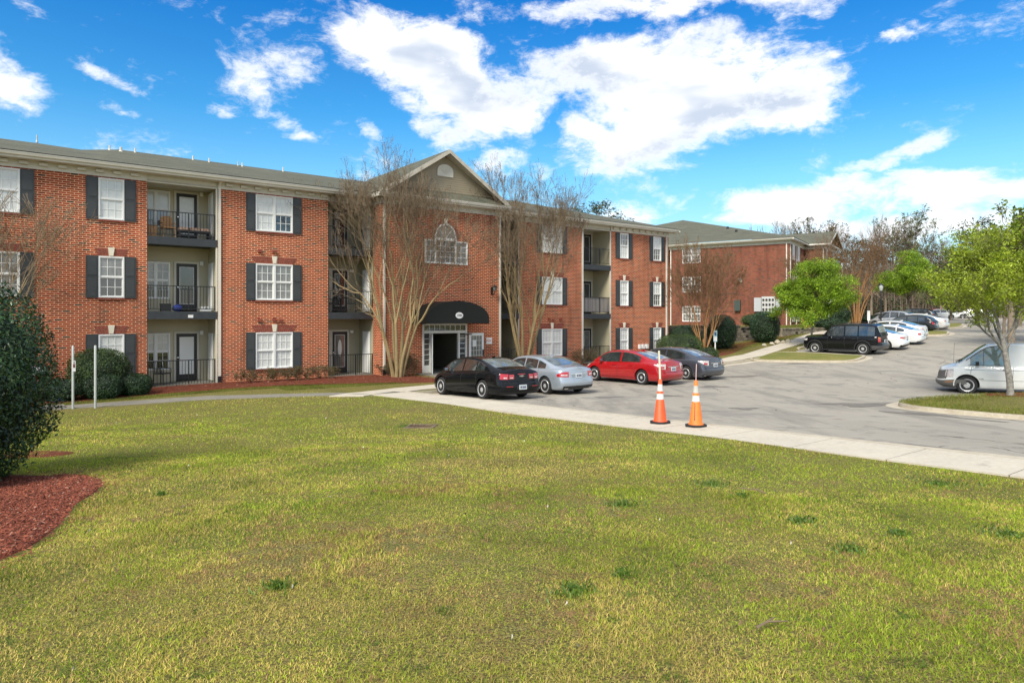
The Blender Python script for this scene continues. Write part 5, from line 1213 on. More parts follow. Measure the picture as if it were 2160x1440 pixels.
def sedan(name, label, cat, pm, L=4.85, W=1.83, H=1.46, wb=2.78, ro=1.12, r=.325, kind='a', group='cars parked nose-in along the kerb'):
    k = L/4.85; h = H/1.46
    top = [(.30*k,1.04*h),(.62*k,1.10*h),(1.10*k,1.245*h),(1.60*k,1.385*h),(2.05*k,1.445*h),(2.55*k,1.46*h),(3.05*k,1.425*h),(3.40*k,1.33*h),(3.85*k,1.12*h),(4.12*k,.985*h)]
    belt = [(0,.90*h),(.35*k,.955*h),(1.2*k,.955*h),(2.4*k,.925*h),(3.6*k,.88*h),(4.3*k,.79*h),(4.7*k,.68*h),(L,.60*h)]
    deck = [(0,.98*h),(.15*k,1.045*h),(.6*k,1.075*h),(1.2*k,1.06*h),(2.4*k,1.0*h),(3.9*k,.985*h),(4.3*k,.90*h),(4.65*k,.76*h),(L,.66*h)]
    rp = [(0,.14),(.10,.05),(.25,.0),(.45,.0),(.52,.02),(.56,.05),(.75,.065),(.92,.075),(1,.10)]
    fp = [(0,.18),(.12,.05),(.3,.0),(.5,.0),(.7,.05),(.88,.14),(1,.26)]
    c = Car(L, W, H, wb, ro, r, top, belt, deck, rp, fp); root = thing(name, label, cat, group=group); n = len(c.ring)
    o = dict(sides=[(1.12*k,1.60*k),(1.66*k,2.44*k),(2.52*k,3.66*k)], seams=[1.50*k,2.48*k,3.55*k], handles=[1.72*k,2.66*k], mirror=3.42*k, trim=True,
             windshield=(3.22*k,4.02*k,.90), rear=(.66*k,1.60*k,.86), plate=.66, wheel=dict(spokes=7, rimr=.64, twin=True),
             tail=[(3.0,8.2,.74,lambda q: .97 - .05*max(0, q-5), M_RED)], head=[(2,7.0,.80,.95,M_LAMPC)], reargl=M_CARGLASS2,
             extra=[('mid_rear_trim', 0, 3.3, .50, .515, M_DARKP, .004), ('mid_bumper_line', 0, 9.5, .485, .50, M_DARKP, .002), ('mid_bumper_underside', 0, 7, .0, .10, M_DARKP, .004)])
    if kind == 'black':     # split square lamps, bowtie badge, lip
        o.update(plate=.34, wheel=dict(spokes=5, rimr=.68, twin=True, hub=.2), tail=[(1.75,2.85,.72,.93,M_RED),(3.0,5.9,.70,.95,M_RED)], sidemat=M_CARGLASS, trim=True)
        o['extra'] = [('mid_bumper_line', 0, 9.5, .53, .545, M_DARKP, .002), ('mid_plate_recess', 0, 1.35, .25, .43, M_DARKP, .003), ('reflector', 2.2, 3.8, .36, .39, M_RED, .006), ('mid_diffuser', 0, 6.5, .0, .13, MATS['dark_bumper'], .005), ('mid_brake_lamp', 0, .9, .93, .955, M_RED, .006), ('inner_lamp', 2.0, 2.6, .75, .80, M_LAMPC, .010), ('inner_lamp', 3.35, 4.4, .74, .80, M_LAMPC, .010)]
    if kind == 'silver':
        o.update(plate=.73, wheel=dict(spokes=5, rimr=.70, twin=True, hub=.16), tail=[(2.7,7.3,lambda q: .66 - .0*q,lambda q: .93 - .045*max(0, q-4.2), M_RED)], trim=False)
        o['extra'] = [('lamp_stripe', 3.1, 5.6, .73, .79, M_LAMPC, .010), ('mid_bumper_line', 0, 9.5, .56, .572, M_DARKP, .002), ('mid_diffuser', 0, 5.0, .03, .20, M_DARKP, .006), ('mid_trunk_strip', 0, 2.2, .80, .825, M_CHROME, .010), ('mid_plate_recess', 0, 1.9, .63, .80, MATS['silver_shadow_panel'], .003), ('exhaust_tip', 3.0, 4.3, .04, .10, M_CHROME, .012)]
    if kind == 'altima':
        o.update(plate=.70, sides=[(1.22*k,2.30*k),(2.40*k,3.62*k)], tail=[(2.75,7.9,lambda q: .70 + .05*max(0, q-4),lambda q: .985 - .012*max(0, q-4), M_LAMPC)], trim=True)
        o['extra'] = [('mid_bumper_line', 0, 9.5, .525, .54, M_DARKP, .002), ('mid_plate_recess', 0, 2.1, .60, .80, opt_recess(pm), .003), ('mid_trunk_strip', 0, 1.9, .815, .845, M_CHROME, .012), ('lamp_core', 3.2, 5.2, .74, .86, M_REDC, .010), ('mid_bumper_underside', 0, 6, .0, .06, M_DARKP, .004), ('exhaust_tip', 4.0, 5.0, .02, .08, M_CHROME, .012)]
    if kind == 'oldwhite':
        o.update(tail=[(3.2,6.4,.72,.90,M_RED)], trim=False, wheel=dict(spokes=6, rimr=.60, rimmat=M_ALLOY))
    if kind == 'newwhite':
        o.update(tail=[(1.6,6.5,lambda q: .80 - .02*max(0, 5-q),lambda q: .93, M_RED)], trim=False); o['extra'] = [('mid_diffuser', 0, 7, .0, .22, M_DARKP, .006), ('mid_trunk_strip', 0, 1.5, .84, .88, M_RED, .008)]
    finish_car(c, root, pm, o)
    if kind in ('black', 'altima'):    # antenna fin, tail spoiler lip, badge
        p = c.P(0, .86); b = MB()
        if kind == 'black':
            b.prism([(-.10,-.016),(-.035,-.016),(-.035,-.03),(.035,-.03),(.035,-.016),(.10,-.016),(.115,.016),(.035,.016),(.035,.03),(-.035,.03),(-.035,.016),(-.085,.016)], 'x', -.02, -.006)
        else: b.lathe([(0, -.0), (.035, .0), (.035, .006)], 14, (0, 0, 0), 'y'); b.v = [(y - .02, x, z) for x, y, z in b.v]
        b.v = [(x + p.x, y, z + p.z) for x, y, z in b.v]; b.build('badge', M_CHROME, root)
    f = MB(); zt = c.zsurf(1.75*k, 0); f.prism([(1.62*k, zt-.02), (1.85*k, zt+.01), (1.70*k, zt+.055), (1.63*k, zt+.06)], 'y', -.012, .012); f.build('antenna_fin', pm, root)
    return root
M_REDC = mat('red_lamp_core', (.38,.035,.04), .15, coat=1)
mat('dark_bumper', (.022,.023,.024), .5, spec=.3); mat('silver_shadow_panel', (.30,.33,.36), .3, metal=.5, coat=.6)
def opt_recess(pm): return pm
P_BLK = mat('black_car_paint', (.006,.007,.008), .10, spec=.32); P_SIL = paint('silver_blue_paint', (.38,.43,.48), .45, .28); P_RED = paint('red_car_paint', (.36,.006,.010), .1)
P_GRY = paint('slate_car_paint', (.070,.076,.092), .45, .28); P_WHT = paint('white_car_paint', (.70,.71,.70)); P_PEARL = paint('pearl_white_paint', (.62,.60,.57), .1); P_DGR = mat('dark_grey_paint', (.020,.023,.025), .12, spec=.4)
P_SLV2 = paint('silver_paint', (.45,.46,.47), .5, .3); P_TAN = paint('tan_paint', (.42,.35,.26), .3)

def wagon(name, label, cat, pm, L=5.05, W=1.98, H=1.86, wb=2.95, ro=1.10, r=.39, kind='suv', group='cars parked nose-in along the kerb'):
    k = L/5.05; h = H/1.86
    if kind == 'suv':
        top = [(.10,1.16*h),(.16,1.30*h),(.34,1.72*h),(.55,1.82*h),(1.2,1.86*h),(2.4,1.85*h),(2.9,1.80*h),(3.15,1.66*h),(3.60,1.22*h),(3.68,1.17*h)]; top = [(a*k, b) for a, b in top]
        belt = [(0,1.10*h),(.4*k,1.13*h),(3.6*k,1.10*h),(4.2*k,1.08*h),(4.8*k,1.04*h),(L,1.0*h)]; deck = [(0,1.10*h),(1,1.18*h),(3.6*k,1.18*h),(4.2*k,1.17*h),(4.8*k,1.12*h),(L,1.05*h)]
        rp = [(0,.10),(.12,.02),(.25,0),(.36,.0),(.42,.07),(.7,.08),(1,.09)]; fp = [(0,.16),(.15,.03),(.35,0),(.6,.03),(.85,.06),(1,.12)]; zb = .32
        sides = [(.42*k,1.34*k),(1.42*k,2.16*k),(2.24*k,3.26*k)]; seams = [1.38*k,2.20*k,3.25*k]; wsh = (2.94*k,3.61*k,.90); rear = (.17*k,.36*k,.84)
    else:  # rounded crossover
        top = [(.12,1.05*h),(.25,1.22*h),(.55,1.55*h),(1.0,1.72*h),(1.7,1.84*h),(2.5,1.86*h),(3.05,1.80*h),(3.4,1.66*h),(3.95,1.28*h),(4.15,1.16*h)]; top = [(a*k, b) for a, b in top]
        belt = [(0,1.05*h),(.5*k,1.20*h),(1.4*k,1.18*h),(3.6*k,1.06*h),(4.2*k,1.0*h),(4.7*k,.9*h),(L,.78*h)]; deck = [(0,1.08*h),(1,1.2*h),(3.8*k,1.16*h),(4.3*k,1.08*h),(4.75*k,.95*h),(L,.84*h)]
        rp = [(0,.14),(.12,.03),(.3,0),(.42,.02),(.5,.07),(.8,.10),(1,.14)]; fp = [(0,.18),(.12,.05),(.35,0),(.6,.03),(.85,.12),(1,.22)]; zb = .24
        sides = [(.95*k,1.5*k),(1.57*k,2.42*k),(2.5*k,3.65*k)]; seams = [1.45*k,2.46*k,3.55*k]; wsh = (3.15*k,4.0*k,.90); rear = (.27*k,.85*k,.84)
    c = Car(L, W, H, wb, ro, r, top, belt, deck, rp, fp, tumble=.22, gw=.915, zb=zb); root = thing(name, label, cat, group=group)
    o = dict(sides=sides, seams=seams, handles=[1.6*k, 2.55*k], mirror=(3.1*k if kind == 'suv' else 3.42*k), windshield=wsh, rear=rear, plate=.62, wheel=dict(spokes=6, rimr=.60, hub=.22), trim=(kind != 'suv'),
             tail=[(3.6,6.0,.60,.97,M_RED)] if kind == 'suv' else [(3.0,6.6,.72,lambda q: .98, M_RED)], head=[(3,6.8,.74,.90,M_LAMPC)], mirrormat=M_DARKP, sg=dict(hi=.03, lowoff=.06), handlemat=M_DARKP if kind == 'suv' else pm,
             extra=[('mid_bumper_line', 0, 9.5, .37, .39, M_DARKP, .003)])
    if kind == 'suv':
        o['extra'] = [('mid_bumper', 0, 9.0, .02, .34, MATS['chrome_bumper'], .012), ('reversing_lamp', 3.7, 5.8, .86, .95, M_AMBER, .012)]
        o['reargl'] = MATS['pale_rear_glass']
    finish_car(c, root, pm, o)
    if kind == 'suv':
        for sd in (1, -1):
            m = MB()
            for y in (.62,): m.tube([(.65*k, sd*y, c.zsurf(.65*k, y)+.02)] + [(x*k, sd*y, c.zsurf(x*k, y)+.07) for x in (.8, 1.5, 2.4, 2.9)] + [(3.05*k, sd*y, c.zsurf(3.05*k, y)+.02)], .018, 5)
            m.build('roof_rail', M_DARKP, root)
            for wx in (ro, ro+wb):
                m = MB(); pts = [(wx + (r+.085)*math.cos(t), sd*(W/2+.012), r + .01 + (r+.085)*math.sin(t)) for t in np.linspace(-.25, math.pi+.25, 18)]
                pts = [p for p in pts if p[2] > zb-.05]; m.tube(pts, .05, 5); m.build('wheel_arch_flare', MATS['dark_bumper'], root)
            m = MB(); m.box(ro+r+.12, sd*W/2-.06 if sd > 0 else -W/2-.02, .28, ro+wb-r-.12, sd*W/2+.02 if sd > 0 else -W/2+.06, .36); m.build('side_step', MATS['dark_bumper'], root)
            m = MB(); p = [c.P(c.qx(x), .50) for x in np.linspace(ro+r+.15, ro+wb-r-.15, 5)]; m.tube([(q.x, sd*(q.y+.004), q.z) for q in p], .012, 4); m.build('side_moulding', MATS['dark_bumper'], root)
    return root
mat('chrome_bumper', (.12,.12,.125), .35, metal=.6); mat('pale_rear_glass', (.26,.27,.25), .05, spec=1., coat=1., nscale=2, namt=.25)

def place(o, x, y, head):
    """rear-left? no: centre of the rear axle at world x, y; nose towards angle head (degrees, world)"""
    o.rotation_euler = (0, 0, R(head)); return o
def park(o, px, py_wheel_Y, head, ro, side_off, extra_z=0., dz=None, wb=2.75):
    """the near rear wheel stands on the ground in direction px at distance Y"""
    Y = py_wheel_Y; P = at(px, Y); h = R(head); fwd = Vector((math.cos(h), math.sin(h), 0)); left = Vector((-fwd.y, fwd.x, 0))
    base = Vector((P.x, P.y, 0)) - left*side_off - fwd*ro; 
    mid = base + fwd*ro
    f = mid + fwd*wb
    lz = lambda p: float(lotz(*w2uv(p.x, p.y)))
    z0, z1 = lz(mid), lz(f); pitch = -math.atan2(z1 - z0, wb)
    zl, zr = lz(mid + fwd*wb/2 + left*.8), lz(mid + fwd*wb/2 - left*.8); roll = math.atan2(zl - zr, 1.6)
    base.z = z0 - (z1 - z0)/wb*ro + extra_z
    o.location = base; o.rotation_euler = (roll, pitch, h); return o
HN = math.degrees(math.atan2(.7991, -.6012))      # nose-in heading at the near kerb

car = sedan('parked_car', 'black four-door sedan with square red tail lamps, nearest to the sidewalk', 'car', P_BLK, 4.86, 1.855, 1.46, 2.74, 1.15, .335, 'black'); park(car, 1015.5, 23.6, HN, 1.15, .93)
car = sedan('parked_car', 'silver-blue sedan parked between the black sedan and the red sedan', 'car', P_SIL, 4.60, 1.77, 1.44, 2.76, 1.0, .325, 'silver'); park(car, 1149, 25.6, HN, 1.0, .885)
car = sedan('parked_car', 'bright red sedan behind the orange cones', 'car', P_RED, 4.82, 1.80, 1.47, 2.776, 1.08, .325, 'altima'); park(car, 1352.5, 29.4, HN + 2.5, 1.08, .90)
car = sedan('parked_car', 'slate grey sedan beside the red one, nearest to the clipped hedge', 'car', P_GRY, 4.82, 1.80, 1.47, 2.776, 1.08, .325, 'altima'); park(car, 1446, 31.9, HN + 2, 1.08, .90)
car = wagon('parked_car', 'big black sport utility vehicle with roof rails beside the grassy island', 'car', P_BLK, 5.05, 1.98, 1.92, 2.95, 1.10, .40, 'suv'); park(car, 1820, 43.0, 135, 1.10, .99, wb=2.95)
FH = 136
car = sedan('parked_car', 'white modern sedan with slim red tail lamps, half hidden by the black utility vehicle', 'car', P_WHT, 4.85, 1.83, 1.45, 2.80, 1.1, .33, 'newwhite'); park(car, 1868, 45.0, FH, 1.1, .92)
car = sedan('parked_car', 'older white sedan with oval red tail lamps in the second row of bays', 'car', P_WHT, 4.75, 1.76, 1.40, 2.68, 1.12, .31, 'oldwhite'); park(car, 1906, 47.6, FH, 1.12, .88)
car = sedan('parked_car', 'white car with a roof sheen just behind the older white sedan', 'car', P_PEARL, 4.75, 1.8, 1.44, 2.7, 1.1, .32, 'altima'); park(car, 1914, 50.6, FH, 1.1, .9)
car = wagon('parked_car', 'dark grey hatchback at the small kerbed island', 'car', P_DGR, 4.35, 1.80, 1.50, 2.65, .85, .34, 'cross'); park(car, 1949, 56.0, FH, .85, .9)
car = sedan('parked_car', 'pearl white sedan just beyond the dark grey hatchback', 'car', P_PEARL, 4.85, 1.84, 1.47, 2.8, 1.1, .33, 'altima'); park(car, 1966, 60.0, FH, 1.1, .92)
car = wagon('parked_car', 'silver grey crossover with its red tail lamp above the white sedans', 'car', P_SLV2, 4.5, 1.82, 1.66, 2.62, .95, .35, 'cross'); park(car, 1905, 64, FH - 10, .95, .9)
car = sedan('parked_car', 'tan sedan behind the street lamp pole', 'car', P_TAN, 4.6, 1.76, 1.42, 2.65, 1.05, .32, 'oldwhite'); park(car, 1890, 68.5, FH - 10, 1.05, .88)
car = wagon('parked_car', 'dark green-grey wagon under the farther green tree', 'car', P_DGR, 4.7, 1.84, 1.68, 2.7, .98, .35, 'cross'); park(car, 1952, 73, FH, .98, .92)
car = sedan('parked_car', 'white sedan parked side-on at the far end of the lot', 'car', P_WHT, 4.5, 1.76, 1.42, 2.65, 1.0, .32, 'oldwhite'); park(car, 2007, 92, 168, 1.0, .88)
car = sedan('parked_car', 'red car behind the white sedan at the far end of the lot', 'car', P_RED, 4.6, 1.78, 1.46, 2.7, 1.05, .32, 'altima'); park(car, 1999, 96.5, 165, 1.05, .9)
car = sedan('parked_car', 'white car glimpsed through the low leaves of the big right-hand tree', 'car', P_WHT, 4.6, 1.78, 1.45, 2.7, 1.05, .32, 'newwhite'); park(car, 2078, 98, 150, 1.05, .9)

# ------------------------------------------------------------------ the white van
def van():
    L, W, H, wb, ro, r = 4.82, 1.96, 1.93, 2.82, 1.02, .35
    top = [(.05,1.16),(.08,1.45),(.16,1.80),(.35,1.91),(1.2,1.93),(2.6,1.93),(3.05,1.90),(3.25,1.82),(3.75,1.45),(4.10,1.18),(4.16,1.15)]
    belt = [(0,1.08),(3.6,1.08),(4.2,1.02),(4.55,.93),(L,.86)]; deck = [(0,1.1),(3.9,1.16),(4.2,1.13),(4.55,1.03),(4.75,.94),(L,.90)]
    c = Car(L, W, H, wb, ro, r, top, belt, deck, [(0,.08),(.1,.02),(.3,0),(.36,.05),(1,.06)], [(0,.20),(.1,.09),(.22,.0),(.42,.0),(.5,.06),(.8,.085),(1,.13)], tumble=.14, gw=.92, zb=.25)
    root = thing('parked_van', 'white van side-on behind the tree of the kerbed island, nose to the left', 'van')
    o = dict(sides=[(2.52,3.72)], seams=[2.42,3.72], handles=[2.62], mirror=3.5, windshield=(3.16,4.08,.93), rear=(.08,.17,.8), plate=.3, wheel=dict(spokes=6, rimr=.66, hub=.35, rimmat=M_ALLOY), tail=[(4,6,.5,.95,M_RED)],
             head=[(4.6,7.0,.50,.93,MATS['clear_lamp'])], mirrormat=M_DARKP, glass=MATS['green_van_glass'], sidemat=MATS['green_van_glass'], sg=dict(lowoff=.04, hi=.02), handlemat=M_DARKP, sill_seam=0, trim=False)
    finish_car(c, root, paint('white_van_paint', (.70,.71,.68), rough=.3, coat=.6), o)
    n = len(c.ring) - 1
    for sd in (1, -1): c.patch(n-9.3, n, .0, .40, side=sd, off=.02, nq=14, nt=6).build('bumper', MATS['grey_bumper'], root, smooth=True); c.patch(n-5.5, n-.1, .46, .95, side=sd, off=.01).build('grille', MATS['grey_bumper'], root, smooth=True); c.patch(n-7.4, n-5.5, .29, .32, side=sd, off=.026).build('marker_lamp', M_AMBER, root)
    for sd in (1, -1):
        m = MB(); wx = ro+wb; pts = [(wx + (r+.075)*math.cos(t), sd*(W/2-.002), r+.01 + (r+.075)*math.sin(t)) for t in np.linspace(-.1, math.pi+.1, 18)]; m.tube(pts, .02, 5); m.build('wheel_arch_lip', MATS['white_van_paint'], root)
        m = MB(); q = [(x, sd*(c.ysurf(x, 1.12)+.009), 1.105) for x in np.linspace(2.48, 3.78, 6)]; m.tube(q, .012, 4)
        up = [(x, sd*(c.ysurf(x, max(1.1, c.sec(x)[1]-.085))+.010), max(1.105, c.sec(x)[1]-.085)) for x in np.linspace(2.5, 3.85, 16)]; m.tube(up, .016, 4)
        m.tube([(3.30, sd*(c.ysurf(3.30, 1.12)+.01), 1.12), (3.30, sd*(c.ysurf(3.30, 1.62)+.01), 1.62)], .010, 4); m.build('window_seal', M_DARKP, root)
        for z in (.93, .55):
            m = MB(); m.tube([(x, sd*(c.P(c.qx(x), (z-.25)/.83).y+.001), z) for x in np.linspace(.3, 3.55 if z < .8 else 4.4, 8)], .006, 3); m.build('body_crease', M_DARKP, root)
    m = MB(); m.tube([(4.2, -.80, 1.08), (4.16, -.80, 1.9)], .006, 4); m.build('radio_antenna', M_DARKP, root)
    m = MB(); m.tube([(4.14, -.6, 1.19), (3.98, .1, 1.30)], .012, 4); m.tube([(4.14, .1, 1.19), (3.98, .7, 1.28)], .012, 4); m.build('wiper', M_DARKP, root)
    text_mesh('badge_lettering', 'SAFARI', .075, M_DARKP, root, Matrix.Translation((3.42, W/2*.985+.012, .60)) @ Matrix.Rotation(math.pi, 4, 'Z') @ FRONT)
    return root
mat('green_van_glass', (.15,.20,.185), .04, spec=1., coat=1., nscale=2.2, namt=.5); mat('grey_bumper', (.115,.112,.105), .5)
v = van(); h_ = R(149); fx, fy = (2040-1080)/1440*25.9, 25.9       # front near wheel stands here
fw = Vector((math.cos(h_), math.sin(h_), 0)); lf_ = Vector((-fw.y, fw.x, 0)); b_ = Vector((fx, fy, 0)) - fw*(1.02 + 2.82) - lf_*.98
v.location = (b_.x, b_.y, float(lotz(*w2uv(fx, fy))) + .02); v.rotation_euler = (0, R(.8), h_)
# ------------------------------------------------------------------ vegetation
class Limbs:
    """fast collector of tapered segments"""
    def __init__(s): s.A = []; s.B = []; s.ra = []; s.rb = []
    def seg(s, a, b, ra, rb): s.A.append(a); s.B.append(b); s.ra.append(ra); s.rb.append(rb)
    def mesh(s, name, mat_, parent, n=4):
        A = np.array([tuple(a) for a in s.A]); B = np.array([tuple(b) for b in s.B]); ra = np.array(s.ra); rb = np.array(s.rb)
        d = B - A; Ln = np.linalg.norm(d, axis=1, keepdims=True) + 1e-9; d /= Ln
        B = B + d*np.minimum(rb[:,None], Ln*.1)
        h = np.where(np.abs(d[:,2:3]) < .9, [[0,0,1.]], [[1.,0,0]]); u = np.cross(d, h); u /= np.linalg.norm(u, axis=1, keepdims=True); w = np.cross(d, u); m = len(A)
        V = np.empty((m, 2*n, 3))
        for j in range(n):
            t = 2*math.pi*j/n; o = u*math.cos(t) + w*math.sin(t); V[:,j] = A + o*ra[:,None]; V[:,n+j] = B + o*rb[:,None]
        base = (np.arange(m)*2*n)[:,None]; F = np.concatenate([base + [j, (j+1) % n, n+(j+1) % n, n+j] for j in range(n)])
        return np_mesh(name, V.reshape(-1, 3), F, mat_, parent, smooth=n > 4)
def rdir(r, d, ang):
    """unit vector at angle ang from d, random azimuth"""
    a = d.orthogonal().normalized(); b = d.cross(a); t = r.uniform(0, 2*math.pi)
    return (d*math.cos(ang) + (a*math.cos(t) + b*math.sin(t))*math.sin(ang)).normalized()
def grow(r, thick, thin, tips, p, d, L, rad, lev, maxlev, o):
    """recursive limb: bends upwards, forks at its end and throws side shoots"""
    n = 4 if lev < 2 else 3 if lev < 4 else 2; q = p; rr = rad; tb = thick if rad > o.get('split', .018) else thin
    for i in range(n):
        d = (d + Vector((r.gauss(0,1), r.gauss(0,1), r.gauss(0,1)))*o.get('wob', .06) + Vector((0,0,1))*o.get('up', .05)).normalized()
        q2 = q + d*(L/n); r2 = max(rad*(1 - (1 - o.get('taper', .68))*(i+1)/n), o.get('rmin', .0028)); tb.seg(q, q2, rr, r2); q, rr = q2, r2
        if lev >= 1 and lev < maxlev and r.random() < o.get('side', .35): grow(r, thick, thin, tips, q, rdir(r, d, r.uniform(.4, .85)), L*r.uniform(.35, .65), rr*.5, max(lev + 1, maxlev - 2), maxlev, o)
    if lev >= maxlev: tips.append(q); return
    k = o['forks'][min(lev, len(o['forks'])-1)]; k = int(k) + (r.random() < k % 1)
    for i in range(k):
        ang = r.uniform(*o.get('ang', (.16, .42))); grow(r, thick, thin, tips, q, rdir(r, d, ang), L*r.uniform(*o.get('len', (.66, .88))), rr*(.82 if i == 0 else .66), lev + 1, maxlev, o)
def pods(pts, r, size, n, spread):
    P = np.repeat(np.array([tuple(p) for p in pts]), n, 0); P = P + r.normal(0, spread, P.shape); m = len(P); s = r.uniform(.6, 1.3, (m, 1))*size
    V = np.empty((m, 4, 3)); R3 = r.normal(0, 1, (m, 3)); R3 /= np.linalg.norm(R3, axis=1, keepdims=True); T = np.cross(R3, r.normal(0, 1, (m, 3))); T /= np.linalg.norm(T, axis=1, keepdims=True); Q = np.cross(R3, T)
    V[:,0] = P + R3*s; V[:,1] = P + T*s; V[:,2] = P - (R3 + T)*s*.6 + Q*s; V[:,3] = P - Q*s
    b = (np.arange(m)*4)[:,None]; return V.reshape(-1, 3), np.concatenate([b + [0,1,2], b + [0,2,3], b + [0,3,1], b + [1,3,2]])
def myrtle(name, label, base, H, rad, stems, seed, barkm, twigm, lev=6, rbase=.10, leans=None, podn=2, group='bare crepe myrtles', wide=.32, flare=.12, podsize=.018, trunk_h=0.):
    r = random.Random(seed); root = thing(name, label, 'tree', base, 0, group); thick, thin, tips = Limbs(), Limbs(), []
    o = dict(forks=[2, 2.2, 2.3, 2.2, 2.1, 2, 1.8], wob=.085, up=.03, taper=.74, side=.28 if H > 10 else .40, ang=(.14, .40), len=(.64, .86), rmin=.0055 if H > 9 else .007)
    for i in range(stems):
        t = 2*math.pi*(i + r.uniform(-.3, .3))/stems; a = r.uniform(.35, 1.)*wide; p = Vector((math.cos(t)*flare, math.sin(t)*flare, -.05))
        d = Vector((math.cos(t)*math.sin(a)*.55, math.sin(t)*math.sin(a)*.55, 1)).normalized(); L0 = H*.27; q = p; rr = rbase*r.uniform(.75, 1.1); nn = 6
        if i == 0: thick.seg(Vector((0,0,-.1)), Vector((0,0,.25+trunk_h)), rbase*2.0, rbase*1.6)
        for k in range(nn):
            d = (d + Vector((math.cos(t), math.sin(t), 0))*a*.16 + Vector((r.gauss(0,1), r.gauss(0,1), 0))*.03).normalized(); q2 = q + d*(L0*r.uniform(.95, 1.1)/nn); r2 = rr*.94; thick.seg(q, q2, rr, r2); q, rr = q2, r2
            if k > 2 and r.random() < .3: grow(r, thick, thin, tips, q, rdir(r, d, .45), H*.16, rr*.45, 2, lev, o)
        for j in range(2): grow(r, thick, thin, tips, q, rdir(r, d, r.uniform(.12, .30)), H*.205*r.uniform(.85, 1.15), rr*(.85 if j == 0 else .7), 1, lev, o)
    zs = max(t.z for t in tips); k = H/zs
    # fit the crown to its measured width
    xs = sorted(math.hypot(t.x, t.y) for t in tips); kx = rad/xs[int(len(xs)*.95)]
    def fit(v): f = kx + (1 - kx)*max(0, 1 - v.z/(H*.35)) if v.z < H*.35 else kx; return Vector((v.x*f, v.y*f, v.z*k))
    for tb in (thick, thin): tb.A = [fit(a) for a in tb.A]; tb.B = [fit(b) for b in tb.B]
    tips = [fit(t) for t in tips]
    thick.mesh('trunk', barkm, root, 7); thin.mesh('twigs', twigm, root, 3)
    if podn:
        V, F = pods(tips, np.random.RandomState(seed), podsize, podn, .05); np_mesh('seed_pods', V, F, M_POD, root)
    return root
M_POD = mat('dark_seed_pods', (.050,.036,.028), .8)
def leaves(P, r, size, n, spread, mat_, name, parent, flat=.0, aspect=.5, clump=None, up=None):
    """n leaf quads round each point"""
    P = np.repeat(np.array([tuple(p) for p in P]), n, 0); m = len(P); off = r.normal(0, 1, (m, 3)); off /= np.linalg.norm(off, axis=1, keepdims=True); off *= (r.rand(m, 1)**.5)*spread; off[:,2] *= .75; P = P + off
    N_ = r.normal(0, 1, (m, 3)); N_[:,2] += flat; N_ /= np.linalg.norm(N_, axis=1, keepdims=True)
    T = np.cross(N_, r.normal(0, 1, (m, 3))); T /= np.linalg.norm(T, axis=1, keepdims=True); Q = np.cross(N_, T); s = size*r.uniform(.6, 1.35, (m, 1))
    V = np.empty((m, 4, 3)); V[:,0] = P - T*s; V[:,1] = P + Q*s*aspect + N_*s*.12; V[:,2] = P + T*s; V[:,3] = P - Q*s*aspect + N_*s*.12
    b = (np.arange(m)*4)[:,None]; return np_mesh(name, V.reshape(-1, 3), b + [0,1,2,3], mat_, parent)
def leafy(name, label, base, H, rx, trunk_h, seed, leafm, barkm, tr=.10, lev=5, n=16, size=.06, spread=.32, zc=None, droop=0., lift=.05, group=None, forks=(3, 3, 2.4, 2, 2), cat='tree', squash=None, keep=1., bare_top=0):
    r = random.Random(seed); root = thing(name, label, cat, base, 0, group); thick, thin, tips = Limbs(), Limbs(), []
    p = Vector((0,0,-.1)); d = Vector((r.uniform(-.04,.04), r.uniform(-.04,.04), 1)).normalized(); rr = tr; nn = 7
    for k in range(nn): q = p + d*((trunk_h + .1)/nn); d = (d + Vector((r.gauss(0,.03), r.gauss(0,.03), 0))).normalized(); thick.seg(p, q, rr*(1.25 if k == 0 else 1), rr*.96); p = q; rr *= .96
    L = (H - trunk_h)*.30; o = dict(forks=forks, wob=.08, up=lift, taper=.68, side=.4, ang=(.25, .62), len=(.68, .88), rmin=.004, split=.014)
    for i in range(5):
        a = 2*math.pi*i/5 + r.uniform(-.3, .3); dd = Vector((math.cos(a)*r.uniform(.5, .95), math.sin(a)*r.uniform(.5, .95), r.uniform(.6, 1.0))).normalized(); grow(r, thick, thin, tips, p - Vector((0,0,.12*i)), dd, L*r.uniform(.8, 1.1), rr*.5, 1, lev, o)
    grow(r, thick, thin, tips, p, d, L*1.1, rr*.7, 1, lev, o)
    z1 = max(t.z for t in tips); kz = (H - trunk_h)/(z1 - trunk_h); xs = sorted(math.hypot(t.x, t.y) for t in tips); kx = rx/xs[int(len(xs)*.94)]
    fit = lambda v: Vector((v.x*kx, v.y*kx, trunk_h + (v.z - trunk_h)*kz if v.z > trunk_h else v.z))
    for tb in (thick, thin): tb.A = [fit(a) for a in tb.A]; tb.B = [fit(b) for b in tb.B]
    tips = [fit(t) for t in tips]
    thick.mesh('trunk', barkm, root, 7); thin.mesh('branches', barkm if barkm is not M_BIRCH else M_GREYB, root, 3)
    lt = [t for t in tips if r.random() < keep and t.z < H - bare_top*r.random()]
    leaves(lt, np.random.RandomState(seed), size, n, spread, leafm, 'crown', root)
    return root
def bumpf(d, seed):
    s = 0
    for i, (f, a) in enumerate(((2.1, .5), (4.3, .3), (8.1, .2))): s = s + a*np.sin(d[:,0]*f + seed + i)*np.sin(d[:,1]*f*1.1 + seed*1.7)*np.sin(d[:,2]*f*.9 + seed*.6 + 1)
    return s
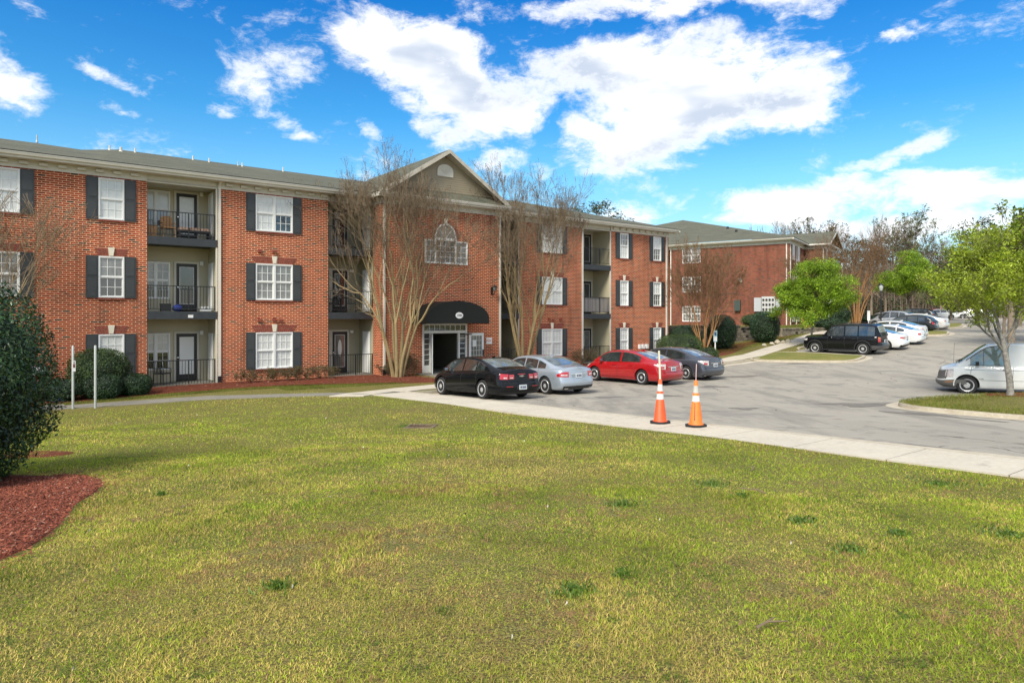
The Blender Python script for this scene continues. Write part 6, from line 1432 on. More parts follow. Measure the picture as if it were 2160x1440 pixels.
def shrub(name, label, base, rx, ry, rz, n, size, leafm, seed, corem, group=None, boxy=2.2, rough=.16, stem=True, cat='shrub', shell=.14, zlift=.0, zflat=0.):
    r = np.random.RandomState(seed); root = thing(name, label, cat, base, 0, group)
    def surf(m):
        d = r.normal(0, 1, (m, 3)); d /= np.linalg.norm(d, axis=1, keepdims=True); k = (np.abs(d)**boxy).sum(1)**(-1/boxy); return d, k*(1 + rough*bumpf(d*3, seed))
    d, k = surf(n); depth = 1 - shell*r.rand(n)**1.5*1.4; loose = 1 + .03*np.abs(r.normal(0, 1, n))*(r.rand(n) < .3)
    P = d*(k*depth*loose)[:,None]*[rx, ry, rz]; P[:,2] += rz + zlift; keep = P[:,2] > .02; P = P[keep]; d = d[keep]; m = len(P)
    N_ = d/np.array([rx, ry, rz]); N_ /= np.linalg.norm(N_, axis=1, keepdims=True); N_ = N_ + r.normal(0, .75, (m, 3)) + [0, 0, .35]; N_ /= np.linalg.norm(N_, axis=1, keepdims=True)
    T = np.cross(N_, r.normal(0, 1, (m, 3))); T /= np.linalg.norm(T, axis=1, keepdims=True); Q = np.cross(N_, T); s = size*r.uniform(.6, 1.3, (m, 1))
    V = np.empty((m, 5, 3)); V[:,0] = P - T*s; V[:,1] = P + Q*s*.42 + N_*s*.15; V[:,2] = P + T*s*1.05 - N_*s*.1; V[:,3] = P - Q*s*.42 + N_*s*.15; V[:,4] = P
    b = (np.arange(m)*5)[:,None]; F = np.concatenate([b + [0,4,1], b + [4,2,1], b + [0,3,4], b + [4,3,2]]); np_mesh('foliage', V.reshape(-1, 3), F, leafm, root)
    # solid dark core, shade between the leaves put into its colour
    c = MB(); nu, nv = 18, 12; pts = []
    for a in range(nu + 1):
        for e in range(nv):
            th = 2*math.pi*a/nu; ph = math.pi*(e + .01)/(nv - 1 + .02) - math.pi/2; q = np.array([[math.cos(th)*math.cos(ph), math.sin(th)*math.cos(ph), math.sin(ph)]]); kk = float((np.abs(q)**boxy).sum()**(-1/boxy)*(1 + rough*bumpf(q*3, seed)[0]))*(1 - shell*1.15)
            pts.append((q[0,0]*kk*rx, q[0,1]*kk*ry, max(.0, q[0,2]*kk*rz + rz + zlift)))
    c.grid(lambda a, e: pts[a*nv + e], nu + 1, nv); c.build('dark_core', corem, root, smooth=True)
    if stem:
        t = Limbs(); rr = random.Random(seed)
        for i in range(5): a = rr.uniform(0, 6.28); t.seg(Vector((0,0,-.05)), Vector((math.cos(a)*rx*.45, math.sin(a)*ry*.45, rz*.8+zlift)), .03, .015)
        t.mesh('stems', M_GREYB, root, 5)
    return root
M_HOLLY = leaf_mat('holly_leaves', [(.025,.065,.022),(.042,.095,.03),(.016,.044,.017),(.065,.13,.038),(.03,.075,.027),(.12,.20,.06)], .12, .28)
M_HOLLYC = mat('dark_shrub_core', (.010,.020,.009), .8, nscale=14, namt=.6)  # near-black core colour stands in for the shade inside shrubs
M_BOXW = leaf_mat('clipped_hedge_leaves', [(.045,.085,.025),(.075,.12,.03),(.03,.065,.02),(.11,.15,.04)], .2, .45)
M_DKHEDGE = leaf_mat('dark_hedge_leaves', [(.022,.052,.020),(.036,.078,.028),(.014,.034,.015),(.06,.11,.038)], .12, .4)
M_LIME = leaf_mat('spring_green_leaves', [(.28,.42,.02),(.16,.30,.018),(.38,.50,.035),(.09,.19,.015),(.30,.44,.02)], .38, .5)
M_MID = leaf_mat('fresh_green_leaves', [(.25,.33,.025),(.18,.27,.02),(.34,.40,.04),(.11,.18,.015)], .5, .5)
M_MIDB = leaf_mat('young_green_leaves', [(.34,.42,.03),(.24,.34,.022),(.44,.50,.045),(.15,.23,.018)], .38, .5)
M_PINE = leaf_mat('pine_needles', [(.045,.070,.026),(.070,.098,.036),(.030,.050,.020),(.10,.115,.048)], .15, .6)
M_MAG = leaf_mat('rusty_green_leaves', [(.10,.085,.035),(.05,.065,.02),(.17,.10,.06),(.08,.10,.03)], .2, .5)
M_BUD = leaf_mat('pale_budding_leaves', [(.17,.20,.07),(.12,.14,.05),(.22,.22,.10)], .3, .6)

# --- crepe myrtles
def wb(x, y): return Vector((x, y, gw(x, y)))
myrtle('crepe_myrtle', 'large bare multi-stem tree with smooth tan trunks left of the entrance canopy', wb(-5.42, 32.4), 11.3, 4.55, 8, 21, M_BARK, M_TWIG, 8, .095, wide=.40, flare=.20)
myrtle('crepe_myrtle', 'bare vase-shaped tree behind the silver-blue sedan, right of the entrance canopy', wb(.66, 37.6), 11.7, 4.3, 7, 33, M_BARK, M_TWIG, 8, .09, wide=.44, flare=.17)
myrtle('crepe_myrtle', 'rusty-twigged bare tree with golden trunk behind the slate grey sedan', at(1485, 46.6), 8.4, 2.9, 9, 45, M_BARKG, M_TWIGG, 7, .06, wide=.50, flare=.06, podn=1, trunk_h=.9)
myrtle('crepe_myrtle', 'tall dense rusty bare tree with orange stems behind the street lamp', at(1806, 66), 9.6, 3.7, 10, 52, M_BARKG, M_TWIGG, 7, .10, wide=.34, flare=.28, podn=1)
myrtle('crepe_myrtle', 'rusty bare tree above the retaining wall, partly behind the bright green tree', at(1703, 60.5), 7.6, 2.9, 7, 63, M_BARKG, M_TWIGG, 6, .08, wide=.40, flare=.16, podn=1)
myrtle('crepe_myrtle', 'bare tree at the left picture edge in front of the brick wall', wb(-18.6, 22.6), 8.1, 4.0, 6, 71, M_BARK, M_TWIG, 6, .07, wide=.5, flare=.12, podn=1)
# --- green street trees
leafy('street_tree', 'rounded bright lime green tree behind the black utility vehicle', at(1711, 50.2), 6.1, 2.8, 1.75, 5, M_LIME, M_BIRCH, .085, 5, 110, .055, .52, lift=.03, group='green street trees')
leafy('street_tree', 'dark and lime green tree in the middle distance above the far parked cars', at(1917, 77), 7.9, 3.1, 2.9, 8, M_LIME, M_GREYB, .12, 5, 70, .075, .64, lift=.02, group='green street trees')
leafy('street_tree', 'large airy green tree with mottled grey trunk on the kerbed island before the van', Vector((17.45, 23.9, gw(17.45, 23.9) + .1)), 6.1, 2.2, 2.0, 19, M_MIDB, M_BIRCH, .118, 6, 26, .045, .34, lift=.11, group='green street trees', forks=(3, 3, 2.4, 2, 2, 2), bare_top=.9, keep=.85)
leafy('street_tree', 'small pale budding tree beside the far white sedan', at(1968, 90), 6.5, 3.2, 2, 18, M_BUD, M_GREYB, .09, 5, 5, .10, .5, group='green street trees')
# --- shrubs
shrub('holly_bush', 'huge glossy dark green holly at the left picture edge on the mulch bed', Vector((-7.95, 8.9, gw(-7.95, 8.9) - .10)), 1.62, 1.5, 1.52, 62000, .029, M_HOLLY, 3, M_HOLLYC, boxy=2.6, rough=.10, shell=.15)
shrub('holly_bush', 'paler green holly low at the left picture edge in front of the huge dark one', Vector((-6.95, 8.1, gw(-6.95, 8.1) + .22)), .66, .60, .60, 12000, .03, leaf_mat('pale_holly_leaves', [(.045,.095,.025),(.09,.15,.04),(.03,.07,.02),(.14,.20,.06)], .15, .3), 4, M_HOLLYC, boxy=2.0, rough=.25, shell=.25)  # leaf colours paler than those of the huge holly
def gl(u, v): p = uv2w(u, v); return Vector((p.x, p.y, g1(u, v)))
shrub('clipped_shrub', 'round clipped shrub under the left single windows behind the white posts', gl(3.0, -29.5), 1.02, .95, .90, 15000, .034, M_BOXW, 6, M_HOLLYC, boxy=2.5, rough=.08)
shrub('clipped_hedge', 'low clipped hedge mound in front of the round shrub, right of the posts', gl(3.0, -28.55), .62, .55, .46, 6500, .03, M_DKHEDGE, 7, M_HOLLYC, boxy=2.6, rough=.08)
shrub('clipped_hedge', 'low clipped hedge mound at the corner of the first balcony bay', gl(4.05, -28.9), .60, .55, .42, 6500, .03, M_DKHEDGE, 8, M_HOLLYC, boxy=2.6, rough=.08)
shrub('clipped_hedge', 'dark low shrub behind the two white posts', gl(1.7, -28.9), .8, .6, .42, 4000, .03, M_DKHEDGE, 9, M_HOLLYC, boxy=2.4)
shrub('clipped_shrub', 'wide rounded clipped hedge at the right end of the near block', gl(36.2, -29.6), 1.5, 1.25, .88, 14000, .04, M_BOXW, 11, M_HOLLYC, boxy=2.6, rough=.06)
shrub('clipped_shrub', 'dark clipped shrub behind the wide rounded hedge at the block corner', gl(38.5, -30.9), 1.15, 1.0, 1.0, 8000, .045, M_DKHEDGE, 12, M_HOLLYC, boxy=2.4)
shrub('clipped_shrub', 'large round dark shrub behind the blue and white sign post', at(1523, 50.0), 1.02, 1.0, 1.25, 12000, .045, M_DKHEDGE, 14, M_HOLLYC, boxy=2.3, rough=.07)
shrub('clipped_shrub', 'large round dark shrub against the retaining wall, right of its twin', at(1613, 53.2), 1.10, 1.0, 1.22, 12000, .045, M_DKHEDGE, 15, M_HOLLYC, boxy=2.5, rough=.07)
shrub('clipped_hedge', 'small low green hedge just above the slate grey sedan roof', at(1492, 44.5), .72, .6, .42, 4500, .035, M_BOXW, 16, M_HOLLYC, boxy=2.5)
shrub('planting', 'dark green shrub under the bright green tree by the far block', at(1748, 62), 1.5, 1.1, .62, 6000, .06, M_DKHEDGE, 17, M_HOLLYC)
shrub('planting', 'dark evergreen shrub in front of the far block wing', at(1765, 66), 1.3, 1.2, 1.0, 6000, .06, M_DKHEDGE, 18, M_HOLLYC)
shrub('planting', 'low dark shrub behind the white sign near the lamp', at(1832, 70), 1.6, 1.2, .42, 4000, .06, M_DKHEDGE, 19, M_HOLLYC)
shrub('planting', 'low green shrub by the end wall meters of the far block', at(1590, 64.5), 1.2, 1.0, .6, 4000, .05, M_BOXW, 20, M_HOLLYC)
# sparse wintry shrubs under the windows of the near block
def twiggy(label, u, v, w, h, seed, n=16, flower=None):
    r = random.Random(seed); root = thing('twiggy_shrub', label, 'shrub', gl(u, v), AL, 'sparse shrubs along the brick wall'); a, b, tips = Limbs(), Limbs(), []
    o = dict(forks=[2, 2, 2], wob=.15, up=.05, taper=.7, side=.4, ang=(.2, .6), len=(.6, .85), rmin=.003, split=1.)
    for i in range(n): x = r.uniform(-w, w); grow(r, b, b, tips, Vector((x, r.uniform(-.25, .25), 0)), Vector((r.uniform(-.5, .5), r.uniform(-.3, .3), 1)).normalized(), h*.33, .008, 1, 4, o)
    b.mesh('stems', M_TWIG, root, 3); leaves(tips, np.random.RandomState(seed), .022, 4, .07, M_NAND, 'foliage', root); return root
M_NAND = leaf_mat('nandina_leaves', [(.10,.085,.03),(.06,.07,.02),(.16,.10,.04),(.08,.10,.03)], .3, .6)
twiggy('sparse olive shrub below the left part of the double windows', 9.0, -30.4, .9, .75, 1, 22); twiggy('sparse olive shrub below the right part of the double windows', 10.6, -30.4, .8, .8, 2, 22)
twiggy('sparse shrub beside the second balcony bay', 12.0, -30.5, .5, .75, 3); twiggy('leafy brown shrub right of the big bare tree trunks', 16.3, -30.2, .45, 1.25, 4, 20); twiggy('low olive shrub behind the silver-blue sedan roof', 28.4, -30.2, .8, 1.2, 5, 22); twiggy('thin shrub left of the big bare tree trunks', 15.4, -30.3, .3, .9, 6)

# --- trees beyond
def pine(label, p, H, crown, rx, seed, size=.16, n=30, clumps=70):
    r = np.random.RandomState(seed); root = thing('pine_tree', label, 'tree', p, 0, 'pines on the skyline'); t = Limbs(); q = Vector((0,0,0))
    for k in range(8): q2 = Vector((r.normal(0,.1), r.normal(0,.1), H*(k+1)/8*.96)); t.seg(q, q2, .22*(1-k/9), .22*(1-(k+1)/9)); q = q2
    C = []
    for i in range(clumps):
        f = r.rand()**.8; z = H - crown*f; rr = rx*(.25 + .75*math.sin(min(1, f*1.5 + .12)*math.pi/1.6))*r.uniform(.35, 1.); a = r.uniform(0, 6.28); c = Vector((math.cos(a)*rr, math.sin(a)*rr, z)); C.append(c); t.seg(Vector((0, 0, z - rr*.25)), c, .04, .015)
    t.mesh('trunk', M_GREYB, root, 5); leaves(C, r, size, n, rx*.22, M_PINE, 'crown', root, flat=.6, aspect=.35); return root
def ptop(px, py, Y): return (px - 1080)/1440*Y, 2.76 + (671 - py)/1440*Y
def skypine(label, px, py, Y, crown, rx, seed, **k): x, z = ptop(px, py, Y); g = gw(x, Y); pine(label, Vector((x, Y, g)), z - g, crown, rx, seed, **k)
skypine('pine crown rising above the near block roof right of the second bare tree', 1262, 428, 78, 5.0, 3.4, 1); skypine('lower pine crown at the roof line, right of the taller one', 1318, 462, 80, 3.5, 2.6, 2, clumps=40); skypine('pine crown low behind the second bare tree at the roof line', 1205, 440, 82, 4, 3, 30, clumps=40)
for i, (px, py, Y, cr, rx) in enumerate(((1822,510,118,9,4.6),(1852,500,122,9,4.5),(1884,505,115,9,4.4),(1912,498,125,9,5),(1948,506,118,9,4.4),(1975,520,120,9,4.2),(1795,528,124,8,4))):
    skypine(['dark pine at the left end of the woodland skyline','pine under the bare trees, second along the skyline','pine in the middle of the woodland skyline','tall pine under the budding tree top','pine right of the budding tree','short pine at the right end of the skyline row','low pine behind the tall rusty bare tree'][i], px, py, Y, cr, rx, 40 + i, size=.24, n=26)
skypine('tall dark evergreen rising behind the airy green tree', 2062, 462, 70, 8, 3.6, 60, size=.16, n=34, clumps=90); skypine('small distant evergreen in the sky gap left of the airy green tree', 2015, 528, 130, 6, 4, 61, size=.25); skypine('dark evergreen at the right picture edge', 2150, 500, 62, 6, 3.4, 62, size=.14)
leafy('rusty_tree', 'rust and green broadleaf evergreen left of the airy green tree', at(2006, 84), 8.5, 2.9, .8, 91, M_MAG, M_GREYB, .12, 5, 20, .13, .5, lift=.04)
leafy('green_tree', 'yellow-green tree behind the airy green tree', at(2118, 52), 8.2, 2.6, 1.5, 92, M_MID, M_GREYB, .12, 5, 16, .08, .45, lift=.07)
leafy('green_tree', 'green tree at the right picture edge beyond the van', at(2175, 44), 8.3, 3.0, 1.5, 93, M_MID, M_GREYB, .12, 5, 14, .07, .45, lift=.07)
def bare(label, px, py, Y, rx, seed, lev=6, budm=None, group='bare trees on the skyline'):
    x, z = ptop(px, py, Y); g = gw(x, Y); H = z - g; r = random.Random(seed); root = thing('bare_tree', label, 'tree', (x, Y, g), 0, group); a, b, tips = Limbs(), Limbs(), []
    p = Vector((0,0,0)); q = Vector((0, 0, H*.42)); a.seg(p, q, .22, .16); o = dict(forks=(3, 2.5, 2.2, 2, 2, 2), wob=.09, up=.06, taper=.7, side=.4, ang=(.22, .55), len=(.64, .86), rmin=.016, split=.03)
    for k in range(4): grow(r, a, b, tips, Vector((0, 0, H*(.28 + .045*k))), rdir(r, Vector((0,0,1)), .55), H*.17, .09, 1, lev, o)
    grow(r, a, b, tips, q, Vector((0,0,1)), H*.17, .13, 1, lev, o)
    k = H/max(t.z for t in tips); kx = rx/sorted(math.hypot(t.x, t.y) for t in tips)[int(len(tips)*.95)]; f = lambda v: Vector((v.x*kx, v.y*kx, v.z*k))
    for tb in (a, b): tb.A = [f(v) for v in tb.A]; tb.B = [f(v) for v in tb.B]
    a.mesh('trunk', M_GREYB, root, 5); b.mesh('branches', M_GREYB, root, 3)
    if budm: leaves([f(t) for t in tips], np.random.RandomState(seed), .13, 5, .35, budm, 'buds', root)
    return root
for i, (px, py, Y, rx) in enumerate(((1608,470,105,2.6),(1636,462,108,3.2),(1672,455,110,4.2),(1706,461,106,3.6),(1738,466,104,3.2),(1762,486,104,2.4))):
    bare(['thin bare tree above the far roof, leftmost of the row','bare tree above the far roof, second of the row','tallest bare tree above the far roof','bushy brown bare tree above the far roof','round-topped bare tree above the far roof','small bare tree at the far gable end'][i], px, py, Y, rx, 80 + i, 6 if i == 2 else 5, M_MAG if i in (3, 4) else None)
bare('tall budding tree spreading over the woodland skyline', 1925, 436, 112, 6.5, 95, 6, M_BUD); bare('bare grey tree left of the tall budding tree', 1842, 452, 116, 4.5, 96, 6); bare('bare grey tree between the two taller ones', 1880, 462, 114, 3.8, 97, 6); bare('leaning bare tree right of the tall budding tree', 1965, 478, 112, 4.0, 98, 6)
bare('dark thin-topped bare tree above the airy green tree', 2133, 428, 42, 2.2, 99, 6, M_MID); bare('bare tree behind the row of far cars', 1868, 560, 100, 4, 100, 6); bare('grey bare tree among the woodland right of the middle street tree', 1985, 560, 104, 4, 101, 6); bare('bare tree in the woodland behind the lamp', 1838, 560, 98, 4, 102, 6)
def woods():
    r = np.random.RandomState(5); rr = random.Random(5); t = Limbs(); P = []; Q = []
    for i in range(1500):
        Y = r.uniform(104, 150); px = r.uniform(1740, 2330); x = (px-1080)/1440*Y; g = gw(x, Y) - .3; h = r.uniform(5, 10.5); w = r.uniform(.04, .14); lean = r.normal(0, .05)*h
        a = Vector((x, Y, g)); b = Vector((x + lean, Y + r.normal(0, .3), g + h)); t.seg(a, b, w, w*.4)
        for k in range(14): f = r.uniform(.15, 1); s = a.lerp(b, f); e = s + Vector((r.normal(0, 1.3), r.normal(0, 1.0), abs(r.normal(.5, .8)))); t.seg(s, e, .03, .012)
        if rr.random() < .35: P.append((x + r.normal(0, 1), Y, g + r.uniform(.3, 3.0)))
        if rr.random() < .5: Q.append((x + r.normal(0, 1), Y, g + r.uniform(.5, h*.9)))
    o = t.mesh('woodland', M_GREYB, None, 3); tag(o, 'brown leafless woodland behind the far end of the parking lot', 'woodland', kind='stuff')
    o = leaves(P, r, .22, 34, 1.5, M_PINE, 'undergrowth', None); tag(o, 'evergreen undergrowth at the foot of the woodland', 'undergrowth', kind='stuff')
    o = leaves(Q, r, .17, 26, 1.6, M_MAG, 'dead_leaves', None); tag(o, 'rusty dead leaves hanging in the woodland', 'foliage', kind='stuff')
woods()
# weeds and litter in the lawn
M_WEED = leaf_mat('weed_leaves', [(.10,.19,.025),(.15,.25,.035),(.06,.12,.02),(.24,.32,.05)], .3, .5)
def weed(label, px, py, w, seed):
    z = .7
    for _ in range(12): Y = 1440*(2.76 - z)/(py - 671); z = gw((px-1080)/1440*Y, Y)
    x = (px-1080)/1440*Y; r = np.random.RandomState(seed); n = int(70 + 480*w)
    a = r.uniform(0, 6.28, n); rad = np.abs(r.normal(0, .6, n))*w*(.6 + .6*np.sin(a*2.3 + seed)**2); bx, by = np.cos(a)*rad, np.sin(a)*rad*.8; h = r.uniform(.02, .06, n); l = r.uniform(.01, .045, n); t = r.uniform(0, 6.28, n); ww = r.uniform(.002, .005, n)
    V = np.stack([np.stack([bx - np.sin(t)*ww, by + np.cos(t)*ww, 0*h], 1), np.stack([bx + np.sin(t)*ww, by - np.cos(t)*ww, 0*h], 1), np.stack([bx + np.cos(t)*l*.5 + np.sin(t)*ww*1.4, by + np.sin(t)*l*.5, h*.8], 1), np.stack([bx + np.cos(t)*l, by + np.sin(t)*l, h], 1)], 1)
    root = thing('weed_clump', label, 'weed', (x, Y, gw(x, Y)), 0, 'dark green weed clumps in the lawn'); b = (np.arange(n)*4)[:,None]; np_mesh('blades', V.reshape(-1, 3), np.concatenate([b + [0,1,2], b + [0,2,3]]), M_WEED, root)
for i, a in enumerate((('widest dark weed clump in the lawn right of centre', 1690, 1102, .26), ('pair-like green weed patch near the sidewalk edge', 1978, 1022, .42), ('broad green weed patch below the second cone', 1505, 1024, .32), ('small dense dark tuft beside a twig, below the cones', 1567, 1048, .10), ('dark weed clump left of the broad patch', 1312, 1066, .18), ('weed clump low right of centre lawn', 1795, 1162, .17),
    ('weed clump near the bottom centre of the lawn', 1212, 1250, .18), ('small weed in the lower middle lawn', 1315, 1216, .07), ('weed patch toward the right picture edge', 2130, 1130, .35), ('small weed in the upper left lawn', 340, 1045, .08), ('weed tuft left of the drain grate', 855, 900, .25), ('faint weed tuft at the lower left lawn', 585, 1240, .12), ('small weed right of the bare patch', 1895, 1128, .09))): weed(a[0], a[1], a[2], a[3], i)
# ------------------------------------------------------------------ cones
M_ORG = mat('orange_cone', (.72,.085,.015), .55, nscale=5, namt=.14); M_ORG2 = mat('faded_orange_cone', (.74,.17,.02), .6, nscale=5, namt=.18)
M_REFL = mat('white_reflective_band', (.58,.60,.57), .4, nscale=9, namt=.13); M_REFL2 = mat('scuffed_grey_band', (.46,.45,.40), .45, nscale=8, namt=.12)
def cone(label, px, py, omat, stick, lean, faded):
    z = .45
    for _ in range(10): Y = 1440*(2.76 - z)/(py - 671); x = (px-1080)/1440*Y; u, v = w2uv(x, Y); z = float(slabz(u, v)) + .027
    root = thing('traffic_cone', label, 'traffic cone', (x, Y, z), R(38), 'orange traffic cones on the sidewalk'); S = .94
    m = MB(); b = .19; o = [(b, b*.55), (b*.55, b), (-b*.55, b), (-b, b*.55), (-b, -b*.55), (-b*.55, -b), (b*.55, -b), (b, -b*.55)]
    m.prism(o, 'z', 0, .045); m.build('base', M_RUBBER, root)
    rad = lambda h: .135 + (.032 - .135)*(h - .045)/(S - .045)
    def band(nm, h0, h1, mm, e=0.):
        q = MB(); q.lathe([(rad(h0)+e, h0), (rad(h1)+e, h1)], 28); return q.build(nm, mm, root, smooth=True, angle=50)
    q = MB(); q.lathe([(.155, .045), (.150, .06), (rad(.07), .075), (rad(S-.01), S-.01), (.02, S)], 28); q.build('cone_body', omat, root, smooth=True, angle=50)
    band('reflective_band', .51, .63, M_REFL if not faded else M_REFL, .003); band('reflective_band', .685, .83, M_REFL if not faded else M_REFL2, .003)
    if faded:
        bk = MB(); bk.lathe([(rad(.38)+.006, .44),(rad(.38)+.008, .445)], 6); 
        for i, ch in enumerate('TOWNPARK'[:0]): pass
        for i, (h, l) in enumerate(((.14,.03),(.18,.022),(.215,.028),(.255,.02),(.29,.03),(.335,.024),(.375,.03),(.42,.02),(.455,.022))):
            t = R(205); r_ = rad(h) + .003; k = MB(); c, s = math.cos(t), math.sin(t)
            k.v = [(c*r_ - s*w_, s*r_ + c*w_, hh) for w_, hh in ((-.012, h), (.012, h), (.010, h+l*.35), (-.002, h+l*.4), (.012, h+l), (-.012, h+l))]; k.face(range(6)); k.build('stencilled_letter', M_DARKP, root)
    t = MB(); t.tube([(0, 0, S-.05), (lean*.4, lean*.4*.3, S+stick*.5), (lean, lean*.3, S+stick)], .021 if not faded else .008, 8); t.build('marker_stick', mat('pale_stick' if not faded else 'red_white_stick', (.70,.66,.50) if not faded else (.62,.42,.42), .6), root)
    return root
cone('vivid orange cone with a thick pale stick, left of the pair on the sidewalk', 1392.5, 892, M_ORG, .60, -.06, False)
cone('faded orange cone with black stencil and thin stick, right of the pair', 1468, 899, M_ORG2, .33, .03, True)
# ------------------------------------------------------------------ posts and signs
def pole(label, u, v, h, sticker=False):
    root = thing('metal_post', label, 'post', gl(u, v), AL, 'bare metal posts by the path'); m = MB(); m.lathe([(.038, -.1), (.038, h-.03), (.03, h-.01), (0.001, h)], 14); m.build('post', M_GALV, root, smooth=True)
    if sticker: s = MB(); s.box(-.02, -.05, h-.85, .07, -.041, h-.50); q = s.build('sticker', M_WHITE, root); s = MB(); s.box(0, -.056, h-.72, .05, -.0505, h-.60); s.box(.01, -.056, h-.58, .04, -.0505, h-.53); s.build('sticker_print', MATS['dark_red_paint'], q)
pole('left bare metal post with a small sticker beside the path', 1.95, -26.5, 2.07, True); pole('right bare metal post without a sticker beside the path', 2.55, -26.2, 2.07)
r_ = thing('ground_box', 'flat grey utility lid on the ground left of the metal posts', 'utility lid', gl(1.2, -27.0), AL); m = MB(); m.box(-.75, -.2, -.02, .55, .25, .10); m.build('lid', M_PATH, r_)
def sign(label, px, Y, h, w, hh, board, white_post=True, picto=True):
    p = at(px, Y); root = thing('sign', label, 'sign', p, 0); m = MB(); m.box(-.04, -.02, -.1, .04, .02, h); m.build('post', M_WHITE if white_post else M_GALV, root)
    m = MB(); m.box(-w/2, -.035, h-hh, w/2, -.021, h); b = m.build('board', board, root)
    if picto: m = MB(); m.box(-w*.25, -.041, h-hh*.45, w*.25, -.0355, h-hh*.18); m.build('pictogram', mat('sign_blue', (.02,.07,.16), .5), b); m = MB(); m.box(-w*.42, -.041, h-hh*.93, w*.42, -.0355, h-hh*.55); m.build('lower_panel', M_WHITE, b)
sign('blue and white reserved parking sign in front of the left round shrub', 1508.5, 46.8, 1.65, .26, .78, mat('pale_blue_board', (.30,.46,.50), .5))
sign('small white sign near the street lamp', 1832, 66, 1.6, .28, .95, M_WHITE, picto=False)
sign('white panel sign in front of the far block wing', 1748, 64.5, 2.6, .5, 1.2, M_WHITE, picto=False)
# ------------------------------------------------------------------ street lamp
def lamp():
    p = at(1858.5, 52.5); H = 2.76 + (671 - 598)/1440*52.5 - p.z; root = thing('street_lamp', 'black post-top street lamp with a frosted globe behind the black utility vehicle', 'street lamp', p)
    m = MB(); m.lathe([(.20,-.1),(.20,.10),(.15,.16),(.12,.55),(.085,.62),(.07,.9),(.055,1.4),(.045,H-.75),(.07,H-.72),(.05,H-.66),(.09,H-.58),(.10,H-.56)], 16); m.build('post', M_BLACK, root, smooth=True, angle=30)
    m = MB(); m.lathe([(.08,H-.56),(.12,H-.42),(.145,H-.28),(.12,H-.14),(.08,H-.10)], 18); m.build('globe', mat('frosted_globe', (.40,.41,.40), .15), root, smooth=True)
    m = MB(); m.lathe([(.17,H-.12),(.15,H-.07),(.06,H-.03),(.02,H+.03),(.0,H+.05)], 16); m.build('cap', M_BLACK, root, smooth=True)
lamp()
# ------------------------------------------------------------------ storm drain in the lawn
def drain():
    x, y = -2.12, 15.95; root = thing('storm_drain', 'rusty rectangular drain grate sunk in the lawn', 'drain', (x, y, gw(x, y) - .02), R(-8)); m = MB()
    m.box(-.33, -.27, -.1, .33, -.22, .05); m.box(-.33, .22, -.1, .33, .27, .05); m.box(-.33, -.22, -.1, -.28, .22, .05); m.box(.28, -.22, -.1, .33, .22, .05); m.build('frame', mat('mud_stained_concrete', (.16,.12,.08), .9, nscale=9, namt=.4), root)
    g = MB()
    for i in range(9): a = -.27 + .54*i/8; g.box(a-.013, -.22, -.01, a+.013, .22, .035)
    g.box(-.28, -.012, -.008, .28, .012, .03); g.build('grate', mat('rusty_iron', (.13,.07,.045), .8, nscale=12, namt=.4), root)
    g = MB(); g.box(-.28, -.22, -.12, .28, .22, -.08); g.build('pit', M_RUBBER, root)
drain()
# rocks in the far mulch, litter on the lawn
rr = random.Random(3)
for i, (px, Y, s) in enumerate(((1612,50.5,.16),(1628,51,.20),(1640,51.8,.26),(1652,52,.20),(1662,52.6,.22))):
    p = at(px, Y); m = MB(); m.lathe([(.3*s,-.1*s),(.9*s,.1*s),(1.0*s,.5*s),(.6*s,1.0*s),(.1*s,1.15*s)], 9); m.v = [(x*rr.uniform(.8,1.2), y*rr.uniform(.8,1.2), z*rr.uniform(.85,1.15)) for x, y, z in m.v]
    o = m.build('landscape_rock', M_KERB); o.location = p; tag(o, ['smallest pale rock at the left end of the rock row','pale rock second from the left below the shrubs','biggest rock of the row below the retaining wall','pale rock right of the biggest one','pale rock at the right end of the rock row'][i], 'rock', 'rocks at the edge of the mulch')
def bits():
    r = np.random.RandomState(9); n = 700; y = r.uniform(3.2, 23, n); x = r.uniform(-.74, .5, n)*y; u, v = w2uv(x, y); k = (u < 10) & (v > -25) & ~inside(BED, x, y); x, y, u, v = x[k], y[k], u[k], v[k]; z = G(u, v) + .03; s = r.uniform(.003, .006, len(x))*(1+y/14); a = r.uniform(0, 6.28, len(x))
    V = np.stack([np.stack([x+np.cos(a+t)*s*e, y+np.sin(a+t)*s*e, z+.006*t], 1) for t, e in ((0,1.6),(1.6,.7),(3.1,1.4),(4.7,.8))], 1); c = np.where(r.rand(len(x),1) < .12, [.50,.48,.40], [.16,.10,.06])
    o = np_mesh('fallen_petals', V.reshape(-1,3), (np.arange(len(x))*4)[:,None] + [0,1,2,3], M_CHIP, col=np.repeat(c, 4, 0)); tag(o, 'scattered white petals and dead leaves on the lawn', 'litter', kind='stuff')
bits()
def twig(label, px, py, L, seed):
    z = .8
    for _ in range(10): Y = 1440*(2.76 - z)/(py - 671); z = gw((px-1080)/1440*Y, Y)
    r = random.Random(seed); x = (px-1080)/1440*Y; m = MB(); p = [(-L/2, 0, .03), (-L*.1, r.uniform(-.03,.03), .045), (L/2, r.uniform(-.04,.04), .035)]; m.tube(p, [.008,.007,.004], 5); m.tube([p[1], (L*.2, .06, .05)], [.005,.003], 4)
    o = m.build('fallen_twig', M_TWIG); o.location = (x, Y, gw(x, Y)); o.rotation_euler = (0, 0, r.uniform(0, 3)); tag(o, label, 'twig', 'fallen twigs on the lawn')
twig('dark fallen twig below the cones', 1588, 1040, .30, 1); twig('brown fallen twig near the bottom of the lawn', 1632, 1332, .20, 2); twig('short dark twig in the upper right lawn', 1588, 992, .28, 3)
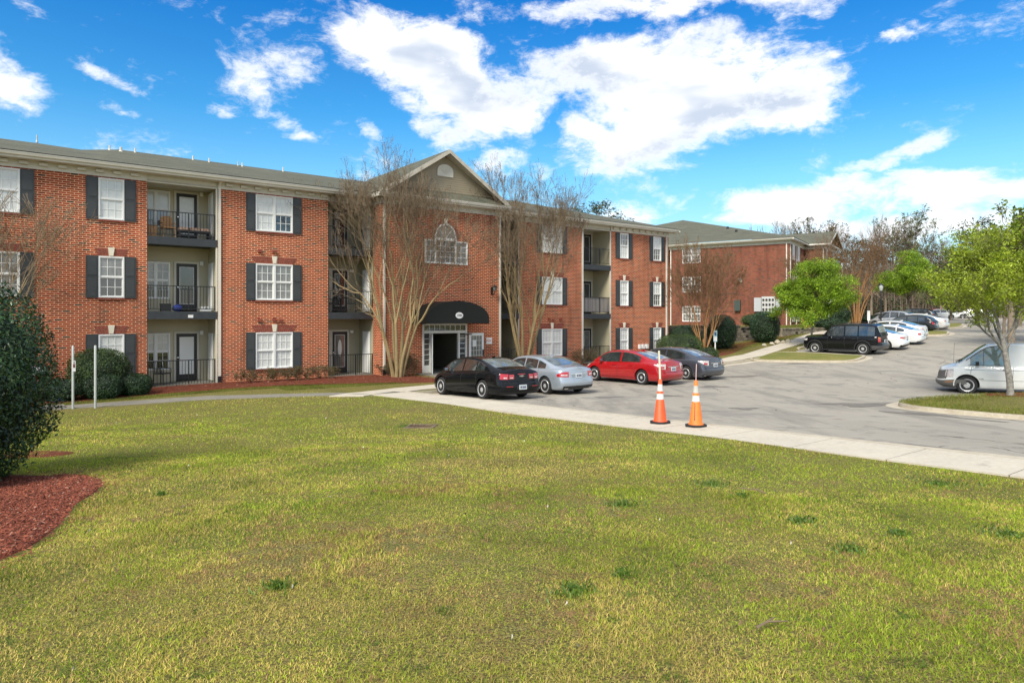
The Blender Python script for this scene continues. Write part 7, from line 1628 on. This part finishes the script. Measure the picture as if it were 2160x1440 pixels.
# ------------------------------------------------------------------ things kept on the balconies (local frame of the near block)
MB0 = uv2w(0, -31.38)
def bpos(u, w, z): p = uv2w(u, -31.38 - w); return (p.x, p.y, z)
M_WICK = mat('tan_wicker', (.42,.22,.09), .7, nscale=30, namt=.3); M_FLOW = mat('floral_cushion', (.55,.40,.30), .8, nscale=9, col2=(.25,.12,.08), detail=2)
def chair(label, u, w, z, rz, m_, s=1., mesh_back=False):
    root = thing('patio_chair', label, 'chair', bpos(u, w, z), AL + rz); F = .24*s
    for sx in (-1, 1):
        for sy in (-1, 1):
            q = MB(); q.tube([(sx*F, sy*F, 0), (sx*F*.95, sy*F*.95, .42*s)], .018, 6); q.build('leg', m_, root)
        q = MB(); q.tube([(sx*F, -F, .42*s), (sx*F, -F, .62*s), (sx*F, F, .64*s)], .018, 6); q.build('armrest', m_, root)
    q = MB(); q.box(-F, -F, .40*s, F, F, .45*s); q.build('seat', m_, root)
    q = MB()
    if mesh_back:
        for i in range(7): x = -F + 2*F*i/6; q.tube([(x, F, .45*s), (x*.9, F+.06, .92*s)], .012, 5)
        q.tube([(-F*.9, F+.06, .92*s), (F*.9, F+.06, .92*s)], .02, 5)
    else: q.prism([(-F, .45*s), (F, .45*s), (F*.95, .88*s), (F*.5, .95*s), (-F*.5, .95*s), (-F*.95, .88*s)], 'y', F-.01, F+.05)
    q.build('backrest', m_, root); return root
chair('tan wicker chair on the top floor of the left balcony bay', 5.75, .55, 6.16, .1, M_WICK)
root = thing('cushioned_bench', 'long bench with floral cushions on the top left balcony', 'bench', bpos(6.75, .5, 6.16), AL); m = MB(); m.box(-.62, -.25, .28, .62, .25, .36); m.box(-.62, -.25, 0, -.56, .25, .28); m.box(.56, -.25, 0, .62, .25, .28); m.build('frame', M_BLACK, root)
for i in range(3): m = MB(); m.box(-.60+.41*i, -.24, .36, -.22+.41*i, .22, .48); m.build('cushion', M_FLOW, root)
root = thing('storage_basket', 'low wicker basket at the left side of the top left balcony', 'basket', bpos(5.1, .5, 6.16), AL); m = MB(); m.prism([(-.18,0),(.18,0),(.22,.45),(-.22,.45)], 'y', -.18, .18); m.build('weave', M_WICK, root); m = MB(); m.box(-.23,-.19,.45,.23,.19,.49); m.build('rim', M_TWIG, root)
root = thing('storage_box', 'black box on the middle floor of the left balcony bay', 'box', bpos(5.62, .35, 3.06), AL); m = MB(); m.box(-.19,-.15,0,.19,.15,.28); m.build('body', M_DARKP, root); m = MB(); m.box(-.20,-.16,.28,.20,.16,.31); m.build('lid', M_RUBBER, root)
root = thing('blue_bag', 'rounded blue bag on the middle left balcony', 'bag', bpos(6.08, .35, 3.06), AL); m = MB(); m.lathe([(.12,0),(.20,.06),(.21,.15),(.14,.24),(.05,.28)], 14); m.build('bag', mat('blue_nylon', (.02,.04,.22), .5), root, smooth=True); m = MB(); m.tube([(-.1,0,.24),(0,0,.33),(.1,0,.24)], .012, 5); m.build('handle', M_DARKP, root)
root = thing('white_box', 'white plastic box at the right of the middle left balcony', 'box', bpos(7.2, .35, 3.06), AL); m = MB(); m.box(-.2,-.14,0,.2,.14,.20); m.build('body', M_WHITE, root); m = MB(); m.box(-.05,-.146,.1,.05,-.1405,.15); m.build('latch', M_BLACK, root)
chair('black metal folding chair on the left ground-floor patio', 5.55, .7, -.0, .5, M_BLACK, 1.0, True)
chair('left black patio chair on the middle floor of the second balcony bay', 12.95, .55, 3.06, .6, M_BLACK, 1.0, True); chair('right black patio chair on the middle floor of the second balcony bay', 14.0, .55, 3.06, -.5, M_BLACK, 1.0, True)
root = thing('patio_table', 'round black patio table between two chairs on the second balcony bay', 'table', bpos(13.5, .6, 3.06), AL); m = MB(); m.lathe([(.36,.68),(.37,.70),(.36,.72)], 20); m.build('table_top', M_BLACK, root); m = MB(); m.lathe([(.20,0),(.03,.05),(.03,.68)], 12); m.build('pedestal', M_BLACK, root)
chair('dark patio chair on the ground-floor patio of the right bay', 30.0, .6, 0, .3, M_DARKP, 1.0, True)
